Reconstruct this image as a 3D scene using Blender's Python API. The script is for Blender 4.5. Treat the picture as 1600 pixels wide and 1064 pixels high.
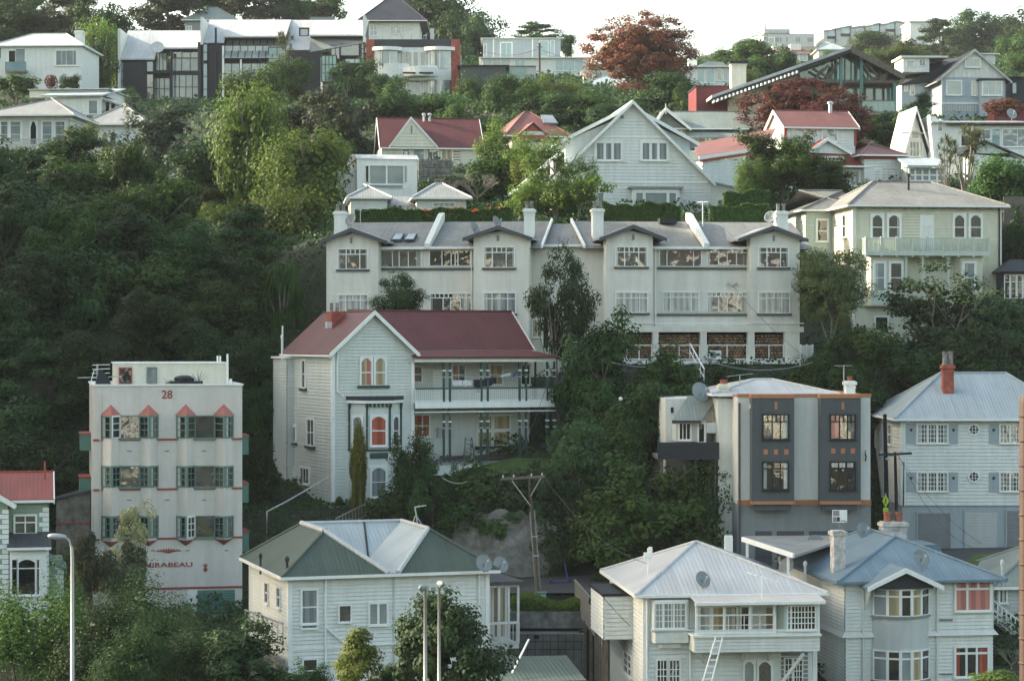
import bpy, math, random
import numpy as np
from mathutils import Vector
R=math.radians
sc=bpy.context.scene
for o in list(bpy.data.objects): bpy.data.objects.remove(o)
col=sc.collection
# ---------------------------------------------------------------- camera, world, sun, exposure
F=3465.0; CX=800.0; HY=535.0            # focal length and horizon in photograph pixels (1600 wide)
cam=bpy.data.objects.new('camera',bpy.data.cameras.new('camera')); col.objects.link(cam)
cam.data.sensor_width=36; cam.data.lens=36*F/1600; cam.data.shift_y=(HY-532)/1600
cam.rotation_euler=(R(90),0,0); cam.location=(0,0,0)
cam.data.clip_start=1; cam.data.clip_end=20000
sc.camera=cam
SUN_EL=24; SUN_AZ=-76                   # azimuth measured from +Y, negative is to the left
w=bpy.data.worlds.new('World'); sc.world=w; w.use_nodes=True
nt=w.node_tree; bg=nt.nodes['Background']
sky=nt.nodes.new('ShaderNodeTexSky'); sky.sky_type='NISHITA'; sky.sun_disc=False
sky.sun_elevation=R(SUN_EL); sky.sun_rotation=R(SUN_AZ); sky.altitude=50; sky.dust_density=2.0; sky.air_density=1.0; sky.ozone_density=1.0
wb=nt.nodes.new('ShaderNodeMix'); wb.data_type='RGBA'; wb.blend_type='MULTIPLY'; wb.inputs[0].default_value=1; wb.inputs[7].default_value=(1.17,1.03,.81,1)
nt.links.new(sky.outputs[0],wb.inputs[6]); nt.links.new(wb.outputs[2],bg.inputs[0]); bg.inputs[1].default_value=0.13
sun=bpy.data.objects.new('sun',bpy.data.lights.new('sun','SUN')); col.objects.link(sun)
sun.data.energy=3.0; sun.data.angle=R(0.6); sun.data.color=(1,.90,.72)
sdir=Vector((math.sin(R(SUN_AZ))*math.cos(R(SUN_EL)),math.cos(R(SUN_AZ))*math.cos(R(SUN_EL)),math.sin(R(SUN_EL))))
sun.rotation_euler=sdir.to_track_quat('Z','Y').to_euler()
sc.view_settings.view_transform='Standard'; sc.view_settings.look='None'
sc.view_settings.exposure=2.0; sc.view_settings.gamma=1
sc.render.engine='CYCLES'
cy=sc.cycles; cy.max_bounces=6; cy.diffuse_bounces=3; cy.glossy_bounces=2; cy.transmission_bounces=3; cy.transparent_max_bounces=4
cy.volume_bounces=0; cy.caustics_reflective=False; cy.caustics_refractive=False; cy.use_denoising=True; cy.sample_clamp_indirect=4
# ---------------------------------------------------------------- materials
MATS={}
def mat(name,c=(.5,.5,.5),rough=.7,var=.12,scale=.6,bump=0,bscale=20,spec=.4,streak=0,metal=0,c2=None,wave=None,rnd=0,ior=None,fine=0,ribs=0):
    if name in MATS: return MATS[name]
    m=bpy.data.materials.new(name); m.use_nodes=True; n=m.node_tree.nodes; l=m.node_tree.links
    b=n['Principled BSDF']; b.inputs['Roughness'].default_value=rough; b.inputs['Metallic'].default_value=metal
    b.inputs['Specular IOR Level'].default_value=spec
    if ior: b.inputs['IOR'].default_value=ior
    tc=n.new('ShaderNodeTexCoord'); ns=n.new('ShaderNodeTexNoise'); ns.inputs['Scale'].default_value=scale; ns.inputs['Detail'].default_value=6; ns.inputs['Roughness'].default_value=.65
    mp=n.new('ShaderNodeMapping'); l.new(tc.outputs['Object'],mp.inputs[0]); l.new(mp.outputs[0],ns.inputs[0])
    if streak: mp.inputs['Scale'].default_value=(streak*1.6,streak*1.6,.38)
    mx=n.new('ShaderNodeMix'); mx.data_type='RGBA'
    k=1-var; cc=c2 or (c[0]*k,c[1]*k,c[2]*k*.97)
    d=tuple(min(1,x*(1+var*.35)) for x in c)
    mx.inputs[6].default_value=(*d,1); mx.inputs[7].default_value=(*cc,1)
    rp=n.new('ShaderNodeValToRGB'); rp.color_ramp.elements[0].position=.36; rp.color_ramp.elements[1].position=.72
    l.new(ns.outputs[0],rp.inputs[0]); l.new(rp.outputs[0],mx.inputs[0])
    out=mx.outputs[2]
    if rnd or fine:
        nz=n.new('ShaderNodeTexNoise'); nz.inputs['Scale'].default_value=fine or 4; nz.inputs['Detail'].default_value=3; l.new(tc.outputs['Object'],nz.inputs[0])
        hs=n.new('ShaderNodeHueSaturation'); mr=n.new('ShaderNodeMapRange'); mr.inputs[1].default_value=.3; mr.inputs[2].default_value=.7
        mr.inputs[3].default_value=1-(rnd or .12); mr.inputs[4].default_value=1+(rnd or .12); l.new(nz.outputs[0],mr.inputs[0]); l.new(mr.outputs[0],hs.inputs['Value']); l.new(out,hs.inputs['Color']); out=hs.outputs[0]
    if ribs:
        nn=n.new('ShaderNodeSeparateXYZ'); l.new(tc.outputs['Normal'],nn.inputs[0]); sx=n.new('ShaderNodeSeparateXYZ'); l.new(tc.outputs['Object'],sx.inputs[0])
        def mth(op,p,q=None,v=None):
            k_=n.new('ShaderNodeMath'); k_.operation=op; l.new(p,k_.inputs[0])
            if q is not None: l.new(q,k_.inputs[1])
            if v is not None: k_.inputs[1].default_value=v
            return k_.outputs[0]
        gt=mth('GREATER_THAN',mth('ABSOLUTE',nn.outputs[0]),mth('ABSOLUTE',nn.outputs[1])); uu=n.new('ShaderNodeMix'); l.new(gt,uu.inputs[0]); l.new(sx.outputs[0],uu.inputs[2]); l.new(sx.outputs[1],uu.inputs[3]); u=uu.outputs[0]
        wn=n.new('ShaderNodeTexWhiteNoise'); wn.noise_dimensions='1D'; l.new(mth('FLOOR',mth('MULTIPLY',u,v=1.3)),wn.inputs['W'])
        cb=n.new('ShaderNodeCombineXYZ'); l.new(mth('MULTIPLY',u,v=5.0),cb.inputs[0]); l.new(mth('MULTIPLY',sx.outputs[2],v=.8),cb.inputs[2]); sn=n.new('ShaderNodeTexNoise'); sn.inputs['Scale'].default_value=1; sn.inputs['Detail'].default_value=4; l.new(cb.outputs[0],sn.inputs[0])
        seam=mth('LESS_THAN',mth('FRACT',mth('MULTIPLY',u,v=1.3)),v=.07)
        vv=mth('ADD',mth('MULTIPLY',wn.outputs[0],v=.10),mth('MULTIPLY',sn.outputs[0],v=.42)); vv=mth('ADD',vv,v=.74); vv=mth('SUBTRACT',vv,mth('MULTIPLY',seam,v=.08)); h2=n.new('ShaderNodeHueSaturation'); l.new(vv,h2.inputs['Value']); l.new(out,h2.inputs['Color']); out=h2.outputs[0]
        bp=n.new('ShaderNodeBump'); bp.inputs['Strength'].default_value=.3; bp.inputs['Distance'].default_value=.015; l.new(mth('SINE',mth('MULTIPLY',u,v=33.)),bp.inputs['Height']); l.new(bp.outputs[0],b.inputs['Normal'])
    l.new(out,b.inputs['Base Color'])
    if bump or wave:
        bp=n.new('ShaderNodeBump'); bp.inputs['Strength'].default_value=bump or .5; bp.inputs['Distance'].default_value=.04
        if wave:
            wv=n.new('ShaderNodeTexWave'); wv.bands_direction=wave[0]; wv.inputs['Scale'].default_value=wave[1]; l.new(tc.outputs['Object'],wv.inputs[0]); l.new(wv.outputs[0],bp.inputs['Height'])
        else:
            n2=n.new('ShaderNodeTexNoise'); n2.inputs['Scale'].default_value=bscale; n2.inputs['Detail'].default_value=4; l.new(tc.outputs['Object'],n2.inputs[0]); l.new(n2.outputs[0],bp.inputs['Height'])
        l.new(bp.outputs[0],b.inputs['Normal'])
    MATS[name]=m; return m
def paint(name,c,**k):
    k.setdefault('rough',.55); k.setdefault('var',.11); k.setdefault('scale',.9); k.setdefault('streak',2.2); k.setdefault('spec',.3); k.setdefault('rnd',.03); return mat(name,c,**k)
def tin(name,c,**k):
    k.setdefault('rough',.55); k.setdefault('var',.2); k.setdefault('scale',.5); k.setdefault('spec',.25); k.setdefault('rnd',.05); k.setdefault('ribs',1); return mat(name,c,**k)
paint('white',(.72,.75,.72)); paint('trim',(.80,.82,.79),var=.07); paint('cream',(.68,.67,.56)); paint('offwhite',(.66,.68,.64)); paint('mirabeau_render',(.64,.61,.56),var=.13,scale=.4)
paint('apartment_render',(.70,.69,.62),var=.15,scale=.4); paint('villa_yellow',(.63,.63,.50)); paint('pale_green_paint',(.50,.57,.50)); paint('villa_blue_white',(.61,.65,.61))
paint('green_paint',(.27,.36,.27)); paint('teal_paint',(.10,.22,.19)); paint('dark_green_paint',(.035,.075,.065)); paint('window_green',(.16,.24,.20))
paint('grey_blue',(.36,.42,.46)); paint('dark_grey',(.075,.085,.092),var=.1); paint('mid_grey',(.22,.24,.245)); paint('charcoal',(.028,.034,.042)); paint('near_black',(.015,.018,.022))
paint('orange_paint',(.40,.18,.09)); paint('red_paint',(.34,.075,.06)); paint('salmon',(.42,.15,.12)); paint('shutter_blue',(.36,.42,.44)); paint('pale_grey',(.50,.53,.52)); paint('pale_blue_paint',(.50,.66,.70))
tin('roof_red',(.115,.036,.036)); tin('roof_red_bright',(.28,.065,.045)); tin('roof_red_pale',(.20,.085,.075)); paint('dark_red',(.15,.03,.033)); tin('roof_grey',(.28,.29,.285)); tin('roof_grey_warm',(.22,.22,.205),var=.25,fine=3,rnd=.12)
tin('roof_white',(.46,.48,.49),var=.12); tin('roof_blue',(.15,.22,.27)); tin('roof_blue_pale',(.31,.37,.40),var=.12); tin('roof_green',(.07,.098,.08)); tin('roof_lightblue',(.36,.42,.44),var=.1)
tin('roof_dark',(.07,.075,.08)); tin('roof_tile_dark',(.045,.048,.06)); tin('roof_greygreen',(.20,.24,.22)); tin('galvanised',(.42,.44,.44),metal=.3)
mat('brick_red',(.33,.09,.06),rough=.85,var=.35,scale=3,bump=.4,rnd=.2); mat('brick_white',(.55,.54,.51),rough=.85,var=.35,scale=2.5,bump=.8,bscale=9,rnd=.12,c2=(.25,.24,.22))
mat('concrete',(.18,.18,.165),rough=.95,var=.5,scale=.7,bump=1,bscale=4,rnd=.35,c2=(.07,.075,.06),fine=2.5); mat('concrete_blocks',(.17,.18,.17),rough=.9,var=.4,scale=.8,rnd=.12)
mat('asphalt',(.05,.052,.055),rough=.9,var=.3,scale=.5,rnd=.15); mat('soil',(.035,.038,.022),rough=1,var=.5,scale=.3,c2=(.02,.032,.015),bump=.6,bscale=3)
mat('grass_mat',(.06,.10,.02),rough=1,var=.5,scale=1.2,rnd=.3,bump=.6,bscale=12); mat('timber',(.14,.12,.10),rough=.85,var=.4,scale=2,streak=3,rnd=.2); mat('timber_grey',(.20,.20,.18),rough=.9,var=.35,scale=2,streak=3,rnd=.2)
mat('log_ends',(.38,.25,.15),rough=.9,var=.6,scale=5,rnd=.35,c2=(.05,.03,.02),fine=8); mat('bark',(.10,.085,.065),rough=.95,var=.4,scale=3,rnd=.25); mat('bark_pale',(.24,.22,.18),rough=.95,var=.4,scale=3,rnd=.2)
mat('steel',(.42,.44,.46),rough=.45,var=.12,metal=.5); mat('rust_brown',(.05,.026,.017),rough=.7,var=.4,scale=1.2); mat('terracotta',(.27,.10,.06),rough=.8,var=.3,scale=3)
mat('dish_grey',(.22,.25,.26),rough=.5,var=.1); mat('sign_yellow',(.55,.75,.03),rough=.4,var=.04); mat('black',(.012,.012,.014),rough=.6,var=.1); mat('purple',(.08,.07,.24),rough=.4,var=.05)
mat('rubble_stone',(.24,.23,.21),rough=.95,var=.6,scale=3,rnd=.3,c2=(.06,.06,.055),bump=1,bscale=4)
mat('cloth_white',(.7,.7,.72),rough=.9); mat('cloth_black',(.02,.02,.03),rough=.9); mat('cloth_blue',(.1,.13,.3),rough=.9)
def glassmat(name,c,rough=.03,amp=.015,fold_shade=0,ior=1.9,c2=None,var=.4,scale=.8):
    m=bpy.data.materials.new(name); m.use_nodes=True; n=m.node_tree.nodes; l=m.node_tree.links; b=n['Principled BSDF']
    b.inputs['Roughness'].default_value=rough; b.inputs['IOR'].default_value=ior
    tc=n.new('ShaderNodeTexCoord'); ns=n.new('ShaderNodeTexNoise'); ns.inputs['Scale'].default_value=scale; ns.inputs['Detail'].default_value=2
    l.new(tc.outputs['Object'],ns.inputs[0]); mx=n.new('ShaderNodeMix'); mx.data_type='RGBA'
    mx.inputs[6].default_value=(*c,1); cc=c2 or tuple(x*(1-var) for x in c); mx.inputs[7].default_value=(*cc,1)
    src=ns.outputs[0]
    if fold_shade:
        wv=n.new('ShaderNodeTexWave'); wv.bands_direction='DIAGONAL'; wv.inputs['Scale'].default_value=fold_shade; wv.inputs['Distortion'].default_value=1.5  # shade between curtain folds, painted as darker colour bands on flat cloth
        mp=n.new('ShaderNodeMapping'); mp.inputs['Scale'].default_value=(1,1,.02); l.new(tc.outputs['Object'],mp.inputs[0]); l.new(mp.outputs[0],wv.inputs[0]); src=wv.outputs[0]
    rp=n.new('ShaderNodeValToRGB'); rp.color_ramp.elements[0].position=.3; rp.color_ramp.elements[1].position=.7; l.new(src,rp.inputs[0])
    l.new(rp.outputs[0],mx.inputs[0]); l.new(mx.outputs[2],b.inputs['Base Color'])
    n2=n.new('ShaderNodeTexNoise'); n2.inputs['Scale'].default_value=1.0; l.new(tc.outputs['Object'],n2.inputs[0]); bp=n.new('ShaderNodeBump'); bp.inputs['Strength'].default_value=1; bp.inputs['Distance'].default_value=amp
    l.new(n2.outputs[0],bp.inputs['Height']); l.new(bp.outputs[0],b.inputs['Normal'])
    MATS[name]=m
glassmat('glass',(.03,.036,.04),c2=(.09,.095,.085),ior=2.4,amp=.02); glassmat('glass_dark',(.012,.016,.018),ior=2.0,amp=.02); glassmat('glass_pale',(.20,.25,.26),c2=(.32,.36,.35)); glassmat('glass_teal',(.05,.16,.15),c2=(.09,.26,.24)); glassmat('glass_bluepale',(.18,.30,.33),c2=(.26,.38,.40))
glassmat('curtain_white',(.50,.52,.48),fold_shade=1.6,var=.35,ior=1.5); glassmat('curtain_cream',(.48,.40,.24),fold_shade=1.2,var=.35,ior=1.5); glassmat('curtain_red',(.45,.11,.07),fold_shade=1.0,var=.35,ior=1.5); glassmat('curtain_pink',(.58,.24,.20),fold_shade=1.3,var=.3,ior=1.5); glassmat('curtain_grey',(.26,.29,.29),fold_shade=1.5,var=.3,ior=1.5)
# ---------------------------------------------------------------- mesh builder and object helpers
def V3(*a): return np.array(a,float)
class MB:
    def __init__(s): s.v=[]; s.f=[]
    def poly(s,pts):
        i=len(s.v); s.v+= [tuple(p) for p in pts]; s.f.append(tuple(range(i,i+len(pts)))); return s
    def box(s,x0,x1,y0,y1,z0,z1):
        if x0>x1:x0,x1=x1,x0
        if y0>y1:y0,y1=y1,y0
        if z0>z1:z0,z1=z1,z0
        i=len(s.v); s.v+=[(x0,y0,z0),(x1,y0,z0),(x1,y1,z0),(x0,y1,z0),(x0,y0,z1),(x1,y0,z1),(x1,y1,z1),(x0,y1,z1)]
        s.f+=[tuple(i+k for k in q) for q in ((3,2,1,0),(4,5,6,7),(0,1,5,4),(1,2,6,5),(2,3,7,6),(3,0,4,7))]; return s
    def prism(s,pts,vec):
        n=len(pts); i=len(s.v); s.v+=[tuple(p) for p in pts]+[tuple(np.add(p,vec)) for p in pts]
        s.f.append(tuple(i+k for k in range(n))); s.f.append(tuple(i+n+k for k in reversed(range(n))))
        for k in range(n):
            j=(k+1)%n; s.f.append((i+j,i+k,i+n+k,i+n+j))
        return s
    def bar(s,p,q,wd,h=None):
        h=h or wd; p=V3(*p); q=V3(*q); d=q-p; L=np.linalg.norm(d)
        if L<1e-6: return s
        d/=L; up=V3(0,0,1) if abs(d[2])<.9 else V3(0,1,0); a=np.cross(d,up); a/=np.linalg.norm(a); b=np.cross(a,d)
        s.prism([p+a*wd/2+b*h/2,p-a*wd/2+b*h/2,p-a*wd/2-b*h/2,p+a*wd/2-b*h/2],d*L); return s
    def tube(s,pts,rad,n=7,cap=True):
        pts=[V3(*p) for p in pts]; rr=rad if isinstance(rad,(list,tuple)) else [rad]*len(pts); i0=len(s.v)
        for k,p in enumerate(pts):
            d=pts[min(k+1,len(pts)-1)]-pts[max(k-1,0)]; d=d/(np.linalg.norm(d)+1e-9)
            up=V3(0,0,1) if abs(d[2])<.9 else V3(0,1,0); a=np.cross(d,up); a/=np.linalg.norm(a); b=np.cross(a,d)
            for j in range(n):
                t=2*math.pi*j/n; s.v.append(tuple(p+rr[k]*(a*math.cos(t)+b*math.sin(t))))
        for k in range(len(pts)-1):
            for j in range(n):
                j2=(j+1)%n; s.f.append((i0+k*n+j,i0+k*n+j2,i0+(k+1)*n+j2,i0+(k+1)*n+j))
        if cap:
            s.f.append(tuple(i0+j for j in range(n))); s.f.append(tuple(i0+(len(pts)-1)*n+j for j in reversed(range(n))))
        return s
    def lathe(s,c,prof,n=12,axis=(0,0,1)):
        ax=V3(*axis); ax/=np.linalg.norm(ax); up=V3(0,0,1) if abs(ax[2])<.9 else V3(0,1,0); a=np.cross(ax,up); a/=np.linalg.norm(a); b=np.cross(a,ax); c=V3(*c); i0=len(s.v)
        for r,h in prof:
            for j in range(n):
                t=2*math.pi*j/n; s.v.append(tuple(c+ax*h+r*(a*math.cos(t)+b*math.sin(t))))
        for k in range(len(prof)-1):
            for j in range(n):
                j2=(j+1)%n; s.f.append((i0+k*n+j,i0+k*n+j2,i0+(k+1)*n+j2,i0+(k+1)*n+j))
        return s
    def build(s,name,m,parent=None,smooth=False,loc=None):
        me=bpy.data.meshes.new(name); me.from_pydata([tuple(map(float,v)) for v in s.v],[],s.f); me.update()
        me.materials.append(MATS[m] if isinstance(m,str) else m)
        if smooth: me.polygons.foreach_set('use_smooth',[True]*len(me.polygons))
        o=bpy.data.objects.new(name,me); col.objects.link(o)
        if parent is not None: o.parent=parent
        if loc is not None: o.location=loc
        return o
def tag(o,label=None,cat=None,group=None,kind=None):
    if label:o['label']=label
    if cat:o['category']=cat
    if group:o['group']=group
    if kind:o['kind']=kind
    return o
def empty(name,loc,rz=0):
    o=bpy.data.objects.new(name,None); col.objects.link(o); o.location=loc; o.rotation_euler=(0,0,rz); o.empty_display_size=.5; return o
def P(px,py,d): return V3((px-CX)/F*d,d,(HY-py)/F*d)
def clip_band(poly,v0,v1):
    for sgn,lim in ((1,v0),(-1,v1)):
        out=[]
        for i in range(len(poly)):
            a,b=poly[i],poly[(i+1)%len(poly)]; da=sgn*(a[1]-lim); db=sgn*(b[1]-lim)
            if da>=0: out.append(a)
            if da*db<0: t=da/(da-db); out.append((a[0]+t*(b[0]-a[0]),a[1]+t*(b[1]-a[1])))
        poly=out
        if len(poly)<3: return []
    return poly
def boards(mb,O,U,N,poly,step,t=.05):
    """weatherboards as real lapped boards; step 0 gives a flat wall"""
    O,U,N=V3(*O),V3(*U),V3(*N); vmin=min(p[1] for p in poly); vmax=max(p[1] for p in poly); Z=V3(0,0,1)
    if not step: mb.poly([O+U*u+Z*v for u,v in poly]); return
    v=vmin
    while v<vmax-1e-4:
        v1=min(v+step,vmax); pl=clip_band(poly,v,v1)
        if len(pl)>=3:
            us=[u for u,q in pl if abs(q-v)<1e-4]; g=min(.04,step*.2)
            if len(us)>=2 and v1-v>g+.01:
                a,b=min(us),max(us); pg=clip_band(pl,v,v+g); pl=clip_band(pl,v+g,v1)
                if len(pg)>=3: mb.poly([O+U*u+Z*q for u,q in pg])
                mb.poly([O+U*a+Z*(v+g),O+U*b+Z*(v+g),O+U*b+Z*(v+g)+N*t,O+U*a+Z*(v+g)+N*t]); mb.poly([O+U*a+Z*v,O+U*b+Z*v,O+U*b+Z*v+N*t*.5,O+U*a+Z*v+N*t*.5])
            if len(pl)>=3: mb.poly([O+U*u+Z*q+N*(t*(1-.5*(q-v)/step)) for u,q in pl])
        v=v1
class House:
    def __init__(s,name,label,cat,px,py,d,yaw=0,group=None,dz=0):
        s.o=P(px,py,d); s.o[2]+=dz; s.yaw=R(yaw); s.root=tag(empty(name,tuple(s.o),s.yaw),label,cat,group)
        s.c,s.s=math.cos(s.yaw),math.sin(s.yaw); s.cam=s.loc(-s.o); s.step=0; s.bk=(0,); s.trim='trim'; s.glass='glass'; s.sash='trim'
    def loc(s,v): return V3(s.c*v[0]+s.s*v[1],-s.s*v[0]+s.c*v[1],v[2])
    def hit(s,px,py,ax,k):
        r=s.loc(V3((px-CX)/F,1,(HY-py)/F)); t=(k-s.cam[ax])/r[ax]; return s.cam+r*t
    def f(s,px,py,y=0): p=s.hit(px,py,1,y); return p[0],p[2]          # -> x,z on plane y
    def l(s,px,py,x=0): p=s.hit(px,py,0,x); return p[1],p[2]          # -> y,z on plane x
    def X(s,px,y=0): return s.f(px,HY,y)[0]
    def Y(s,px,x=0): return s.l(px,HY,x)[0]
    def Z(s,py,px,y=0): return s.f(px,py,y)[1]
    def part(s,name,mb,m,parent=None,smooth=False): return mb.build(name,m,parent or s.root,smooth)
    def walls(s,x0,x1,y0,y1,z0,z1,m,step=None,name='wall',front=None,left=None,right=None,corner=None):
        """front/left/right: optional polygons (u,z) replacing the rectangle, for gables"""
        st=s.step if step is None else step; mb=MB()
        boards(mb,(0,y0,0),(1,0,0),(0,-1,0),front or [(x0,z0),(x1,z0),(x1,z1),(x0,z1)],st)
        boards(mb,(0,y1,0),(1,0,0),(0,1,0),[(x0,z0),(x1,z0),(x1,z1),(x0,z1)] if not front else front,0)
        boards(mb,(x0,0,0),(0,1,0),(-1,0,0),left or [(y0,z0),(y1,z0),(y1,z1),(y0,z1)],st)
        boards(mb,(x1,0,0),(0,1,0),(1,0,0),right or left or [(y0,z0),(y1,z0),(y1,z1),(y0,z1)],st)
        mb.poly([(x0,y0,z1-.02),(x1,y0,z1-.02),(x1,y1,z1-.02),(x0,y1,z1-.02)])
        w=s.part(name,mb,m)
        if corner:
            a=.12; e=.07
            for x,y in ((x0,y0),(x1,y0),(x0,y1)):
                cb=MB(); cb.box(x-e if x==x0 else x-a,x+a if x==x0 else x+e,y-e if y==y0 else y-a,y+a if y==y0 else y+e,z0,z1-.01); s.part('corner_board',cb,corner)
        return w
    def hip(s,x0,x1,y0,y1,ze,zr,m,over=.45,axis='x',inset=None,inset2=None,gut='trim',cap=None,name='roof'):
        x0-=over;x1+=over;y0-=over;y1+=over; W=(y1-y0)/2 if axis=='x' else (x1-x0)/2; i1=W if inset is None else inset; i2=i1 if inset2 is None else inset2
        if axis=='x': a=(x0+i1,(y0+y1)/2,zr); b=(x1-i2,(y0+y1)/2,zr)
        else: a=((x0+x1)/2,y0+i1,zr); b=((x0+x1)/2,y1-i2,zr)
        A,B,C,D=(x0,y0,ze),(x1,y0,ze),(x1,y1,ze),(x0,y1,ze); mb=MB()
        if axis=='x':
            for q in ([A,B,b,a],[B,C,b],[C,D,a,b],[D,A,a]): mb.poly(q)
        else:
            for q in ([A,B,a],[B,C,b,a],[C,D,b],[D,A,a,b]): mb.poly(q)
        th=.13; e=[(p[0],p[1],p[2]-th) for p in (A,B,C,D)]
        mb.poly(e[::-1]); T=[A,B,C,D]
        for k in range(4): j=(k+1)%4; mb.poly([e[k],e[j],T[j],T[k]])
        rf=s.part(name,mb,m)
        g=MB(); r=.06
        for p,q in ((A,B),(D,A),(B,C)): g.bar((p[0],p[1],p[2]-.05),(q[0],q[1],q[2]-.05),.11,.12)
        if gut: s.part('gutter',g,gut,rf)
        c=MB()
        if axis=='x': es=((A,a),(B,b),(D,a),(C,b),(a,b))
        else: es=((A,a),(B,a),(D,b),(C,b),(a,b))
        for p,q in es: s.part('ridge_cap',MB().tube([(p[0],p[1],p[2]+.02),(q[0],q[1],q[2]+.02)],.075,6),cap or m,rf)
        return rf
    def gable(s,x0,x1,y0,y1,ze,zr,m,over=.4,axis='y',barge='trim',rx=None,th=.12,name='roof',gut='trim',ob=None):
        """axis y: the ridge runs into depth, gable to the front. axis x: the ridge runs sideways"""
        ob=over*.7 if ob is None else ob; mb=MB(); bb=[]; g=MB()
        if axis=='y':
            r=(x0+x1)/2 if rx is None else rx; ya,yb=y0-ob,y1+ob
            for xe,sg in ((x0,-1),(x1,1)):
                sl=(zr-ze)/abs(r-xe); xo=xe+sg*over; zo=ze-sl*over
                mb.prism([(xo,ya,zo),(r,ya,zr),(r,ya,zr+th),(xo,ya,zo+th)],(0,yb-ya,0))
                bb.append(MB()); bb[-1].prism([(xo,ya-.03,zo-.12),(r,ya-.03,zr-.12),(r,ya-.03,zr+th+.03),(xo,ya-.03,zo+th+.03)],(0,.06,0))
                g.bar((xo,ya,zo+.02),(xo,yb,zo+.02),.11,.11)
            mb.tube([(r,ya,zr+th),(r,yb,zr+th)],.07,6)
        else:
            r=(y0+y1)/2 if rx is None else rx; xa,xb=x0-ob,x1+ob
            for ye,sg in ((y0,-1),(y1,1)):
                sl=(zr-ze)/abs(r-ye); yo=ye+sg*over; zo=ze-sl*over
                mb.prism([(xa,yo,zo),(xa,r,zr),(xa,r,zr+th),(xa,yo,zo+th)],(xb-xa,0,0))
                for xx in (xa,xb): bb.append(MB()); bb[-1].prism([(xx-.03,yo,zo-.12),(xx-.03,r,zr-.12),(xx-.03,r,zr+th+.03),(xx-.03,yo,zo+th+.03)],(.06,0,0))
                if sg<0: g.bar((xa,yo-.04,zo+.02),(xb,yo-.04,zo+.02),.11,.12)
            mb.tube([(xa,r,zr+th),(xb,r,zr+th)],.07,6)
        rf=s.part(name,mb,m)
        if barge:
            for q in bb: s.part('bargeboard',q,barge,rf)
        if gut: s.part('gutter',g,gut,rf)
        return rf
    def win_at(s,O,U,N,u0,u1,v0,v1,v=(),h=(),tr=.09,bar=.045,fr=None,gl=None,cur=(),sill=True,sillm=None,tv=None,t=None,arch=0,cm='curtain_white',blind=0,panes=None,name='window',dp=.07,head=False,parent=None,open=None,off2=0):
        O,U,N=V3(*O),V3(*U),V3(*N); O=O+N*(off2 or 0); Z=V3(0,0,1); fr=fr or s.trim; gl=gl or s.glass
        if u0>u1:u0,u1=u1,u0
        if v0>v1:v0,v1=v1,v0
        def q(mb,a,b,c,d,n0,n1):
            p=[O+U*a+Z*c+N*n0,O+U*b+Z*c+N*n0,O+U*b+Z*d+N*n0,O+U*a+Z*d+N*n0]; mb.prism(p,N*(n1-n0))
        W=u1-u0;H=v1-v0; mb=MB()
        q(mb,u0-tr,u0,v0-tr*.4,v1+tr,-.02,dp); q(mb,u1,u1+tr,v0-tr*.4,v1+tr,-.02,dp); q(mb,u0,u1,v1,v1+tr,-.02,dp+.01)
        q(mb,u0,u1,v0-tr*.6,v0,-.02,dp-.01)
        if sill and not sillm: q(mb,u0-tr*1.5,u1+tr*1.5,v0-tr*.6-.06,v0-tr*.6,-.02,dp+.07)
        if head: q(mb,u0-tr*1.6,u1+tr*1.6,v1+tr,v1+tr+.07,-.02,dp+.1)
        if arch:
            n=6
            for sg in (0,1):
                pts=[(0,0)]+[(W/2*(i/n),-arch*(i/n)**2) for i in range(n,-1,-1)]
                # spandrels in the upper corners
                pts=[(0,0),(0,-arch)]+[(W/2*(i/n),-arch*(1-i/n)**2) for i in range(1,n+1)]
                pp=[O+U*((u0+a) if sg==0 else (u1-a))+Z*(v1+b)+N*.012 for a,b in pts]; mb.prism(pp,N*(dp-.02))
        vt=v1 if t is None else v1-H*t
        if t is not None: q(mb,u0,u1,vt-bar/2,vt+bar/2,.01,dp-.015)
        for x in v: q(mb,u0+W*x-bar/2,u0+W*x+bar/2,v0,vt if tv is not None else v1,.01,dp-.02)
        for x in (tv or ()): q(mb,u0+W*x-bar/2,u0+W*x+bar/2,vt,v1,.01,dp-.02)
        for y in h: q(mb,u0,u1,v0+(vt-v0)*y-bar/2,v0+(vt-v0)*y+bar/2,.01,dp-.022)
        w=s.part(name,mb,fr,parent)
        if sill and sillm:
            m2=MB(); q(m2,u0-tr*2,u1+tr*2,v0-tr*.6-.12,v0-tr*.6,-.02,dp+.08); s.part('sill',m2,sillm,w)
        g=MB(); q(g,u0,u1,v0,v1,-.03,.012); s.part('pane',g,gl,w)
        for a,b in cur:
            c=MB(); q(c,u0+W*a,u0+W*b,v0+.02,v1-.02,.0125,.015); s.part('curtain',c,cm,w)
        if blind:
            c=MB(); q(c,u0+.02,u1-.02,v1-H*blind,v1-.02,.0155,.018); s.part('blind',c,'curtain_cream',w)
        return w
    def w(s,x0,y0,x1,y1,pl='f',k=0,off=0,**kw):
        if s.step and (k in s.bk if pl=='f' else True): off=off+.045
        """window from the photograph's pixel rectangle on plane y=k (f) or x=k (l)"""
        cx,cyy=(x0+x1)/2,(y0+y1)/2
        if pl=='f':
            u0,u1=s.f(x0,cyy,k)[0],s.f(x1,cyy,k)[0]; v0,v1=s.f(cx,y1,k)[1],s.f(cx,y0,k)[1]
            return s.win_at((0,k-off,0),(1,0,0),(0,-1,0),u0,u1,v0,v1,**kw)
        sg=-1 if pl=='l' else 1
        u0,u1=s.l(x0,cyy,k)[0],s.l(x1,cyy,k)[0]; v0,v1=s.l(cx,y1,k)[1],s.l(cx,y0,k)[1]
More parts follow.
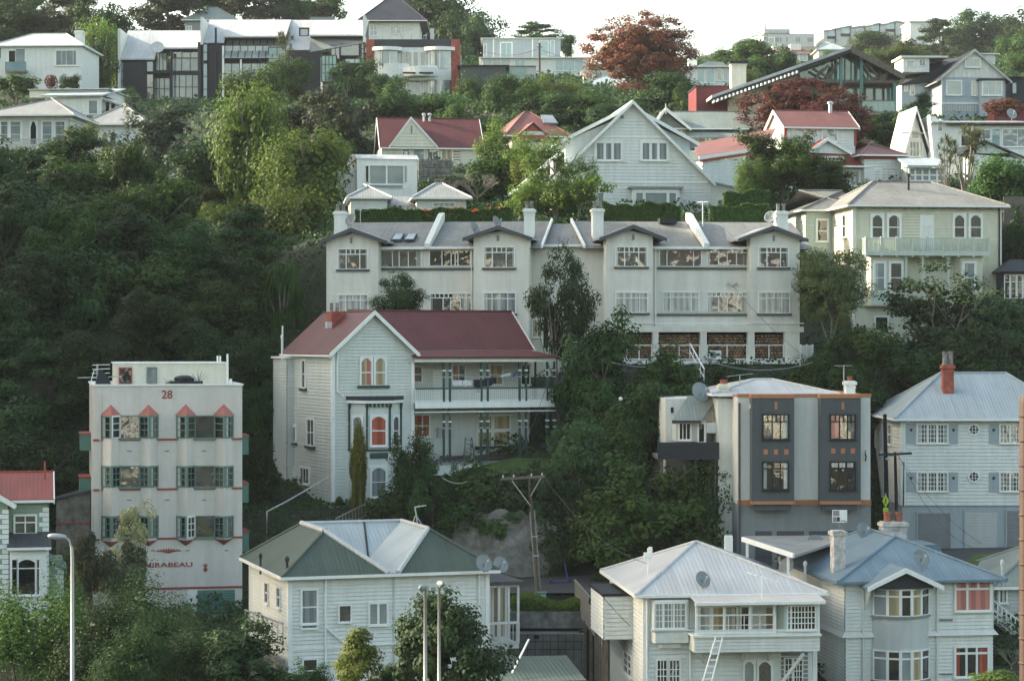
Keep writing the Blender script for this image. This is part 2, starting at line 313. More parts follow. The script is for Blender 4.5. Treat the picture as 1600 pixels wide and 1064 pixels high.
        return s.win_at((k+sg*off,0,0),(0,1,0),(sg,0,0),u0,u1,v0,v1,**kw)
    def grid(s,nx,ny): return dict(v=[i/nx for i in range(1,nx)],h=[i/ny for i in range(1,ny)],bar=.035)
    def fbox(s,x0,y0,x1,y1,k,dep,name,m,parent=None,proud=0):
        """box from a pixel rectangle on plane y=k, going back by dep and proud to the front"""
        a=s.f(x0,y1,k); b=s.f(x1,y0,k); return s.part(name,MB().box(a[0],b[0],k-proud,k+dep,a[1],b[1]),m,parent)
    def pipe(s,pts,r,m='trim',name='downpipe',parent=None): return s.part(name,MB().tube(pts,r,6),m,parent)
    def chimney(s,x0,y0,x1,y1,k,m,dep=.6,pots=1,potm='terracotta',cap=True,ph=.5,pr=.11,extend=1.2):
        a=s.f(x0,y1,k); b=s.f(x1,y0,k); mb=MB(); mb.box(a[0],b[0],k,k+dep,a[1]-extend,b[1])
        if cap: mb.box(a[0]-.08,b[0]+.08,k-.08,k+dep+.08,b[1]-.22,b[1]-.05); mb.box(a[0]-.03,b[0]+.03,k-.03,k+dep+.03,b[1]-.4,b[1]-.3)
        c=s.part('chimney',mb,m)
        for i in range(pots):
            x=a[0]+(b[0]-a[0])*(i+.5)/pots; s.part('chimney_pot',MB().lathe((x,k+dep/2,b[1]-.02),[(pr,0),(pr*.8,ph*.7),(pr,ph*.75),(pr,ph),(pr*.7,ph),(pr*.7,.0)],8),potm,c)
        return c
    def rail(s,p,q,h,n,m,top=None,name='railing',bw=.035,parent=None):
        p,q=V3(*p),V3(*q); mb=MB(); mb.bar(p+V3(0,0,.08),q+V3(0,0,.08),.06,.05)
        for i in range(n+1):
            a=p+(q-p)*i/n; mb.bar(a,a+V3(0,0,h),bw,bw)
        if top is None: mb.bar(p+V3(0,0,h),q+V3(0,0,h),.07,.06)
        r=s.part(name,mb,m,parent)
        if top: s.part('handrail',MB().bar(p+V3(0,0,h),q+V3(0,0,h),.09,.08),top,r)
        return r
def text_mesh(s,parent,txt,px,py,hpx,k,m,name,sx=1.0,font_off=.006,bold=0.0):
    c=bpy.data.curves.new(name,'FONT'); c.body=txt; c.align_x='CENTER'; c.align_y='CENTER'; c.extrude=.01; c.offset=bold
    o=bpy.data.objects.new('tmp',c); col.objects.link(o); dg=bpy.context.evaluated_depsgraph_get(); me=bpy.data.meshes.new_from_object(o.evaluated_get(dg)); bpy.data.objects.remove(o)
    x,z=s.f(px,py,k); sca=(hpx/F*(s.o[1]))/.72
    co=np.empty(len(me.vertices)*3); me.vertices.foreach_get('co',co); co=co.reshape(-1,3)
    n=np.stack([co[:,0]*sca*sx+x,k-.02-co[:,2],co[:,1]*sca+z],1); me.vertices.foreach_set('co',n.ravel()); me.materials.clear(); me.materials.append(MATS[m]); me.update()
    o=bpy.data.objects.new(name,me); col.objects.link(o); o.parent=parent; return o
def thing(name,label,cat,mb,m,loc=(0,0,0),group=None):
    return tag(mb.build(name,m,None,loc=loc),label,cat,group)
# ---------------------------------------------------------------- terrain
TPX=[-300,0,200,400,600,800,1000,1200,1400,1600,1900]
TD=[(85,[1300]*11),(98,[1130,1110,1110,1110,1130,1150,1150,1130,1120,1110,1110]),(108,[1000,985,996,1005,1040,1070,1060,1040,1000,985,980]),
(111.5,[975,972,980,982,985,1040,960,950,930,925,900]),(112.5,[970,968,974,975,958,932,932,935,915,905,890]),(115,[950,955,965,962,908,920,914,905,893,879,874]),(117,[920,925,958,950,875,911,899,881,872,870,869]),(117.5,[905,905,905,890,860,909,895,875,872,868,868]),(118.5,[900,900,900,880,825,820,860,870,870,866,866]),
(122,[850,850,830,808,792,760,800,850,868,862,860]),(126,[800,800,780,795,780,727,735,838,862,858,856]),(131,[740,740,730,760,730,690,680,760,850,850,850]),
(137,[650,640,640,650,650,620,585,580,640,640,620]),(140,[610,600,600,610,610,590,567,567,575,575,560]),(149,[480,470,460,440,480,480,480,480,560,560,540]),
(153,[440,430,430,420,362,362,362,380,520,540,520]),(163,[400,380,385,375,338,336,334,340,350,355,350]),(175,[350,345,350,345,330,325,325,315,312,315,310]),
(190,[325,325,330,318,296,290,290,295,275,275,275]),(200,[310,300,305,290,268,265,262,262,250,252,250]),(215,[285,270,262,255,248,246,240,235,220,222,220]),
(230,[250,240,238,225,220,215,210,205,190,188,185]),(250,[190,185,180,180,170,162,165,178,170,170,170]),(270,[145,138,168,168,166,155,155,152,150,150,150]),
(300,[130,125,166,162,165,138,135,132,130,130,130]),(340,[100,95,105,105,95,108,118,120,116,115,110]),(400,[60,55,55,55,50,104,112,108,104,102,100]),
(500,[65,60,60,60,60,108,112,104,100,90,85]),(700,[120,120,120,120,120,112,100,74,72,62,60]),(900,[200,200,200,200,200,150,130,110,100,95,90]),(6000,[480]*11)]
_D=np.array([t[0] for t in TD],float); _Zt=np.array([[(HY-p)*t[0]/F for p in t[1]] for t in TD])
def ground(x,y):
    x=np.asarray(x,float); y=np.asarray(y,float); yy=np.clip(y,85,6000)
    px=np.clip(CX+F*x/yy,-300,1900); i=np.clip(np.searchsorted(_D,yy,'right')-1,0,len(_D)-2); t=(yy-_D[i])/(_D[i+1]-_D[i])
    j=np.clip(np.searchsorted(TPX,px,'right')-1,0,len(TPX)-2); a=np.array(TPX,float); u=(px-a[j])/(a[j+1]-a[j])
    z=(_Zt[i,j]*(1-u)+_Zt[i,j+1]*u)*(1-t)+(_Zt[i+1,j]*(1-u)+_Zt[i+1,j+1]*u)*t
    near=np.interp(y,[-400,-120,-60,-15,15,50,85],[75,12,-11,-16,-16,-18,-18.8]); z=np.where(y<85,near,z)
    # unseen spur added left of frame to keep the lower slope in shade
    z=z+SHADE_SPUR*np.clip((-x-.262*np.clip(y,0,900)-6)/40,0,1)**1.2*np.clip((y-98)/24,0,1)*np.clip((190-y)/25,0,1)
    return z
SHADE_SPUR=52
def gz(px,d): x=(px-CX)/F*d; return float(ground(x,d))
def make_terrain():
    xs=np.unique(np.concatenate([np.linspace(-1500,-240,14),np.linspace(-240,240,241),np.linspace(240,1500,14)]))
    ys=np.unique(np.concatenate([np.linspace(-400,70,24),np.linspace(70,160,121),np.linspace(160,420,131),np.linspace(420,1000,30),np.linspace(1000,2200,12)]))
    X,Y=np.meshgrid(xs,ys); Z=ground(X,Y); n=np.sin(X*.9+Y*.7)*np.cos(Y*1.1-X*.4)*.12; Z=Z+np.where(Y>120,n,0)
    v=np.stack([X.ravel(),Y.ravel(),Z.ravel()],1); nx=len(xs); ny=len(ys)
    i=np.arange(nx*ny).reshape(ny,nx); q=np.stack([i[:-1,:-1],i[:-1,1:],i[1:,1:],i[1:,:-1]],-1).reshape(-1,4)
    me=bpy.data.meshes.new('hillside'); me.from_pydata(v.tolist(),[],q.tolist()); me.polygons.foreach_set('use_smooth',[True]*len(me.polygons)); me.materials.append(MATS['soil'])
    o=bpy.data.objects.new('ground',me); col.objects.link(o); tag(o,kind='structure')
make_terrain()
def sheet(name,pts,m,kind='structure',lift=.03,n=14):
    """a road or lawn sheet laid on the terrain between two pixel/d polylines: pts=[(px,d)...] as near edge and far edge"""
    mb=MB(); near,far=pts
    def ip(pl,t):
        k=t*(len(pl)-1); i=min(int(k),len(pl)-2); f=k-i; return (pl[i][0]*(1-f)+pl[i+1][0]*f,pl[i][1]*(1-f)+pl[i+1][1]*f)
    V=[]
    for i in range(n+1):
        for j in range(9):
            a=ip(near,i/n); b=ip(far,i/n); t=j/8; px=a[0]*(1-t)+b[0]*t; d=a[1]*(1-t)+b[1]*t; x=(px-CX)/F*d; V.append((x,d,float(ground(x,d))+lift+.12))
    mb.v=V; mb.f=[(i*9+j,(i+1)*9+j,(i+1)*9+j+1,i*9+j+1) for i in range(n) for j in range(8)]
    return tag(mb.build(name,m,smooth=True),kind=kind)
sheet('road',([(650,112.7),(800,112.7),(1000,112.7),(1200,112.7),(1500,113.2),(1800,113)],[(650,117.2),(800,117.3),(1000,117.2),(1200,120),(1400,125.8),(1800,125.8)]),'asphalt',n=40)
sheet('lawn',([(690,124.2),(790,124.2),(880,124.2)],[(690,127),(790,127),(880,127)]),'grass_mat')
sheet('verge',([(1500,113.4),(1560,113.4),(1640,113.4)],[(1520,116.5),(1570,117.2),(1640,117.5)]),'grass_mat',lift=.12)
# ---------------------------------------------------------------- small things used on houses
def dish(px,py,d,r,label,yaw=0.3,h=.7,m='dish_grey'):
    p=P(px,py,d); e=tag(empty('satellite_dish',(p[0],p[1],p[2]-h)),label,'satellite dish',group='satellite dishes on the roofs')
    n=V3(math.sin(yaw),-math.cos(yaw)*.9,.4); mb=MB(); mb.lathe(V3(0,0,h),[(0.001,-.12),(r*.5,-.09),(r*.85,-.02),(r,.03),(r*.85,-.005),(r*.5,-.075),(.001,-.10)],14,n); mb.build('reflector',m,e,True)
    MB().tube([(0,0,-.1),(0,.05,h*.8),(0,.02,h)],.03,6).build('mast',m,e); a=V3(0,0,h)+n/np.linalg.norm(n)*r*.9
    MB().tube([(0,0,h-r*.8),tuple(a)],.015,5).box(a[0]-.05,a[0]+.05,a[1]-.06,a[1]+.04,a[2]-.05,a[2]+.05).build('feed_arm','pale_grey',e)
def aerial(px,py0,py1,d,label,wpx=26,n=7,tilt=0,m='steel',yaw=.2):
    p=P(px,py1,d); q=P(px,py0,d); L=q[2]-p[2]; e=tag(empty('tv_aerial',tuple(p)),label,'TV aerial',group='TV aerials on the roofs')
    MB().tube([(0,0,-.3),(0,0,L)],.028,6).build('mast',m,e); mb=MB(); w=wpx/F*d/2
    c,s_=math.cos(yaw),math.sin(yaw); z=L*.97; mb.bar((-w*c,-w*s_,z-tilt*w),(w*c,w*s_,z+tilt*w),.03)
    for i in range(n): t=-w+2*w*i/(n-1); l=.42-.03*i; mb.bar((t*c-l*s_,t*s_+l*c,z+tilt*t),(t*c+l*s_,t*s_-l*c,z+tilt*t),.018)
    mb.build('boom',m,e)
def flue(s,px,y0,y1,k,r=.09,m='steel',name='vent_pipe'):
    a=s.f(px,y1,k); b=s.f(px,y0,k); s.part(name,MB().tube([(a[0],k,a[1]-.5),(a[0],k,b[1])],r,8).lathe((a[0],k,b[1]),[(r,-.12),(r*1.7,-.1),(r*1.7,.05),(.01,.14)],8),m)
# ---------------------------------------------------------------- 28, the pale apartment block
def mirabeau():
    s=House('apartment_block','tall pale rendered block with red number 28 and salmon caps over its bay windows','apartment block',146,953,115,12)
    W=s.X(378.5); zt=s.Z(603,260); D=10
    mb=MB(); mb.box(0,W,0,D,-3,zt); s.part('wall',mb,'mirabeau_render')
    pr=MB(); pr.box(-.06,W+.06,-.06,.2,zt,zt+.1).box(-.06,.2,.2,D,zt,zt+.1).box(W-.2,W+.06,.2,D,zt,zt+.1).box(.2,W-.2,D-.2,D,zt,zt+.1); s.part('parapet_cap',pr,'trim')
    # penthouse on the roof
    ph=MB(); a=s.f(180,604,3.2); b=s.f(354.5,568,3.2); ph.box(a[0],b[0],3.2,8,zt,b[1]); p=s.part('penthouse',ph,'cream'); s.part('coping',MB().box(a[0]-.06,b[0]+.06,3.14,8.06,b[1],b[1]+.07),'trim',p)
    s.w(187.5,576,204.5,604,k=3.2,fr='red_paint',gl='glass_dark',sill=False,name='door',tr=.07); s.w(230.5,575,244,599.5,k=3.2,fr='window_green',gl='curtain_grey',sill=False,tr=.05)
    for px,y0,kk,r in ((355.5,553,2.9,.06),(344,556,5,.05),(340,556,5,.05),(360.5,592,1.5,.07)):
        q=s.f(px,y0,kk); s.part('vent_pipe',MB().tube([(q[0],kk,zt),(q[0],kk,q[1])],r,7),'trim')
    # string courses
    for py in (686.5,764,841,918.8):
        z=s.Z(py,260); s.part('string_course',MB().box(-.02,W+.02,-.05,0,z-.05,z+.05),'red_paint')
    floors=((649.5,684.5),(728,761),(806,839.5)); B=((159,187.5),(218,246.6),(276,304.5),(335,364))
    zb=s.Z(843,260); zt0=s.Z(648.5,260); pj=.62
    for x0,x1 in B:
        u0,u1=s.X(x0),s.X(x1); um=(u0+u1)/2; mb=MB(); mb.prism([(u0,0,zb),(um,-pj,zb),(u1,0,zb)],(0,0,zt0-zb)); bay=s.part('bay',mb,'mirabeau_render')
        cp=MB(); e=.08; h=.56; A=(u0-e,0,zt0); M=(um,-pj-e,zt0); C=(u1+e,0,zt0); T=(um,-.0,zt0+h)
        for q in ((A,M,T),(M,C,T),(A,C,M),(A,T,C)): cp.poly(q)
        s.part('bay_roof',cp,'salmon')
        cp=MB(); A=(u0,0,zb); M=(um,-pj,zb); C=(u1,0,zb); T=(um,0,zb-.34)
        for q in ((A,T,M),(M,T,C),(A,M,C)): cp.poly(q)
        s.part('bay_corbel',cp,'red_paint')
        L=math.hypot(um-u0,pj); n1=((-pj)/L,-(um-u0)/L,0); n2=(pj/L,-(um-u0)/L,0)
        for fi,(y0,y1) in enumerate(floors):
            za,zc=s.Z(y1,(x0+x1)/2),s.Z(y0,(x0+x1)/2)
            for O,U,N,k in (((u0,0,0),((um-u0)/L,-pj/L,0),n1,0),((um,-pj,0),((um-u0)/L,pj/L,0),n2,1)):
                fr='trim' if (fi==0 and x0==159 and k==1) or (fi==2 and x0==276 and k==1) else 'window_green'
                s.win_at(O,U,N,.1,L-.08,za+.06,zc-.06,h=[.36,.68],v=[.5] if fi else [],tr=.09,bar=.04,fr=fr,sill=False,gl=('glass_dark','glass')[(fi+k)%2],cur=[(0,.35)] if (fi*3+k+int(x0))%3==0 else [],dp=.05)
    for (xa,xb) in ((187.5,218),(304.5,335)):
        for fi,(y0,y1) in enumerate(floors): s.w(xa+1,y0+.8,xb-1,y1-.6,fr='window_green',sill=False,tr=.05,gl='glass',dp=.05)
    for fi,(y0,y1) in enumerate(floors):
        for (xa,xb) in ((159,246.6),(276,364)):
            a=s.f(xa,y1+1.5); b=s.f(xb,y1,0); s.part('window_ledge',MB().box(a[0],b[0],-.12,0,a[1]-.05,a[1]+.06),'window_green')
    for x in (202,261,319):
        for y in (704.5,781): q=s.f(x,y); s.part('vent',MB().box(q[0]-.12,q[0]+.12,-.02,0,q[1]-.03,q[1]+.03),'mid_grey')
    for x in (239,293,354): q=s.f(x,859.7); s.part('vent',MB().box(q[0]-.1,q[0]+.1,-.02,0,q[1]-.03,q[1]+.03),'mid_grey')
    text_mesh(s,s.root,'28',261,616.8,13.2,0,'red_paint','house_number',sx=.95,bold=.012)
    text_mesh(s,s.root,'MIRABEAU',263,882.4,7.2,0,'red_paint','building_name',sx=1.62,bold=.012)
    q=s.f(263.5,860); om=MB()
    for i in range(-4,5): w_=.16-.02*abs(i); om.prism([(q[0]+i*.13-.06,-.015,q[1]),(q[0]+i*.13,-.015,q[1]+w_),(q[0]+i*.13+.06,-.015,q[1])],(0,-.02,0))
    om.box(q[0]-.66,q[0]+.66,-.03,0,q[1]-.035,q[1]); om.prism([(q[0]-.4,-.015,q[1]-.04),(q[0]+.4,-.015,q[1]-.04),(q[0],-.015,q[1]-.14)],(0,-.02,0)); s.part('ornament',om,'red_paint')
    q=s.f(321,886); om=MB(); om.box(q[0]-.12,q[0]+.12,-.03,0,q[1]+.12,q[1]+.16).box(q[0]-.12,q[0]+.12,-.03,0,q[1]+.03,q[1]+.07).lathe((q[0],-.03,q[1]-.12),[(0.001,0),(.11,0),(.11,.03),(.001,.03)],10,(0,1,0)); om.box(q[0]-.03,q[0]+.03,-.03,0,q[1]-.05,q[1]+.18); s.part('crest',om,'red_paint')
    # garage door
    gd=MB(); a=s.f(309,957); b=s.f(367,920.5)
    for i in range(9): z=a[1]+(b[1]-a[1])*i/9; gd.box(a[0],b[0],-.02-.015*(i%2),.0,z,z+(b[1]-a[1])/9-.01)
    s.part('garage_door',gd,'teal_paint'); s.fbox(293,920.5,308,955,0,.0,'door','trim',proud=.04)
    # side balconies
    for x0,x1,y0,y1,yy in ((125.5,140,679,704,5.5),(124.5,140,747,774,5.5)):
        z0,z1=s.Z(y1,x0,yy),s.Z(y0,x0,yy); xa=s.X(x0,yy); b=s.part('balcony',MB().box(xa,0,yy,yy+2.5,z0,z1),'teal_paint'); s.part('balcony_cap',MB().box(xa-.04,0,yy-.04,yy+2.54,z1,z1+.08),'red_paint',b)
    for x0,x1,y0,y1,yy in ((379,388.5,682,710,2),(379,388.5,757,785,2),(379,389,832,862,2)):
        z0,z1=s.Z(y1,x1,yy),s.Z(y0,x1,yy); xa=s.X(x1,yy); b=s.part('balcony',MB().box(W,xa,yy,yy+2.5,z0,z1),'teal_paint'); s.part('balcony_cap',MB().box(W,xa+.04,yy-.04,yy+2.54,z1,z1+.08),'red_paint',b)
    s.pipe([(.35,-.06,-2),(.35,-.06,zt-.4)],.035,'mirabeau_render')
    return s,zt
M_,MZ=mirabeau()
def on(s,px,py,k,mb_fn,name,label,cat,group=None):
    """a small thing standing on house s at pixel px on plane y=k"""
    x,z=s.f(px,py,k); wv=V3(s.c*x-s.s*k,s.s*x+s.c*k,z)+s.o; e=tag(empty(name,tuple(wv),s.yaw),label,cat,group); mb_fn(e); return e
def tank(e):
    MB().box(-.85,.85,-.4,.4,0,.28).build('base','charcoal',e); MB().lathe((-.1,0,.28),[(.5,0),(.55,.15),(.45,.24),(.2,.3),(.001,.31)],14).build('cover','near_black',e)
    MB().tube([(.0,-.3,.5),(.4,-.3,.45),(.8,-.3,.1)],.04,6).build('hose','steel',e)
on(M_,291,603.5,1.2,tank,'roof_equipment','dark box with a rounded lid on the roof edge of the apartment block numbered 28','roof equipment')
def shrublet(h,seed):
    def f(e):
        rr=random.Random(seed); mb=MB(); mb.lathe((0,0,0),[(.14,0),(.17,.2),(.14,.2)],8)
        for i in range(9):
            a=rr.uniform(0,6.3); b=rr.uniform(.15,.45); z=rr.uniform(.4,1)*h; mb.tube([(0,0,.15),(b*.3*math.cos(a),b*.3*math.sin(a),z*.5),(b*math.cos(a)*1.1,b*math.sin(a),z)],[.025,.018,.008],4)
        mb.build('branches','bark_pale',e)
    return f
on(M_,310,603.5,1.4,shrublet(.95,3),'potted_shrub','bare twiggy potted shrub, right of the dark box on the roof of block 28','shrub')
on(M_,263,603.5,1.4,shrublet(.5,4),'potted_shrub','smallest bare twiggy plant, left of the dark box on the roof of block 28','shrub')
def roof_junk(e):
    MB().tube([(0,0,0),(0,0,1.15)],.05,6).bar((-1.0,0,.45),(1.25,.2,.5),.05).build('mast','steel',e)
    mb=MB()
    for i in range(4): mb.bar((-.3+.02*i,-.4,.45+.22*i),(.65,.3,.47+.22*i),.035)
    mb.bar((-.4,-.3,0),(-.15,0,.9),.04).bar((.2,.2,0),(-.1,0,.9),.04).build('aerial_rods','trim',e)
    MB().prism([(-.15,-.3,.0),(.75,-.3,.0),(.55,-.3,.5),(.3,-.3,.8),(.1,-.3,.82)],(0,.35,0)).build('cover','charcoal',e)
on(M_,152,603.5,.8,roof_junk,'aerial_cluster','cluster of white aerials and a dark cover on the roof corner of block 28','aerials')
# ---------------------------------------------------------------- green house at the left edge
def left_house():
    s=House('weatherboard_house','small green weatherboard house with white corner quoins and bright red roof at the left edge','house',75,962,108,12)
    s.step=.19; zt=s.Z(780,40); s.walls(-8,0,0,7,-2,zt,'green_paint'); q=MB()
    for i in range(28):
        z=-1.4+i*.24
        if z<zt-.3: q.box(-.42+.16*(i%2),.045,-.045,.4,z,z+.2)
    s.part('quoins',q,'trim')
    s.gable(-8,.05,0,7,zt,s.Z(741,40,3.5),'roof_red_bright',axis='x',over=.35)
    # projecting gable wing at the far left
    xa=s.X(12,-1); s.walls(-9,xa,-1,0,-2,zt-.1,'green_paint'); q=MB()
    for i in range(28):
        z=-1.4+i*.24
        if z<zt-.4: q.box(xa-.42+.16*(i%2),xa+.045,-1.045,-.6,z,z+.2)
    s.part('quoins',q,'trim'); s.gable(xa-4.4,xa,-1.0,4,zt-.05,zt+1.3,'roof_red_bright',over=.35)
    s.w(24,806,55,832,v=[.5],tv=[.5],t=.38,gl='glass',fr='trim',bar=.06)
    # bay with dark lean roof
    x0,x1=s.X(15,-1.1),s.X(73,-1.1); z0,z1=-2,s.Z(860,40,-1.1); s.part('bay',MB().box(x0,x1,-1.1,0,z0,z1),'trim')
    rf=MB(); xa,xb=s.X(11,-1.3),s.X(80,-1.3); zz=s.Z(858,40,-1.3); rf.prism([(xa,-1.35,zz),(xa,0,zz+.55),(xa,0,zz+.72),(xa,-1.35,zz+.12)],(xb-xa,0,0)); r=s.part('bay_roof',rf,'roof_dark'); s.part('gutter',MB().bar((xa,-1.4,zz+.03),(xb,-1.4,zz+.03),.1,.12),'trim',r)
    s.w(29,874,54.5,928,k=-1.1,v=[],t=.25,gl='glass_dark',arch=.15); s.w(19,874,26,928,k=-1.1,t=.25,gl='glass_dark',tr=.05); s.w(58,874,61,928,k=-1.1,t=.25,gl='glass',tr=.05)
    x,z=s.f(70,740,2.5); s.part('vent_pipe',MB().tube([(x,2.5,z-.6),(x,2.5,z+.62)],.05,6),'red_paint')
    x1=s.X(98,3); s.walls(.05,x1,3,6,-2,s.Z(875,90,3),'green_paint',name='side_wing'); q=MB()
    for i in range(16):
        z=-1.4+i*.24
        if z<s.Z(885,90,3): q.box(x1-.4+.14*(i%2),x1+.045,2.955,3.4,z,z+.2)
    s.part('quoins',q,'trim'); z=s.Z(875,90,3); s.part('side_roof',MB().prism([(0,2.8,z),(x1+.2,2.8,z-.5),(x1+.2,2.8,z-.4),(0,2.8,z+.12)],(0,3.4,0)),'roof_greygreen')
left_house()
def shed():
    s=House('shed','plain grey concrete outbuilding between the green house and the block numbered 28','outbuilding',88,905,120,0)
    x1=s.X(141); z0=s.Z(835,100); mb=MB(); mb.prism([(0,0,-2),(x1,0,-2),(x1,0,s.Z(768,141)),(0,0,s.Z(781,88))],(0,7,0)); s.part('wall',mb,'concrete'); s.part('band',MB().box(-.03,x1,-.04,0,s.Z(817,100)-.03,s.Z(817,100)+.04),'red_paint'); s.part('roof',MB().prism([(-.2,-.2,s.Z(781,88)),(x1,-.2,s.Z(768,141)),(x1,-.2,s.Z(768,141)+.12),(-.2,-.2,s.Z(781,88)+.12)],(0,7.4,0)),'roof_dark')
    s.w(120,850,132,868,gl='glass_pale',tr=.04,sill=False)
shed()
# ---------------------------------------------------------------- white house with the U-shaped green roof
def green_roof():
    s=House('weatherboard_house','large white weatherboard house with a dark green U-shaped roof and pale blue inner slopes','house',452,1100,98,18); s.step=.17
    W=s.X(762); ze=s.Z(900,452); D=8.7; s.walls(0,W,0,D,-3,ze,'white',corner='trim')
    e=.42; zr=ze+1.75; x0,x1,y0,y1=-e,W+e,-e,D+e; m_=(x0+x1)/2+.05; lx,rx=2.05,W-2.25; yf=2.0; yb=D-2.0
    A,B,C,E_=(x0,y0,ze),(x1,y0,ze),(x1,y1,ze),(x0,y1,ze); L1,L2,R1,R2=(lx,yf,zr),(lx,yb,zr),(rx,yf,zr),(rx,yb,zr); M1,M2=(m_-.22,y0,ze+.02),(m_+.22,y0,ze+.02); V=(m_,yb-2.6,ze+.25)
    mb=MB()
    for q in ((A,M1,L1),(A,L1,L2,E_),(E_,L2,R2,C),(C,R2,R1,B),(M2,B,R1)): mb.poly(q)
    lo=[(p[0],p[1],ze-.14) for p in (A,B,C,E_)]; mb.poly(lo[::-1])
    for k in range(4): j=(k+1)%4; T=[A,B,C,E_]; mb.poly([lo[k],lo[j],T[j],T[k]])
    rf=s.part('roof',mb,'roof_green')
    mb=MB()
    for q in ((L1,M1,V),(L1,V,L2),(L2,V,R2),(R2,V,R1),(R1,V,M2),(M1,M2,V)): mb.poly(q)
    s.part('inner_slope',mb,'roof_lightblue',rf)
    def up(p,h=.03): return (p[0],p[1],p[2]+h)
    cap=MB(); 
    for p,q,r in ((L1,L2,.13),(L1,M1,.12),(R1,M2,.12),(R1,R2,.1),(L2,R2,.09)): cap.tube([up(p),up(q)],r,6)
    s.part('ridge_flashing',cap,'roof_white',rf)
    for p,q in ((A,L1),(B,R1),(E_,L2),(C,R2)): s.part('ridge_cap',MB().tube([up(p),up(q)],.07,6),'roof_green',rf)
    s.part('roof_vent',MB().box(lx+.2,lx+.5,yf+1.5,yf+1.8,zr-.3,zr+.05),'galvanised',rf); s.part('valley_gutter',MB().tube([up(V,.02),up(((L2[0]+R2[0])/2+.6,yb,zr))],.05,5),'near_black',rf)
    g=MB(); 
    for p,q in ((A,B),(E_,A),(B,C)): g.bar((p[0],p[1],p[2]-.06),(q[0],q[1],q[2]-.06),.13,.13)
    s.part('gutter',g,'trim',rf)
    s.w(472,922,494,972,h=[.48],cur=[(0,1)],cm='curtain_grey',bar=.06); s.w(472,974,494,980,sill=True,gl='curtain_grey',tr=.05)
    s.w(530,946,547,970,gl='glass',tr=.07); s.w(577.5,943,603.5,974,v=[.5],gl='glass_pale',bar=.1); s.w(672.5,916.5,698.5,923,v=[.33,.66],gl='glass_pale',tr=.06); s.w(672.5,928,698.5,975,v=[.5],gl='glass_pale')
    s.w(474,1030,494,1064,h=[.5],gl='glass_dark'); s.w(640,1010,668,1044,v=[.5],gl='glass_dark')
    for px,y0,y1 in ((419,911,941),(438,918,948)):
        s.w(px-2.2,y0,px+2.2,y1,pl='l',gl='glass_dark',h=[.5],tr=.07)
    for px in (508,747.5): x=s.X(px); s.pipe([(x,-.1,-3),(x,-.1,ze-.1)],.05,'trim')
    x=s.X(614.5); s.part('corner_board',MB().box(x-.05,x+.05,-.05,0,-3,ze),'pale_grey')
    z=s.Z(1007,600); s.part('band',MB().box(-.03,W+.03,-.06,0,z-.06,z+.03),'trim'); x=s.X(560); s.pipe([(s.X(508),-.13,z+.9),(s.X(540),-.13,z+.1),(x,-.13,z+.05),(s.X(745),-.13,z+.0)],.04,'trim')
    flue(s,448.5,873,891,.6,.06,'charcoal'); flue(s,407,868,880,4.5,.05,'charcoal')
    # glazed sun porch on the right
    k=3.0; xa,xb=W,s.X(811,k); zf,zt=s.Z(1005,790,k),s.Z(913,790,k); s.part('porch_wall',MB().box(xa,xb,k+1.8,D,-3,zt),'white'); s.part('porch_roof',MB().box(xa,xb+.15,k-.3,D,zt,zt+.18),'roof_dark')
    s.part('porch_floor',MB().box(xa,xb,k,D,zf-.25,zf),'trim'); fr=MB()
    for px in (764,780,795,810): x=s.X(px,k); fr.box(x-.05,x+.05,k,k+.1,zf,zt)
    fr.box(xa,xb,k,k+.1,zt-.12,zt).box(xa,xb,k,k+.1,zf+.95,zf+1.02); s.part('porch_frame',fr,'trim'); s.rail((xa,k-.05,zf),(xb,k-.05,zf),.95,16,'trim',bw=.025)
    s.win_at((0,k+1.8,0),(1,0,0),(0,-1,0),xa+.2,xb-.9,zf+.1,zt-.3,v=[.5],gl='curtain_cream'); s.win_at((0,k+1.8,0),(1,0,0),(0,-1,0),xb-.7,xb-.15,zf+.1,zt-.3,gl='curtain_cream')
    st=MB()
    for i in range(6): x=xa+.1+(xb-xa)*i/6; st.bar((x,k+.3,zf-.25),(x+.1,k+.3,zf-1.6),.06)
    st.box(xa,xb,k+.4,k+2,zf-3,zf-1.7); s.part('porch_legs',st,'trim')
    return s
G_=green_roof()
def low_roof():
    s=House('garage','low outbuilding with a plain dark green roof, at the bottom edge beside the white house','garage',780,1064,91,8); mb=MB(); z=0
    x1=s.X(915,0); s.part('wall',MB().box(.2,x1-.2,.2,4.5,-3,-.05),'mid_grey'); zb=s.Z(1025,800,4.8)
    s.part('roof',MB().prism([(-.3,-.2,-.1),(x1,-.2,-.1),(x1,-.2,0.0),(-.3,-.2,0.0)],(0,5.0,zb)),'roof_green'); s.part('handrail',MB().tube([(s.X(800,.5),.5,.25),(s.X(826,2.5),2.5,1.35)],.05,6),'trim')
low_roof()
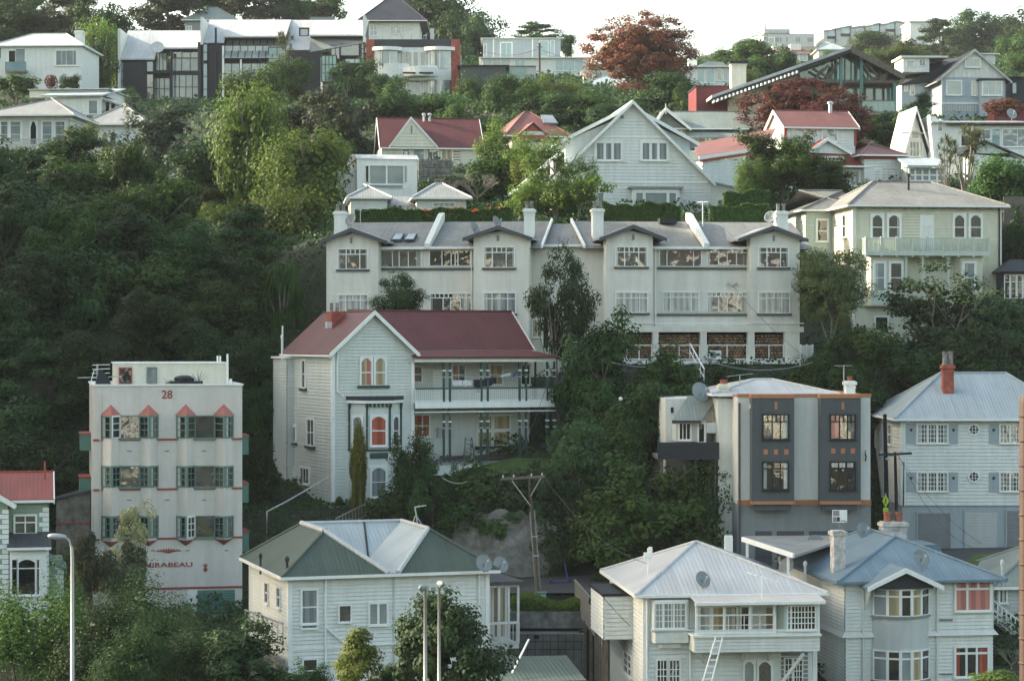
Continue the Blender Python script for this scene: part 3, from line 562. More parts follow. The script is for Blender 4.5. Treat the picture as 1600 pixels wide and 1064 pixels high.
# ---------------------------------------------------------------- white roofed house with the sun deck
def deck_house():
    s=House('weatherboard_house','white weatherboard house with a white hipped roof and a raised glazed sun deck','house',1007,1100,96,6); s.step=.19
    W=s.X(1274,0); ze=s.Z(928,1007); D=9.6; s.walls(0,W,0,D,-3,ze,'white',corner='trim')
    zr=s.Z(847,1105,4.6); s.hip(0,W,0,D,ze,zr,'roof_white',over=.45,inset=3.6,inset2=4.8,cap='roof_white')
    # box on the left side
    xa=s.X(944,3); z0=s.Z(999,960,3); z1=s.Z(931,960,3); b=s.walls(xa,0,3,7,z0,z1,'white',name='side_bay'); s.part('side_bay_roof',MB().box(xa-.1,0,2.9,7.1,z1,z1+.12),'near_black',b)
    s.w(975.5,936,988.5,963,pl='l',k=0,v=[.5],gl='glass_pale') ; s.w(977,1020,989,1052,pl='l',k=0,v=[.5],h=[.33,.66],gl='glass_pale')
    mb=MB()
    for i in range(5): y=3.1+i*.8; mb.box(xa+.05,xa+.2,y,y+.12,-4,z0)
    s.part('side_post',mb,'timber')
    # bow window bay
    x0,x1=s.X(1016),s.X(1078); zb,zt=s.Z(1011,1040),s.Z(935,1040); mb=MB(); n=7; pts=[(x0+(x1-x0)*i/n,-.75*math.sin(math.pi*(.12+.76*i/n))+.25) for i in range(n+1)]; pts=[(x0,0)]+pts+[(x1,0)]
    pts=[(x0,0),(x0+.15,-.45),(x1-.15,-.45),(x1,0)]; mb.prism([(a,b,zb+.25) for a,b in pts],(0,0,zt-zb-.25)); mb.prism([(x0+.3,0,zb),(x0+.45,-.2,zb),(x1-.45,-.2,zb),(x1-.3,0,zb)],(0,0,.25)); s.part('bay',mb,'white')
    kk=-.45; s.w(1024,943,1070,980,k=kk,v=[.27,.62],gl='glass_pale',fr='trim',bar=.09,cur=[(0,.25),(.7,.9)],tr=.08); gb=MB()
    for px in (1030,1044,1049,1058,1064): a,b=s.f(px,961,kk); gb.box(a-.015,a+.015,kk-.045,kk,s.Z(980,1045,kk),s.Z(943,1045,kk))
    for py in (952,961,970): a,b=s.f(1047,py,kk); gb.box(s.X(1024,kk),s.X(1070,kk),kk-.04,kk,b-.015,b+.015)
    s.part('glazing_bar',gb,'trim'); z=s.Z(982,1045,kk); s.part('sill',MB().box(x0-.02,x1+.02,-.56,0,z-.1,z-.02),'pale_blue_paint')
    s.w(1027,1031,1041,1066,v=[.33,.66],h=[.3,.6],gl='glass_dark',bar=.04); s.w(1046,1031,1061,1066,v=[.33,.66],h=[.3,.6],gl='glass',bar=.04)
    # sun deck, roofed and glazed
    k=-1.5; xd0,xd1=s.X(1085,k),s.X(1281,k); zf=s.Z(994,1180,k); zc=s.Z(943,1180,k); s.part('deck_body',MB().box(xd0,xd1,k+.05,0,s.Z(1018,1180,k),zf),'white')
    ft=MB(); 
    for i in range(7): zz=s.Z(1018,1180,k)+i*.14; ft.prism([(xd0,k+.04,zz),(xd1,k+.04,zz),(xd1,k+.01,zz),(xd0,k+.01,zz)],(0,0,.12))
    s.part('deck_fascia',ft,'white'); s.part('deck_floor',MB().box(xd0-.1,xd1+.05,k-.12,0,zf,zf+.09),'trim')
    rm=MB(); za,zb2=s.Z(941,1180,k-.3),s.Z(930,1180,.3)
    nn=60
    for i in range(nn): xx=xd0+(xd1-xd0+.2)*i/nn; rm.prism([(xx,k-.35,za),(xx+.06,k-.35,za+.05),(xx+.12,k-.35,za)],(0,k*-1+.45,zb2-za+.12))
    rr=s.part('deck_roof',rm,'roof_white'); s.part('gutter',MB().bar((xd0-.05,k-.4,za-.02),(xd1+.15,k-.4,za-.02),.1,.13),'trim',rr)
    for px in (1089,1132,1172,1210,1236,1279): x=s.X(px,k); s.part('post',MB().box(x-.05,x+.05,k,k+.1,zf+.08,za),'trim')
    s.rail((xd0+.1,k,zf+.08),(s.X(1212,k),k,zf+.08),.85,5,'trim',bw=.03); s.part('rail_bar',MB().bar((xd0,k,zf+.5),(s.X(1212,k),k,zf+.5),.03).bar((xd0,k,zf+.3),(s.X(1212,k),k,zf+.3),.03),'trim')
    s.w(1114,948,1150,985,v=[.5],gl='curtain_cream',cur=[(.5,.95)],cm='curtain_white',sill=False); s.w(1158,948,1173,985,gl='glass_dark',sill=False); s.w(1196,948,1210,985,gl='curtain_cream',sill=False); s.w(1094,948,1108,985,gl='curtain_white',sill=False)
    x0_,x1_=s.X(1226,k),s.X(1281,k); s.part('deck_room',MB().box(x0_,x1_,k+.02,0,zf+.1,za),'pale_blue_paint')
    s.w(1231.5,947,1273,982,k=k,off=-.02,v=[.125,.25,.375,.5,.625,.75,.875],h=[.25,.5,.75],bar=.035,gl='glass_dark',tr=.07); 
    for px,pq in ((1090,1100),(1170,1160),(1205,1200),(1262,1250)): s.part('brace',MB().bar((s.X(px,k),k+.1,zf-.1),(s.X(pq,0),0,zf-1.3),.09),'trim')
    # lower openings
    s.w(1163,1033,1177,1068,gl='glass_pale',arch=.15); s.w(1185,1033,1204,1068,gl='glass',arch=.2)
    x0_,x1_=s.X(1220),s.X(1262); s.part('doorway',MB().box(x0_,x1_,-.04,.0,-3,s.Z(1019,1240)),'mid_grey'); s.w(1226,1028,1236,1066,v=[.5],h=[.25,.5,.75],bar=.03,off=.05,gl='glass_dark',tr=.05); s.w(1240,1028,1252,1066,off=.05,v=[.33,.66],h=[.25,.5,.75],bar=.03,gl='glass_dark',tr=.05)
    s.part('brace',MB().bar((s.X(1257,k),k+.2,zf-.8),(s.X(1216,-.3),-.3,zf-2.4),.13),'trim')
    # ladder
    a=s.f(1118,996,k-.3); b=s.f(1098,1064,k-1.3); a2=s.f(1129,996,k-.3); b2=s.f(1112,1064,k-1.3); mb=MB(); A=V3(a[0],k-.3,a[1]);B=V3(b[0],k-1.3,b[1]);A2=V3(a2[0],k-.3,a2[1]);B2=V3(b2[0],k-1.3,b2[1])
    def wl(p): return V3(s.c*p[0]-s.s*p[1],s.s*p[0]+s.c*p[1],p[2])+s.o
    A,B,A2,B2=map(wl,(A,B,A2,B2)); B=B+(B-A)*.6; B2=B2+(B2-A2)*.6; o_=B.copy(); mb.bar(A-o_,B-o_,.045,.07).bar(A2-o_,B2-o_,.045,.07)
    e=tag(empty('ladder',tuple(o_)),'pale leaning ladder reaching up to the sun deck of the white roofed house','ladder'); mb.build('rail','trim',e)
    for i in range(11): t=(i+.5)/11; MB().bar(A+(B-A)*t-o_,A2+(B2-A2)*t-o_,.05,.07).build('rung','trim',e)
    x,z=s.f(1013,877,3.0); s.part('vent_pipe',MB().tube([(x,3,z-.6),(x,3,z+.6)],.05,7).box(x-.2,x+.16,2.9,3.1,z+.15,z+.4).tube([(x+.1,3,z+.3),(x+.1,3,z+.65)],.09,7),'trim'); s.pipe([(.1,-.1,-3),(.1,-.1,ze)],.05); s.pipe([(s.X(1078),-.1,-3),(s.X(1078),-.1,ze-.3)],.05)
    return s
K_=deck_house()
dish(1098,905,96.4,.38,'grey satellite dish on the front slope of the white hipped roof',.5,.55)
aerial(1191,900,940,95.2,'thin TV aerial with white rods before the right end of the white hipped roof',44,6,-.3,'trim')
# ---------------------------------------------------------------- blue roofed house
def blue_house():
    s=House('weatherboard_house','weatherboard house with slate blue hipped roof, curved bow windows and white brick chimney','house',1321,1100,101,8.5); s.step=.165
    W=s.X(1551); ze=s.Z(907,1321); D=9.8; zs=s.Z(995,1321); st=s.step
    s.walls(0,W,0,D,-3,zs,'white'); s.walls(-.02,W+.02,-.02,D,zs+.25,ze,'white',corner=None,name='upper_wall')
    sk=MB(); o=.22
    for (a,b) in (((-o,-o),(W+o,-o)),((-o,D),(-o,-o)),((W+o,-o),(W+o,D))):
        ia=(max(0,min(W,a[0])),max(0,a[1])); ib=(max(0,min(W,b[0])),max(0,b[1])); sk.poly([(a[0],a[1],zs),(b[0],b[1],zs),(ib[0],ib[1],zs+.3),(ia[0],ia[1],zs+.3)]); sk.poly([(ia[0],ia[1],zs),(ib[0],ib[1],zs),(b[0],b[1],zs),(a[0],a[1],zs)])
    s.part('flared_skirt',sk,'offwhite')
    zr=s.Z(838,1404,3.6); s.hip(0,W,0,D,ze,zr,'roof_blue',over=.5,axis='y',inset=4.0,inset2=2.4,gut='roof_blue',cap='roof_blue')
    # bow
    x0,x1=s.X(1363),s.X(1449); xm=(x0+x1)/2; hw=(x1-x0)/2; n=5
    def bow(y): return
    pts=[(xm-hw+2*hw*i/n, -.75*(1-((2*i/n-1)**2))-.15) for i in range(n+1)]; base=[(x0,0)]+pts+[(x1,0)]
    zA,zB=s.Z(1064,1405,-.6)-2,s.Z(921,1405,-.6); mb=MB(); mb.prism([(a,b,zA) for a,b in base],(0,0,zB-zA)); s.part('bow_bay',mb,'pale_grey')
    for (ya,yb,nm) in ((922,961,0),(1018,1062,1)):
        z1,z0=s.Z(ya,1405,-.7),s.Z(yb,1405,-.7); 
        for i in range(n):
            a,b=V3(*pts[i],0),V3(*pts[i+1],0); L=np.linalg.norm(b-a); U=(b-a)/L; N=V3(U[1],-U[0],0); N=N if N[1]<0 else -N
            s.win_at(a,U,N,.06,L-.06,z0,z1,t=.24,gl=('curtain_grey','curtain_cream','glass_dark','curtain_cream','glass_dark')[i] if nm==0 else ('curtain_grey','glass_dark','glass_pale','curtain_cream','glass_dark')[i],tr=.07,bar=.08,sill=False,dp=.06)
        sm=MB(); ou=[(xm+(a-xm)*1.06,b-.1) for a,b in pts]; sm.prism([(ou[0][0],0,z0-.14)]+[(a,b,z0-.14) for a,b in ou]+[(ou[-1][0],0,z0-.14)],(0,0,.09)); s.part('sill',sm,'mid_grey')
    # gable over bow
    k=-1.3; a=s.f(1416,891,k); l_=s.f(1356,922,k); r_=s.f(1475,918,k); zt=a[1]; zl=(l_[1]+r_[1])/2; th=.14
    for (xe) in (l_[0],r_[0]):
        s.part('porch_roof',MB().prism([(xe,k,zl),(a[0],k,zt),(a[0],k,zt+.1),(xe,k,zl+.1)],(0,4.2,0)),'roof_blue'); s.part('bargeboard',MB().prism([(xe,k-.05,zl-.1),(a[0],k-.05,zt-.12),(a[0],k-.05,zt+.12),(xe,k-.05,zl+.12)],(0,.05,0)),'trim')
    s.part('gable_face',MB().prism([(l_[0]+.35,k+.3,zl+.05),(r_[0]-.35,k+.3,zl+.05),(a[0],k+.3,zt-.1)],(0,.1,0)),'charcoal'); s.part('soffit',MB().box(l_[0]+.4,r_[0]-.4,k+.25,0,zl-.02,zl+.05),'charcoal')
    for x in (s.X(1366,k),s.X(1447,k)): s.part('bracket',MB().prism([(x-.04,0,zl-1.1),(x-.04,k+.4,zl),(x-.04,0,zl)],(.08,0,0)),'trim')
    s.w(1493,906,1545,952,off=.03,v=[.33],tv=[.33,.66],t=.29,gl='curtain_pink',cm='curtain_pink',bar=.1,tr=.1); z=s.Z(954,1520)
    s.w(1493,1011,1542,1055,v=[.33,.66],tv=[.33,.66],t=.2,gl='glass_dark',cur=[(0,.12),(.75,1)],cm='curtain_red',bar=.1,tr=.1)
    for px in (1347.5,1463): x=s.X(px); s.pipe([(x,-.1,-3),(x,-.1,ze-.1)],.05,'offwhite')
    s.pipe([(s.X(1468),-.1,s.Z(967.5,1468)),(s.X(1487),-.1,s.Z(967.5,1487))],.05,'mid_grey'); s.pipe([(s.X(1468),-.1,s.Z(1052,1468)),(s.X(1487),-.1,s.Z(1052,1487))],.04,'mid_grey')
    s.chimney(1303,829,1321,889,1.6,'brick_white',dep=.6,pots=0,extend=.6); s.chimney(1381,815,1417,840,6.4,'brick_white',dep=.7,pots=2,ph=.48,pr=.2,extend=.8)
    for px,y0,y1,kk in ((1258,880,898,3),(1219,872,890,6.5),(1566,878,899,.6)): flue(s,px,y0,y1,kk,.06,'pale_grey')
    mb=MB(); s.part('rear_roof',MB().prism([(W-2.0,D-1,ze),(W+.9,D-1,ze),(W+.5,D-1,ze+.75),(W-2,D-1,ze+.75)],(0,2.5,0)),'roof_blue')
blue_house()
dish(1439.5,872,102.0,.42,'round satellite dish in the middle of the slate blue roof',.4,.5); dish(1229,884,105,.5,'satellite dish at the left eave of the slate blue roof',-.9,.4)
dish(1275,850,111,.5,'satellite dish on the edge of the flat carport roof, behind the painted chimney',.2,.3); dish(1350,829,108,.45,'satellite dish peeping over the ridge of the slate blue roof, under the estate sign',.4,.4)
def corner_house():
    s=House('weatherboard_house','grey weatherboard house with a dark roof and ramp, half hidden at the right edge','house',1557,1060,109,4); s.step=.19; ze=s.Z(916,1570)
    s.walls(0,7,0,7,-3,ze,'pale_grey'); s.hip(0,7,0,7,ze,ze+2.0,'roof_greygreen',over=.4); s.w(1562,922,1566,940,gl='glass'); s.w(1568,922,1571,940,gl='glass')
    p=V3(s.X(1552,-1.4),-1.4,s.Z(968,1552,-1.4)); q=V3(s.X(1600,-1.4),-1.4,s.Z(1006,1600,-1.4))
    s.part('ramp',MB().prism([p+V3(0,0,0),q,q+V3(0,1.3,0),p+V3(0,1.3,0)],(0,0,-.15)),'timber_grey'); s.rail(p,q,.95,7,'trim',bw=.06); mb=MB(); mb.bar(p+V3(0,0,.5),q+V3(0,0,.5),.06,.12).bar(p+V3(0,0,.25),q+V3(0,0,.25),.06,.12); s.part('rail_board',mb,'offwhite')
corner_house()
# ---------------------------------------------------------------- the flats with dark bays and orange trim
def grey_flats():
    s=House('apartment_block','modern rendered flats with two charcoal bays, orange trim and grey garage doors below','apartment block',1152.6,880,116,1.5)
    W=s.X(1360); zt=s.Z(620,1250); D=11; zo=s.Z(787.5,1250)
    s.part('wall',MB().box(0,W,0,D,zo,zt),'offwhite'); s.part('base_wall',MB().box(-.01,W+.01,-.06,D-.3,-3,zo),'mid_grey')
    s.part('orange_band',MB().box(-.02,W+.02,-.12,.0,zo-.06,zo+.22),'orange_paint'); s.part('coping',MB().box(-.03,W+.04,-.06,.25,zt,zt+.16).box(-.03,.2,.25,D,zt,zt+.1).box(W-.2,W+.04,.25,D,zt,zt+.1),'orange_paint')
    for i,(x0,x1) in enumerate(((1175,1241),(1282.5,1345))):
        k=-.85; a,b=s.X(x0,k),s.X(x1,k); z0,z1=s.Z(798,x0,k),s.Z(622,x0,k); mb=MB(); mb.box(a,b,k,0,z0+.3,z1); mb.prism([(a+.15,k+.12,z0),(b-.15,k+.12,z0),(b-.15,0,z0),(a+.15,0,z0)],(0,0,.3)); bay=s.part('bay',mb,'dark_grey')
        s.part('coping',MB().box(a-.05,b+.05,k-.05,.0,z1,z1+.2),'orange_paint',bay); zz=s.Z(786,x0,k); s.part('orange_line',MB().box(a-.02,b+.02,k-.04,0,zz-.06,zz+.1),'orange_paint',bay)
        wl,wr=((1193,1230.5),(1298.5,1335))[i]
        s.w(wl,649,wr,685,k=k,v=[.36,.7],tv=[.18,.36,.53,.7,.85],h=[],t=.27,fr='near_black',tr=.08,bar=.06,gl='glass' if i==0 else 'glass',cur=[(.82,1)] if i==0 else [(0,.36)],cm='curtain_white' if i==0 else 'curtain_pink')
        s.w(wl,723,wr,764,k=k,v=[.36,.7],t=.22,fr='near_black',tr=.08,bar=.06,gl='glass_dark',cur=[(0,.13),(.84,1)] if i==0 else [],cm='curtain_white')
        if i==1:
            for xa,xb in ((1300,1308.5),(1311.5,1320),(1323.5,1332.5)): s.fbox(xa,722.5,xb,730,k,0,'blind','curtain_white',proud=.075)
        for px in ((1196.3,1212.4,1228.7),(1302,1317.2,1332.6))[i]: py=(706,704.3)[i]; s.fbox(px-3.3,py-4,px+3.3,py+4,k,0,'orange_square','orange_paint',proud=.035)
        px=(1212.4,1317)[i]; s.fbox(px-2,628,px+2,639.5,k,0,'orange_bar','orange_paint',proud=.035)
    for x0,x1 in ((1180,1206),(1213.5,1256),(1264,1307),(1312,1357)):
        a,b=s.X(x0,-.06),s.X(x1,-.06); z1=s.Z(808.5,x0,-.06); mb=MB()
        for j in range(10): mb.box(a,b,-.08-.012*(j%2),-.05,-.8+j*.25,min(z1,-.8+j*.25+.24))
        s.part('garage_door',mb,'dark_grey')
    s.pipe([(s.X(1155),-.12,-1),(s.X(1155),-.12,zt-.3)],.055,'dark_grey'); s.pipe([(s.X(1176.5),-.2,zo+.3),(s.X(1176.5),-.2,zt-.8)],.05,'trim'); q=s.f(1175,635,-.2); s.part('rain_head',MB().box(q[0]-.12,q[0]+.15,-.3,-.05,q[1]-.1,q[1]+.12),'trim')
    s.part('wall_ornament',MB().tube([(s.X(1352),-.05,s.Z(704,1352)),(s.X(1351),-.15,s.Z(709,1352)),(s.X(1353),-.08,s.Z(713,1352)),(s.X(1351.5),-.12,s.Z(720,1352))],.035,6),'near_black')
    # hip roof behind the parapet
    za=s.Z(615,1170,3); zr=s.Z(593,1200,6); xa,xb=s.X(1103,5),s.X(1296,5); s.hip(xa+.4,xb-.4,2.2,9.8,za,zr,'roof_white',inset=2.8,inset2=3.0,over=.4)
    # left annex with tiled awning and dark balcony
    k=5.0; xa=s.X(1040,k); zt2=s.Z(623,1060,k); s.part('annex_wall',MB().box(xa,0,k,D,-3,zt2),'offwhite'); xm=s.X(1122,2.2); s.part('side_wall',MB().box(xm,0,2.2,k,-3,zt-.15),'offwhite')
    k2=2.6; a=s.f(1050,658,k2-.3); b=s.f(1095,658,k2-.3); c=s.f(1075,618,k); d_=s.f(1123,618,k)
    rf=MB(); rf.prism([(a[0],k2-.3,a[1]),(b[0],k2-.3,b[1]),(d_[0],k,d_[1]),(c[0],k,c[1])],(0,.02,-.14)); r=s.part('awning_roof',rf,'roof_tile_dark' if 0 else 'roof_greygreen'); s.part('gutter',MB().bar((a[0],k2-.35,a[1]),(b[0],k2-.35,b[1]),.08),'charcoal',r)
    xa2,xb2=s.X(1057,k2),s.X(1105,k2); zz=s.Z(690,1070,k2); s.part('annex_room',MB().box(xa2,xb2,k2+.3,k,zz,a[1]),'pale_grey'); s.w(1062,661,1078,686,k=k2+.3,v=[.3,.65],gl='glass_dark'); s.w(1092,662,1100,690,k=k2+.3,gl='glass_dark',sill=False)
    q=s.f(1103,661,k2); s.part('heat_pump',MB().box(q[0]-.1,q[0]+.9,k2+.5,k2+.9,s.Z(677,1105,k2),s.Z(661,1105,k2)),'trim')
    k3=1.6; a,b=s.X(1028,k3),s.X(1124,k3); z0,z1=s.Z(718,1080,k3),s.Z(690.5,1080,k3); mb=MB()
    for j in range(6): zz=z0+(z1-z0)*j/6; mb.box(a,b,k3,k3+.05,zz+.01,zz+(z1-z0)/6-.015)
    mb.box(a,b,k3+.05,k3+.09,z0,z1-.03); bl=s.part('balcony',mb,'charcoal'); s.part('balcony_floor',MB().box(a,b,k3+.09,k,z0,z0+.2),'timber',bl)
    for px in (1032,1068,1085,1115): x=s.X(px,k3+.5); s.part('balcony_post',MB().box(x,x+.14,k3+.5,k3+.64,-2,z0),'timber',bl)
    s.chimney(1124.5,600,1139,620,2.5,'cream',pots=1,ph=.25,pr=.22,extend=.5,dep=.6); s.chimney(1322,595,1336.5,617,3,'white',pots=1,ph=.25,pr=.15,extend=.5)
    q=s.f(1048,645,k); s.part('wall_vent',MB().box(q[0],q[0]+.15,k-.04,k,q[1],q[1]+.3),'near_black')
grey_flats()
aerial(1318.5,570,615,118,'TV aerial on a thin mast over the flats with charcoal bays',24,7,0)
aerial(1156,585,617,120,'TV aerial at the left end of the pale roof over the flats',40,8,.1)
dish(1095,613,120,.6,'large satellite dish left of the cream chimney of the flats',.5,.4)
# ---------------------------------------------------------------- shuttered house
def shutter_house():
    s=House('weatherboard_house','white house with pale blue roof, round windows, shutters and garages beneath','house',1409,857,126,0); s.step=.2
    W=13.5; ze=s.Z(654,1409); D=9; zw=s.Z(790,1450); s.walls(0,W,0,D,zw,ze,'white',corner='trim'); s.part('base_wall',MB().box(.03,W-.03,.06,D,-3,zw),'shutter_blue')
    zr=s.Z(583,1490,4.5); s.hip(0,9.6,0,D,ze,zr,'roof_blue_pale',over=.5,inset=3.6,inset2=3.2,cap='roof_blue_pale')
    g=s.grid
    def ww(x0,x1,y0,y1):
        s.w(x0,y0,x1,y1,v=[.11,.22,.33,.44,.56,.67,.78,.89],h=[.25,.5,.75],bar=.035,gl='glass',cur=[(0,.1),(.9,1)],tr=.09)
        q=[]
        for px in (x0+(x1-x0)/3,x0+(x1-x0)*2/3): a,b=s.f(px,(y0+y1)/2); s.part('mullion',MB().box(a-.06,a+.06,-.125,0,s.Z(y1,px),s.Z(y0,px)),'trim')
    def shut(x0,x1,y0,y1):
        c=s.fbox(x0,y0,x1,y1,0,0,'shutter','shutter_blue',proud=.07); q=s.f((x0+x1)/2,(y0+y1)/2-6); s.part('shutter_hole',MB().lathe((q[0],-.075,q[1]),[(.001,0),(.09,0),(.09,.01),(.001,.01)],8,(0,1,0)),'charcoal',c)
    for y0,y1 in ((664,691),(739,766)):
        ww(1434,1479,y0,y1); shut(1416.5,1430,y0-1.5,y1+2); shut(1482.5,1496.5,y0-1.5,y1+2); shut(1545,1559.5,y0-1.5,y1+2); ww(1563,1607,y0,y1)
    for py in (671,744.5):
        x,z=s.f(1521.3,py); r=.25; rg=MB().lathe((x,-.11,z),[(r,0),(r+.1,0),(r+.1,.11),(r,.11),(r,0)],18,(0,1,0)); w_=s.part('window',rg,'trim'); s.part('pane',MB().lathe((x,-.07,z),[(.001,0),(r,0)],18,(0,1,0)),'glass_dark',w_); gb=MB()
        for t in (-.09,.09): gb.box(x-r,x+r,-.1,-.075,z+t-.014,z+t+.014).box(x+t-.014,x+t+.014,-.102,-.077,z-r,z+r)
        s.part('glazing_bar',gb,'trim',w_)
    s.w(1388.5,664,1394.5,693,pl='l',gl='glass_pale',h=[.5])
    for x0,x1,y0,m in ((1434,1485,801.5,'mid_grey'),(1508,1558,799.5,'pale_grey'),(1573,1620,798,'mid_grey')):
        a,b=s.X(x0,.06),s.X(x1,.06); z1=s.Z(y0,x0,.06); mb=MB(); n=14
        for j in range(n+3): z=z1-.16*(j+1); mb.box(a,b,.0+.012*(j%2),.1,z,z+.15)
        s.part('garage_door',mb,m); s.part('door_frame',MB().box(a-.08,a,-.0,.1,-1,z1+.08).box(b,b+.08,-.0,.1,-1,z1+.08).box(a,b,-.0,.1,z1,z1+.08),'shutter_blue')
    s.chimney(1474,570,1490.5,616,2.2,'brick_red',dep=.6,pots=2,potm='rubble_stone',ph=.8,pr=.17,extend=.8)
    s.pipe([(s.X(1413),-.1,zw),(s.X(1413),-.1,ze-.2)],.045); s.pipe([(s.X(1411),-.12,zw),(s.X(1412),-.12,zw+2.5)],.03,'charcoal')
    for px in (1417,1470,1504): x=s.X(px); s.part('eave_bracket',MB().box(x-.05,x+.1,-.3,0,ze-.2,ze-.1),'trim')
shutter_house()
# ---------------------------------------------------------------- the red roofed villa with the verandah
def red_villa():
    s=House('villa','large two storey weatherboard villa with a deep red roof, bay window and green posted verandah','villa',519.7,800,124,22.5); s.step=.185; s.bk=(0,1.9)
    W=s.X(645); D=8.9; ze=s.Z(549,520); zr=s.Z(489,583); xr=W/2
    fr=[(0,-3),(W,-3),(W,ze),(xr,zr-.1),(0,ze)]
    s.walls(0,W,0,D,-3,ze,'villa_blue_white',front=fr,corner='trim')
    s.gable(0,W,0,D,ze,zr,'roof_red',over=.3,axis='y',ob=.35)
    # lower lean-to behind, left
    s.walls(-.45,0,D-1.6,D+1.2,-3,ze-.4,'villa_blue_white',name='rear_wall'); s.part('rear_eave',MB().box(-.6,.1,D-1.7,D+1.3,ze-.45,ze-.33),'trim')
    # main wing to the right
    ym=1.9; xe=s.X(826,ym); y1=ym+6.4; zem=s.Z(544,740,ym); zrm=s.Z(489.5,740,ym+3.2); st=s.step; sd=[(ym,-3),(y1,-3),(y1,zem),(ym+3.2,zrm-.1),(ym,zem)]
    s.walls(W,xe,ym,y1,-3,zem,'villa_blue_white',left=sd,name='main_wall')
    s.gable(W-2,xe,ym,y1,zem,zrm,'roof_red',axis='x',over=.3,name='main_roof',ob=.25)
    # verandah
    yv=-.35; xv=s.X(868,yv); zt=s.Z(559.5,740,yv); zu=s.Z(549,740,ym-.2); zf=s.Z(628,740,yv); zg=s.Z(720,780,yv)
    rf=MB(); rf.prism([(W-.1,yv-.25,zt),(xv+.1,yv-.25,zt),(xe-.2,ym+.05,zu+.05),(W-.1,ym+.05,zu+.05)],(0,0,.09)); rf.prism([(xv+.1,yv-.25,zt),(xv+.1,y1-.5,zt),(xe-.2,y1-.5,zu+.05),(xe-.2,ym+.05,zu+.05)],(0,0,.09)); vr=s.part('verandah_roof',rf,'roof_red')
    s.part('fascia',MB().box(W,xv,yv-.03,yv+.06,zt-.22,zt-.02).box(xv-.06,xv+.03,yv,y1-.6,zt-.22,zt-.02),'trim',vr)
    fl=MB(); fl.box(W,xv,yv,ym,zf-.1,zf).box(xe,xv,ym,y1-.6,zf-.1,zf); f_=s.part('upper_floor',fl,'trim'); s.part('floor_fascia',MB().box(W,xv,yv-.05,yv,zf-.33,zf+.02).box(W,xv,yv-.02,yv+.04,zf-.58,zf-.52),'trim',f_)
    s.part('ground_deck',MB().box(W-.02,xv+.1,yv-.1,ym,zg-.12,zg),'mid_grey'); s.part('deck_base',MB().box(W,xv+.05,yv-.04,ym,zg-.75,zg-.12),'villa_blue_white')
    for px in (693.5,703,752,762,812,822,855,866):
        x=s.X(px,yv+.05); pm=MB(); pm.box(x-.055,x+.055,yv,yv+.11,zf,zt-.2).box(x-.055,x+.055,yv,yv+.11,zg,zf-.33); po=s.part('post',pm,'dark_green_paint')
        s.part('capital',MB().box(x-.09,x+.09,yv-.03,yv+.14,zt-.75,zt-.67).box(x-.08,x+.08,yv-.02,yv+.13,zt-1.1,zt-1.06).box(x-.09,x+.09,yv-.03,yv+.14,zf-1.15,zf-1.07).box(x-.08,x+.08,yv-.02,yv+.13,zf-1.5,zf-1.46),'trim',po)
    for y in (2.4,4.6,7.0):
        x=xv-.08; s.part('post',MB().box(x-.05,x+.05,y,y+.1,zf,zt-.2).box(x-.05,x+.05,y,y+.1,-2,zf),'dark_green_paint')
    s.rail((W+.05,yv+.05,zf),(xv-.05,yv+.05,zf),.78,70,'trim',top='dark_green_paint',bw=.05); s.rail((xv-.05,yv+.1,zf),(xv-.05,y1-.8,zf),.78,30,'trim',top='dark_green_paint',bw=.05)
    s.part('side_ledge',MB().box(xv,xv+.7,2.5,5.5,zf+.05,zf+.15),'trim'); s.part('side_screen',MB().box(xv-.3,xv-.2,3,6,-2.5,zf),'trim')
    # windows behind the verandah
    s.w(647,574,657.5,596,k=ym,h=[.5],gl='curtain_red',cur=[(.3,.8)],cm='curtain_grey',sill=False); s.w(707,571,725,600,k=ym,v=[.5],h=[.5],gl='glass',cur=[(0,.3)],cm='curtain_pink'); s.w(766,571,783.5,600,k=ym,h=[.5],gl='curtain_cream')
    s.w(647,649,669.5,681,k=ym,v=[.55],h=[.5],gl='curtain_red',bar=.07); s.w(746,650,795,695,k=ym,v=[.47],h=[.5],gl='curtain_cream',bar=.2,sillm='dark_green_paint'); s.w(814,571,826,600,k=ym,h=[.5],gl='glass_dark')
    s.w(680,668,691,684,k=ym,gl='curtain_white',sill=False,tr=.04)
    s.part('door',MB().box(s.X(676,ym),s.X(690,ym),ym-.04,ym,s.Z(612+12,683,ym),s.Z(578,683,ym)),'trim')
    # gable windows
    for a,b in ((564,579.3),(586,601)): s.w(a,560,b,601.5,h=[.47],arch=.22,gl='curtain_pink' if a<570 else 'curtain_white',cur=[(.0,.55)] if a<570 else [(0,.8)],cm='curtain_cream',bar=.06,tr=.1,sill=False)
    a,b=s.f(558,605),s.f(608,605); s.part('sill',MB().box(a[0],b[0],-.16,0,a[1]-.05,a[1]+.1),'dark_green_paint'); cp=MB()
    # bay window, canted
    k=-.95; x0,x1=s.X(545,0),s.X(626,0); xa,xb=s.X(573,k),s.X(609,k); z0,z1=s.Z(704,585,k),s.Z(630,585,k); base=[(x0,0),(xa,k),(xb,k),(x1,0)]
    mb=MB(); mb.prism([(a,b,-3) for a,b in base],(0,0,z1+3)); s.part('bay',mb,'villa_blue_white'); ou=[(x0-.2,0),(xa-.15,k-.22),(xb+.15,k-.22),(x1+.2,0)]
    s.part('bay_cornice',MB().prism([(a,b,z1) for a,b in ou],(0,0,.16)),'trim'); s.part('bay_roof',MB().prism([(a*1.0,b-.03 if b else 0,z1+.16) for a,b in ou],(0,0,.22)),'charcoal')
    s.part('bay_sill',MB().prism([(x0-.1,0,z0-.02),(xa-.07,k-.1,z0-.02),(xb+.07,k-.1,z0-.02),(x1+.1,0,z0-.02)],(0,0,.1)),'dark_green_paint')
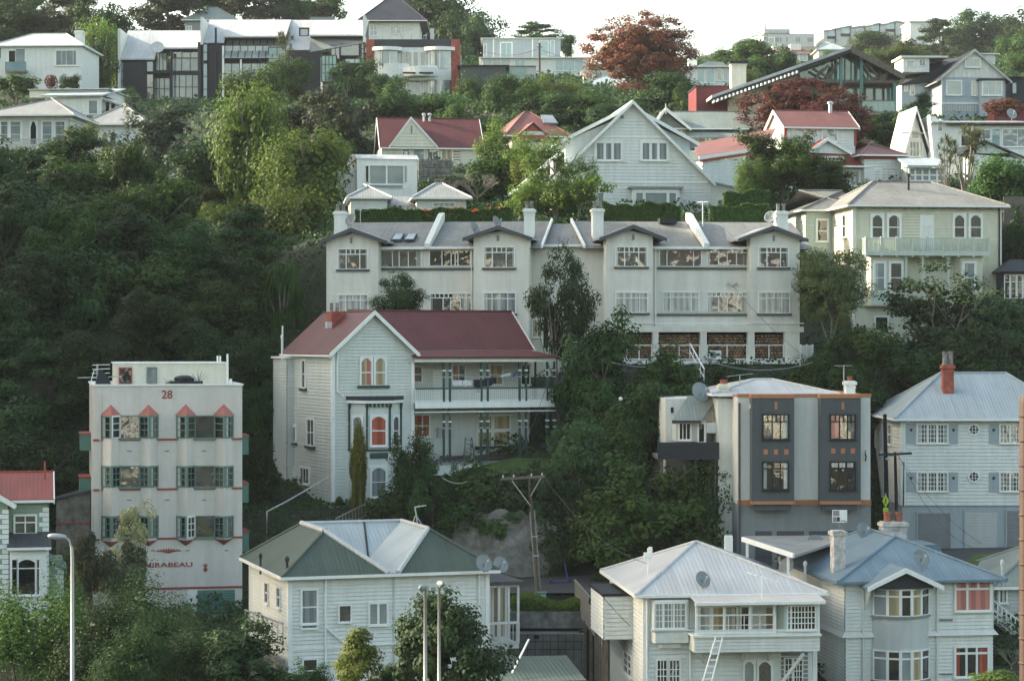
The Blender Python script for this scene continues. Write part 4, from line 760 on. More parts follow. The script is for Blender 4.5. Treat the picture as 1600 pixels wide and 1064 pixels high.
    for i in range(7): x=xa-.05+(xb-xa+.1)*i/6; s.part('dentil',MB().box(x-.04,x+.04,k-.16,k,z1-.22,z1),'dark_green_paint')
    for (x,y) in ((x0,-.05),(xa,k-.03),(xb,k-.03),(x1,-.05)): s.part('bay_post',MB().box(x-.05,x+.05,y-.05,y+.05,z0,z1-.02).prism([(x-.05,y-.2,z1),(x-.05,y,z1),(x-.05,y,z1-.5)],(.1,0,0)),'dark_green_paint')
    s.w(580.5,651,602,695,k=k,h=[.5],arch=.2,gl='curtain_red',bar=.06,tr=.12); s.w(581,731,602,775,k=k,h=[.5],arch=.2,gl='curtain_grey',tr=.12); s.fbox(578,707,606,716.5,k,0,'green_panel','dark_green_paint',proud=.05)
    for O,U,gl in (((x0,0,0),(xa-x0,k,0),'curtain_grey'),((xb,k,0),(x1-xb,-k,0),'glass_dark')):
        U=V3(*U); L=np.linalg.norm(U); U/=L; N=V3(U[1],-U[0],0); s.win_at(O,U,N,L*.28,L*.74,s.Z(696,585,k),s.Z(652,585,k),h=[.5],arch=.15,gl=gl,tr=.1)
    # side windows
    for x0_,y0_,x1_,y1_,v in ((450.5,564,455,605,()),(474,564,478.5,605,()),(454,667,463.5,689,(.5,)),(482,656,492,695,(.5,)),(456,731,460,749,()),(471.5,732,484,754,(.35,.7))):
        s.w(x0_,y0_,x1_,y1_,pl='l',v=v,h=[.5] if not v or y1_-y0_>30 else [],gl='glass',sillm='dark_green_paint' if y0_<700 else None,tr=.13,bar=.06)
    s.part('band',MB().box(-.05,0,.1,D,s.Z(626.5,480),s.Z(625,480)),'pale_grey')
    x=s.X(527); s.pipe([(.25,-.1,ze),(.25,-.1,s.Z(612,527)),(s.X(536),-.15,s.Z(620,536))],.05); y=s.Y(444); s.pipe([(-.1,y,-3),(-.1,y,ze+1.5)],.05); s.pipe([(-.1,y-.5,-3),(-.1,y-.5,ze)],.03,'pale_grey')
    # chimney on the left slope
    xc=s.X(524,4.5)
    c=s.part('chimney',MB().box(xc-.35,xc+.5,4.2,5.0,ze,s.Z(487,524,4.5)),'brick_red'); s.part('flashing',MB().prism([(xc-.6,4.1,ze+.9),(xc+.9,4.1,ze+2.2),(xc+.9,4.1,ze+2.35),(xc-.6,4.1,ze+1.0)],(0,1.0,0)),'roof_red')
    zc=s.Z(487,524,4.5)
    for i,xx in enumerate((xc-.2,xc+.15,)): s.part('chimney_pot',MB().lathe((xx,4.6,zc),[(.12,0),(.1,.45),(.12,.5),(.08,.5)],8),'rubble_stone',c)
    flue(s,440.5,526,549,7.0,.05,'trim'); q=s.f(514,504.5,1.8); s.part('roof_vent',MB().box(q[0]-.15,q[0]+.15,1.7,2.0,q[1]-.3,q[1]+.05),'pale_grey')
    s.gar=(W,xv,yv,ym,zf,zg); return s
VL=red_villa(); W_,XV,YV,YM,ZF,ZG=VL.gar
def wl(s,p): return V3(s.c*p[0]-s.s*p[1],s.s*p[0]+s.c*p[1],p[2])+s.o
def at_house(s,name,label,cat,p,group=None): return tag(empty(name,tuple(wl(s,p)),s.yaw),label,cat,group)
# washing on the line
k=YV+.45; a=VL.f(702,566+25,k); b=VL.f(811,584,k)
tag(MB().tube([(a[0],k,a[1]+.15),((a[0]+b[0])/2,k,a[1]-.02),(b[0],k,b[1])],.012,4).build('clothes_line','trim',None,loc=tuple(VL.o)),'thin clothes line strung along the upper verandah of the red roofed villa','clothes line').rotation_euler=(0,0,VL.yaw)
def cloth(x0,y0,x1,y1,m,label,sl=0,seed=0):
    a=VL.f(x0,y1,k); b=VL.f(x1,y0,k); mb=MB(); n=8; rr=random.Random(seed); V=[]
    for j in range(n+1):
        for i in range(5): t=j/n; V.append((a[0]+(b[0]-a[0])*t-a[0],.05*math.sin(9*t+i*.7+seed)*i/4,(b[1]-a[1])*(1-i/4)+sl*t+(rr.uniform(-.06,.06) if i==4 else 0)))
    mb.v=V+[(p[0],p[1]+.012,p[2]) for p in V]; N_=len(V)
    for j in range(n):
        for i in range(4): q=(j*5+i,(j+1)*5+i,(j+1)*5+i+1,j*5+i+1); mb.f+=[q,tuple(r+N_ for r in q[::-1])]
    o=mb.build('laundry',m,None,True); o.location=tuple(wl(VL,(a[0],k,a[1]))); o.rotation_euler=(0,0,VL.yaw); tag(o,label,'laundry',group='washing on the verandah line')
cloth(707,594,722,603,'cloth_white','small white cloth at the left end of the verandah clothes line',0,1); cloth(723,594,738,603,'cloth_white','wide white towel hanging left of the black clothes on the line',0,2)
cloth(740,593,757,605,'cloth_black','black garment hanging beside the white towel on the line',0,3); cloth(757,590,776,603,'cloth_black','larger black garment right of the middle verandah posts',.1,4); cloth(745,603,750,613,'cloth_black','narrow dark sock-like garment hanging lowest on the line',0,7)
cloth(783,586,798,590.5,'cloth_white','flat white strip of washing near the right end of the line',.15,5); cloth(798,583.5,809,589,'cloth_blue','blue striped cloth at the right end of the verandah clothes line',.1,6)
# clutter on the lower deck
def clutter():
    x=VL.X(733,.6)
    e=at_house(VL,'step_ladder','pale wooden step ladder standing on the lower verandah','ladder',(x,.7,ZG)); mb=MB()
    for sg in (-1,1): mb.bar((sg*.32,-.2,0),(sg*.2,0,1.35),.05)
    mb.build('rail','timber_grey',e); mb=MB()
    for i in range(5): mb.bar((-.3+.03*i,-.18+.035*i,.2+.25*i),(.3-.03*i,-.18+.035*i,.2+.25*i),.05,.03)
    mb.build('step','timber_grey',e); mb=MB().bar((-.25,.35,0),(-.15,0,1.3),.03).bar((.25,.35,0),(.15,0,1.3),.03); mb.build('strut','timber_grey',e)
    rr=random.Random(5); e=at_house(VL,'timber_pile','heap of old planks on the lower verandah under the right window','timber pile',(VL.X(778,.6),.7,ZG)); mb=MB()
    for i in range(16): a=rr.uniform(-.15,.15); y=rr.uniform(-.3,.3); z=.05+.03*i*.6; mb.bar((rr.uniform(-1.3,-.9),y-a,z),(rr.uniform(.8,1.3),y+a,z+rr.uniform(-.02,.12)),.12,.04)
    mb.build('planks','rust_brown' if 0 else 'timber',e)
    e=at_house(VL,'timber_pile','low scatter of boards between the step ladder and the left posts','timber pile',(VL.X(715,.6),.7,ZG)); mb=MB()
    for i in range(8): a=rr.uniform(-.3,.3); mb.bar((-.9,rr.uniform(-.2,.2)-a,.05+.03*i),(.7,a,.05+.035*i),.1,.04)
    mb.build('planks','timber',e)
    for j,(px,lb) in enumerate(((812,'dark metal chair frame beside the right pair of lower posts'),(822,'second dark metal chair frame, nearer the end of the deck'))):
        e=at_house(VL,'garden_chair',lb,'chair',(VL.X(px,.5),.5,ZG)); mb=MB()
        for sx in (-.22,.22):
            for sy in (-.2,.2): mb.bar((sx,sy,0),(sx,sy,.45 if sy<0 else 1.0),.035)
        mb.build('frame','dark_green_paint',e); MB().box(-.24,.24,-.22,.22,.43,.47).build('seat','charcoal',e); MB().bar((-.22,.2,.95),(.22,.2,.95),.05).bar((-.22,.2,.75),(.22,.2,.75),.05).build('backrest','dark_green_paint',e)
    e=at_house(VL,'barbecue','covered dark barbecue at the right end of the lower verandah','barbecue',(VL.X(852,.2),.2,ZG)); MB().lathe((0,0,.5),[(.001,0),(.3,.02),(.36,.2),(.33,.4),(.15,.52),(.001,.54)],12).build('bowl','near_black',e,True); MB().bar((-.2,0,0),(-.1,0,.5),.04).bar((.2,0,0),(.1,0,.5),.04).bar((0,.2,0),(0,.1,.5),.04).build('leg','near_black',e)
clutter()
# ---------------------------------------------------------------- the long cream apartment terrace
def apartments():
    D=9; k=-1.1; yr=5.2; sl='dark_grey'; T=dict(bar=.06,tr=.07,fr='trim')
    def half(s,xa,xb,bays,zb,gut,rx0,rx1,pw,ch):
        X0,X1=s.X(xa),s.X(xb); ze=s.Z(388,(xa+xb)/2); s.part('wall',MB().box(X0,X1,0,D,zb,ze),'apartment_render')
        for (p,q,apx,apy,ex0,ex1,ey) in bays:
            u0,u1=s.X(p,k),s.X(q,k); ua,za=s.f(apx,apy,k-.4); el=s.f(ex0,ey,k-.4); er=s.f(ex1,ey,k-.4); zl=(el[1]+er[1])/2
            zs=zl+.25; mb=MB(); mb.prism([(u0,k,zb),(u1,k,zb),(u1,k,zs),((u0+u1)/2,k,za-.2),(u0,k,zs)],(0,-k,0)); s.part('bay',mb,'apartment_render')
            rf=MB(); bb=MB()
            for xe in (el[0],er[0]):
                rf.prism([(xe,k-.45,zl),(ua,k-.45,za),(ua,k-.45,za+.12),(xe,k-.45,zl+.12)],(0,5.0,0)); bb.prism([(xe,k-.5,zl-.1),(ua,k-.5,za-.14),(ua,k-.5,za+.12),(xe,k-.5,zl+.12)],(0,.06,0))
            r=s.part('bay_roof',rf,'roof_grey'); s.part('bargeboard',bb,'dark_grey',r); q_=s.f(apx,apy+15,k); s.part('vent',MB().box(q_[0]-.07,q_[0]+.07,k-.05,k,q_[1]-.25,q_[1]+.1),'mid_grey')
        zr=s.Z(347,(rx0+rx1)/2,yr); x0,x1=s.X(rx0,2),s.X(rx1,2); mb=MB(); mb.prism([(x0,-.35,ze-.05),(x0,yr,zr),(x0,D+.4,ze-.05)],(x1-x0,0,0)); r=s.part('roof',mb,'roof_grey_warm')
        g1,g2=s.X(gut[0]),s.X(gut[1]); s.part('gutter',MB().bar((g1-.2,-.42,ze),(g2+.2,-.42,ze),.12,.16),'trim',r)
        xx=s.X(pw,-.3); s.part('party_wall',MB().prism([(xx,-.5,ze-.05),(xx,yr+.1,zr+.1),(xx,yr+.1,zr+.6),(xx,yr-.6,zr+.45),(xx,-.5,ze+.28)],(.35,0,0)),'offwhite')
        xx=x1 if rx1<880 else x0; s.part('roof_verge',MB().prism([(xx,-.4,ze-.05),(xx,yr,zr),(xx,yr,zr+.2),(xx,-.4,ze+.15)],(.12,0,0)),'trim')
        for x0,y0,x1,kk in ch: s.chimney(x0,y0,x1,364,kk,'white',dep=.75,pots=2,potm='rubble_stone',ph=.5,pr=.13,extend=1.0)
        return X0,X1,ze,zr
    def wins(s,up,lo,upm,lom):
        for (x0,y0,x1,y1) in up: s.w(x0,y0,x1,y1,k=k,v=[.27,.74],tv=[.27,.42,.58,.74],t=.25,sillm=sl,gl='glass',cur=[(0,.06),(.94,1)],**T)
        for (x0,y0,x1,y1,g) in lo: s.w(x0,y0,x1,y1,k=k,v=[.25,.76],tv=[.25,.5,.76],t=.27,sillm=sl,gl=g,cur=[(0,.1),(.4,.55)],**T)
        for x0,y0,x1,y1,v,gl,cur in upm: s.w(x0,y0,x1,y1,v=v,gl=gl,cur=cur,sill=False,tv=[.14,.28,.42,.56,.7,.85] if v==(.28,.5,.74) else None,t=.2 if v==(.28,.5,.74) else None,**T)
        for x0,y0,x1,y1,v,gl,cur in lom: s.w(x0,y0,x1,y1,v=v,gl=gl,cur=cur,sill=False,tv=[i/9 for i in range(1,9)] if gl=='glass' else None,t=.2 if gl=='glass' else .26,**T)
    s=House('apartment_terrace','left half of the long cream apartment terrace, with two gables and twin skylights','apartment building',510,640,140.5,-7.5)
    zbl=s.Z(640,520)
    wins(s,((529,390,574,420),(757,387,803,417.5)),((529,461.5,574,491,'curtain_white'),(757,458.5,805,489,'curtain_grey')),((596,392,658,416.5,(.28,.45,.68),'glass',[(.88,1)]),(672,392,734.5,415,(.3,.53,.63,.7),'glass_dark',[])),((673,459.5,736,490,(.31,.5,.74),'glass',[(0,.05),(.78,.95)]),))
    XA0,XA1,ze,zr=half(s,510,827,((510,591,548.7,359,497,606,380),(740,826,778,355.5,723,832,374.5)),zbl,(593,739),531,852,664,((522,330,539,1.5),(818.5,326,833.5,1.5)))
    a=s.f(591,421); b=s.f(739.5,421); s.part('sill_band',MB().box(a[0],b[0],-.14,0,a[1]-.06,a[1]+.07),sl)
    y2=1.4; u0,u1=s.X(826,y2)-.6,s.X(946,y2); zl=s.Z(384.5,880,y2-.3); s.part('link_wall',MB().box(u0,u1,y2,D,zbl,zl),'apartment_render'); lr=MB(); lr.prism([(u0-.5,y2-.35,zl),(u0-.5,yr,s.Z(350,880,yr)),(u0-.5,D,zl)],(u1-u0+1.5,0,0)); l_=s.part('link_roof',lr,'roof_grey_warm'); s.part('gutter',MB().bar((s.X(826,y2-.4),y2-.4,zl+.02),(s.X(939,y2-.4),y2-.4,zl+.02),.13,.15),'trim',l_)
    a0,a1=s.X(829,.8),s.X(872,.8); z1=s.Z(478,850,.8); s.part('link_lower_wall',MB().box(a0,a1,.8,y2,-3,z1),'cream'); s.w(833,500,846,526,k=.8,gl='curtain_cream',v=[.5]); s.w(849,503,857,544,k=.8,gl='glass_dark',name='door',sill=False)
    s.pipe([(s.X(825.5)+.1,-.12,zbl),(s.X(825.5)+.1,-.12,ze)],.05); s.pipe([(s.X(740)-.12,-.1,zbl),(s.X(740)-.12,-.1,ze)],.05)
    for a,b in ((613,630),(633,650)):
        x0,x1=s.X(a,1.6),s.X(b,1.6); sl_=(zr-ze)/(yr+.35); y0,y1=.9,2.2; f=lambda y:ze+.0+sl_*(y+.35)+.05; q=s.part('skylight',MB().prism([(x0,y0,f(y0)),(x1,y0,f(y0)),(x1,y1,f(y1)),(x0,y1,f(y1))],(0,0,.1)),'charcoal'); s.part('pane',MB().prism([(x0+.1,y0+.1,f(y0+.1)+.1),(x1-.08,y0+.1,f(y0+.1)+.1),(x1-.08,y1-.1,f(y1-.1)+.1),(x0+.1,y1-.1,f(y1-.1)+.1)],(0,0,.02)),'glass_pale',q)
    # right half
    s=House('apartment_terrace','right half of the long cream apartment terrace, above open ground bays full of firewood','apartment building',947,640,139,7)
    zbr=s.Z(518.5,1100)
    wins(s,((963,387,1010,416),(1186,387.5,1231,417)),((963,458,1011,488,'curtain_white'),(1186,458,1233,489,'curtain_white')),((1031,391.5,1095,416,(.17,.82),'glass',[]),(1105.5,390,1166.5,414,(.28,.5,.74),'glass',[(0,.06)])),((1036.5,457.5,1091,486,(.2,.8),'curtain_white',[]),(1105.5,457.5,1166.5,487,(.28,.5,.75),'glass',[(0,.12),(.88,1)])))
    XB0,XB1,ze,zr=half(s,947,1249,((947,1020,989.5,354,936,1042,375),(1172.5,1249.5,1209,355.5,1153,1263,376.5)),zbr,(1023,1173),903,1256,1099,((926.5,326,943,1.5),(1213.5,330,1231,2.4)))
    for py in (419.5,492): a=s.f(1027,py); b=s.f(1171,py); s.part('sill_band',MB().box(a[0],b[0],-.14,0,a[1]-.06,a[1]+.07),sl)
    zt=zbr; z0=s.Z(563,1100); s.part('ground_slab',MB().box(XB0-.3,XB1+.6,k-.3,D,z0-.22,z0),'trim'); s.part('slab_base',MB().box(XB0,XB1,k,D,z0-3,z0-.22),'concrete')
    for a,b in ((947,978),(1020,1029),(1094.5,1104.5),(1168.5,1179),(1226,1249.5)): x0,x1=s.X(a,k),s.X(b,k); s.part('pier',MB().box(x0,x1,k+.01,k+.5,z0,zt+.01),'apartment_render')
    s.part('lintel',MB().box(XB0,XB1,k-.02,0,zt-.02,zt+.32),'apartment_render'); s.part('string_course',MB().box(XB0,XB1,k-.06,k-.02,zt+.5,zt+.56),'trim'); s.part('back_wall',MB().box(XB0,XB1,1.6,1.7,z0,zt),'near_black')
    for a,b in ((979,1019),(1029,1094),(1105,1168),(1179,1225)):
        x0,x1=s.X(a,-.3),s.X(b,-.3); s.rail((s.X(a,k)+.02,k+.1,z0),(s.X(b,k)-.02,k+.1,z0),.95,2,'trim',bw=.05)
        rr=random.Random(int(a)); mb=MB(); nx=int((x1-x0)/.2); nz=int((zt-z0-.1)/.18)
        for i in range(nx):
            for j in range(nz): rad=rr.uniform(.07,.105); mb.lathe((x0+.1+i*.2+(.1 if j%2 else 0)*.9,-.4+rr.uniform(-.06,.04),z0+.1+j*.18),[(.001,0),(rad,0),(rad,1)],6,(0,1,0))
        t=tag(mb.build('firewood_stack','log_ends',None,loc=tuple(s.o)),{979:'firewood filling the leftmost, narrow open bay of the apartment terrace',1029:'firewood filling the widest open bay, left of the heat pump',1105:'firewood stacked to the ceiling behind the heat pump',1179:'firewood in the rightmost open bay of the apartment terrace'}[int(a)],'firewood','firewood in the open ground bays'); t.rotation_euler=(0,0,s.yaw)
    x0=s.X(1035,3.5); s.part('skylight',MB().box(x0,x0+1.1,4.3,5.2,zr-.15,zr+.2),'near_black')
    s.pipe([(s.X(1021)+.1,-.12,zbr),(s.X(1021)+.1,-.12,ze)],.05)
    q=s.f(1144,445); s.part('power_bracket',MB().bar((q[0]-.4,-.1,q[1]),(q[0]+.4,-.1,q[1]),.05).bar((q[0]-.3,-.1,q[1]+.15),(q[0],-.25,q[1]-.15),.05).bar((q[0]+.3,-.1,q[1]+.15),(q[0],-.25,q[1]-.15),.05),'steel')
    return s,z0
AP,AZ=apartments()
e=at_house(AP,'heat_pump','white heat pump unit standing behind the rail under the apartment terrace','heat pump',(AP.X(1116,-.5),-.6,AZ)); MB().box(-.4,.4,-.15,.15,.05,.62).build('casing','trim',e); MB().lathe((-.1,-.16,.33),[(.001,0),(.23,0),(.23,.02),(.001,.02)],16,(0,1,0)).build('fan_grille','mid_grey',e)
dish(548,343,141,.42,'satellite dish beside the leftmost chimney of the apartment terrace',-.6,.5); dish(742,357,139.5,.42,'satellite dish left of the second gable of the terrace',.9,.5,'mid_grey'); dish(776,347,141,.42,'dark satellite dish behind the apex of the second gable of the terrace',.9,.5,'mid_grey'); dish(1204,339,143,.42,'satellite dish just left of the rightmost chimney of the terrace',-.4,.5)
aerial(563,325,352,142,'tripod TV aerial at the left end of the apartment terrace roof',14,5,.2); aerial(1098,315,347,143,'white mast aerial above the right half of the terrace roof',12,4,0,'trim')
def picket(name,label,p,q,h,n,m='trim',wd=.07):
    p,q=V3(*p),V3(*q); e=tag(empty(name,tuple(p)),label,'fence'); mb=MB(); d=q-p
    for i in range(n+1): a=d*i/n; mb.bar(a,a+V3(0,0,h),wd,.025)
    mb.build('pickets',m,e); MB().bar(V3(0,.03,h*.25),d+V3(0,.03,h*.25),.06,.04).bar(V3(0,.03,h*.8),d+V3(0,.03,h*.8),.06,.04).build('rail',m,e); mb=MB()
    for t in (0,.5,1): mb.bar(d*t+V3(0,.06,-.6),d*t+V3(0,.06,h+.05),.1)
    mb.build('posts',m,e); return e
picket('picket_fence','short white picket fence at the right end of the apartment terrace',P(1251,563,138.6),P(1270,563,139.5),.95,9)
picket('picket_fence','bit of white picket fence at the right edge under the villa trees',P(1580,560,142),P(1606,560,142),.5,9)
# ---------------------------------------------------------------- yellow villa
def yellow_villa():
    s=House('villa','tall pale yellow villa with a grey hipped roof and a long pale green picket balcony','villa',1333,575,150,6.5); s.step=.2; s.bk=(0,5.5)
    W=s.X(1563); ze=s.Z(321,1333); D=9.5; s.walls(0,W,0,D,-3,ze,'villa_yellow',corner='trim')
    s.hip(0,W,0,D,ze,s.Z(285,1430,4.6),'roof_grey_warm',over=.5,inset=3.2,inset2=3.9)
    xa=s.X(1254,6.5); s.walls(xa,0,D-4,D+3,-3,ze,'pale_green_paint',name='rear_wall'); s.hip(xa,2,D-4,D+3,ze,ze+1.6,'roof_grey_warm',over=.45)
    for i in range(10):
        x=.6+(W-1.2)*i/9; s.part('eave_bracket',MB().box(x-.09,x-.02,-.45,0,ze-.22,ze-.13).box(x+.04,x+.11,-.45,0,ze-.22,ze-.13),'mid_grey')
    for a,b in ((1362.5,1378),(1388.5,1405),(1491,1506),(1516,1532)): s.w(a,337,b,371,h=[.46],arch=.25,gl='glass',cur=[(0,.08)] if a!=1388.5 else [(.8,1)],tr=.14,sill=False,bar=.06)
    a=s.f(1437,390); b=s.f(1459,336); s.part('door',MB().box(a[0],b[0],-.06,0,a[1],b[1]),'trim'); 
    for px0,px1 in ((1439,1447),(1449,1457)): s.fbox(px0,352,px1,388,0,0,'door_panel','white',proud=.085)
    # balcony
    k=-1.2; u0,u1=s.X(1353,k),s.X(1545,k); z0=s.Z(395,1450,k); fl=s.part('balcony_floor',MB().box(u0,u1,k,0,z0-.12,z0),'pale_green_paint'); s.part('fascia',MB().box(u0-.05,u1+.05,k-.05,k,z0-.2,z0+.04),'pale_green_paint',fl)
    s.rail((u0,k,z0),(u1,k,z0),.95,74,'pale_green_paint',bw=.045); s.rail((u0,k,z0),(u0,0,z0),.95,9,'pale_green_paint',bw=.045); s.rail((u1,k,z0),(u1,0,z0),.95,9,'pale_green_paint',bw=.045)
    for i in range(9): x=u0+(u1-u0)*i/8; s.part('baluster_post',MB().box(x-.06,x+.06,k-.06,k+.06,z0-.3,z0+1.08),'pale_green_paint')
    # lower bays and porch
    kb=-.8
    for p,q,wl_ in ((1361,1413,((1368,1381),(1392,1408))),(1501,1535,((1507,1522),))):
        a,b=s.X(p,kb),s.X(q,kb); zz0,zz1=s.Z(478,p,kb),z0-.2; s.part('bay',MB().prism([(a,kb,zz0),(b,kb,zz0),(b+.4,0,zz0),(a-.4,0,zz0)],(0,0,zz1-zz0)),'villa_yellow'); s.part('ledge',MB().box(a-.1,b+.1,kb-.12,kb+.05,s.Z(461,p,kb),s.Z(459,p,kb)),'pale_green_paint'); s.part('apron',MB().box(a,b,kb-.03,kb,s.Z(476,p,kb),s.Z(461,p,kb)),'pale_green_paint')
        for i,(c,d) in enumerate(wl_): s.w(c,412,d,454,k=kb,h=[.47],gl='glass' if i else 'glass_pale',tr=.16,cur=[(0,.3)] if i==0 else [],sill=False,bar=.06)
    kp=-1.0
    for px in (1416,1442,1482): x=s.X(px,kp); s.part('porch_post',MB().box(x-.07,x+.07,kp,kp+.14,-1,z0-.15).prism([(x-.4,kp+.04,z0-.15),(x+.4,kp+.04,z0-.15),(x,kp+.04,z0-.5)],(0,.06,0)),'pale_green_paint')
    s.w(1489,412,1496,440,gl='glass_dark'); s.w(1368,496,1386,515,gl='glass_dark',tr=.12)
    for y0,y1,px0,px1 in ((343,375,1279,1290),): s.w(px0,y0,px1,y1,pl='l',k=xa,h=[.47],gl='glass_dark',tr=.14,bar=.06) if 0 else None
    kk=D-4; s.w(1277.5,345,1291.5,376,k=kk,h=[.47],gl='glass_dark',tr=.16,bar=.06); s.w(1318.5,337,1323,370,pl='l',gl='glass_dark',tr=.12,h=[.5])
    flue(s,1374,283,292,6,.08,'near_black'); flue(s,1419.5,274,287,3,.09,'near_black'); s.pipe([(.15,-.1,-3),(.15,-.1,ze)],.05,'villa_yellow'); s.pipe([(W-.1,-.1,-3),(W-.1,-.1,ze)],.06,'rust_brown')
yellow_villa()
def summer_house():
    s=House('conservatory','small glazed room with white frames and a dark roof, right of the yellow villa','conservatory',1567,475,149,0); x1=s.X(1606); z1=s.Z(424,1580); s.part('wall',MB().box(0,x1,.1,3,-2,z1),'near_black'); mb=MB(); e=.3
    A,B,C,D_=(-e,-e,z1),(x1+e,-e,z1),(x1+e,3.3,z1),(-e,3.3,z1); T=(.8,1.5,z1+.85); T2=(x1,1.5,z1+.85)
    for q in ((A,B,T2,T),(B,C,T2),(C,D_,T,T2),(D_,A,T)): mb.poly(q)
    s.part('roof',mb,'charcoal'); s.part('eave',MB().box(-e,x1+e,-e,3.3,z1-.1,z1),'near_black'); 
    for i in range(4): x=.15+i*.42; s.win_at((0,.1,0),(1,0,0),(0,-1,0),x,x+.3,s.Z(466,1580),z1-.25,gl='glass_dark',h=[.7],tr=.05,sill=False)
summer_house()
# ---------------------------------------------------------------- tall white gable house
def gable_house():
    s=House('weatherboard_house','big white weatherboard house with one steep white gable and shed dormers on both sides','house',905,335,165,6); s.step=.24; ob=.5
    ax,az=s.f(987.4,161); rx,rz=s.f(1111,285); lx=2*ax-rx; D=11; zb=-1.5
    s.walls(lx,rx,0,D,zb,rz,'white',front=[(lx,zb),(rx,zb),(rx,rz),(ax,az),(lx,rz)])
    s.gable(lx,rx,0,D,rz,az,'roof_lightblue',over=.25,axis='y',ob=.5)
    # shed dormers, set back from the gable
    for sg in (-1,1):
        k=.9; xo=ax+sg*(4.9 if sg<0 else 4.55); xt=ax+sg*.7; zt=az-1.0; zo=az-2.8; zz=rz+.2
        mb=MB(); mb.prism([(xt,k,zt),(xo,k,zo),(xo,k,zz),(xt,k,zz)],(0,D-2*k,0)); w=s.part('dormer_wall',mb,'white'); xe=ax+sg*(5.6 if sg<0 else 5.2); ze=zo-.28; rr=MB(); rr.prism([(ax,k-.6,az-.35),(xe,k-.6,ze),(xe,k-.6,ze+.13),(ax,k-.6,az-.2)],(0,D-2*k+1.2,0)); r=s.part('dormer_roof',rr,'roof_lightblue',w); s.part('bargeboard',MB().prism([(ax,k-.66,az-.38),(xe,k-.66,ze-.12),(xe,k-.66,ze+.16),(ax,k-.66,az-.1)],(0,.06,0)),'trim',w)
    # low left lean roof and right lean-to
    xl,zl=s.f(809,297,1.5); x2,z2=s.f(880,222,1.5); rr=MB(); rr.prism([(xl,1.5,zl),(x2+.6,1.5,z2-.2),(x2+.6,1.5,z2-.05),(xl,1.5,zl+.15)],(0,7,0)); s.part('left_roof',rr,'roof_lightblue'); s.part('left_bargeboard',MB().prism([(xl,1.44,zl-.1),(x2+.6,1.44,z2-.3),(x2+.6,1.44,z2-.02),(xl,1.44,zl+.18)],(0,.06,0)),'trim')
    mb=MB(); mb.prism([(xl+.8,2,zb),(lx+.5,2,zb),(lx+.5,2,zl+1.0),(xl+.8,2,zl+.7)],(0,6,0)); s.part('left_wall',mb,'white')
    xr,zr=s.f(1150,296); mb=MB(); mb.prism([(rx,.0,zb),(xr,.0,zb),(xr,.0,zr),(rx,.0,rz-.02)],(0,7,0)); s.part('lean_to',mb,'white'); s.part('lean_to_roof',MB().prism([(rx-.2,-.2,rz+.02),(xr+.25,-.2,zr-.02),(xr+.25,-.2,zr+.1),(rx-.2,-.2,rz+.14)],(0,7.4,0)),'roof_lightblue')
    for py,a,b in ((214.5,936,1041),(284.8,870,1111)): p=s.f(a,py); q=s.f(b,py); s.part('band',MB().box(p[0],q[0],-.09,0,p[1]-.05,p[1]+.09),'trim')
    for a,b in ((932.5,969.5),(1004,1041)): s.w(a,224.5,b,249.5,v=[.33,.66],gl='curtain_grey',bar=.2,tr=.2)
    a,b=s.X(986),s.X(1060); kk=-.5; z0,z1=s.Z(333,1020,kk),s.Z(295,1020,kk); s.part('box_bay',MB().box(a,b,kk,0,z0,z1),'trim'); s.part('bay_roof',MB().box(a-.25,b+.25,kk-.2,0,z1,z1+.14),'roof_grey'); s.w(994,302,1056,330,k=kk,v=[.2,.8],gl='glass_pale',bar=.22,tr=.1)
    s.w(935,302,942.5,322,gl='glass_pale',tr=.15); s.w(1122.5,313,1144,324,v=[.5],gl='glass_pale',bar=.25,tr=.15); q=s.f(972,182.5); s.part('alarm_box',MB().box(q[0]-.1,q[0]+.1,-.12,0,q[1]-.15,q[1]+.1),'mid_grey')
gable_house()
# ---------------------------------------------------------------- white cube house behind two hipped roofs
def cube_house():
    s=House('modern_house','white cube-shaped house with one wide window, rising behind two low grey hipped roofs','house',558,335,173,9)
    x1=s.X(652,0); zt=s.Z(249,600); s.part('wall',MB().box(0,x1,0,9,-1,zt),'white'); zz=s.Z(238,600,5); s.part('roof',MB().prism([(-.1,-.15,zt),(-.1,9.2,zt),(-.1,5,zt+.75),(-.1,1.2,zt+.45)],(x1+.2,0,0)),'roof_white'); s.part('side_wing',MB().box(-1.4,0,1.5,9,-1,zt-.9),'white')
    s.part('window_recess',MB().box(s.X(571),s.X(637),-.03,0,s.Z(294,600),s.Z(258,600)),'trim'); s.w(578,259.5,630,287,off=.03,v=[.5],gl='glass_pale',bar=.12,tr=.06,sill=False); s.w(571.5,259.5,575.5,285,off=.03,gl='glass_dark',tr=.03,sill=False); s.w(632,259.5,636,285,off=.03,gl='curtain_white',tr=.03,sill=False); s.w(580,290,629,294,off=.03,gl='glass_bluepale',tr=.03,sill=False)
cube_house()
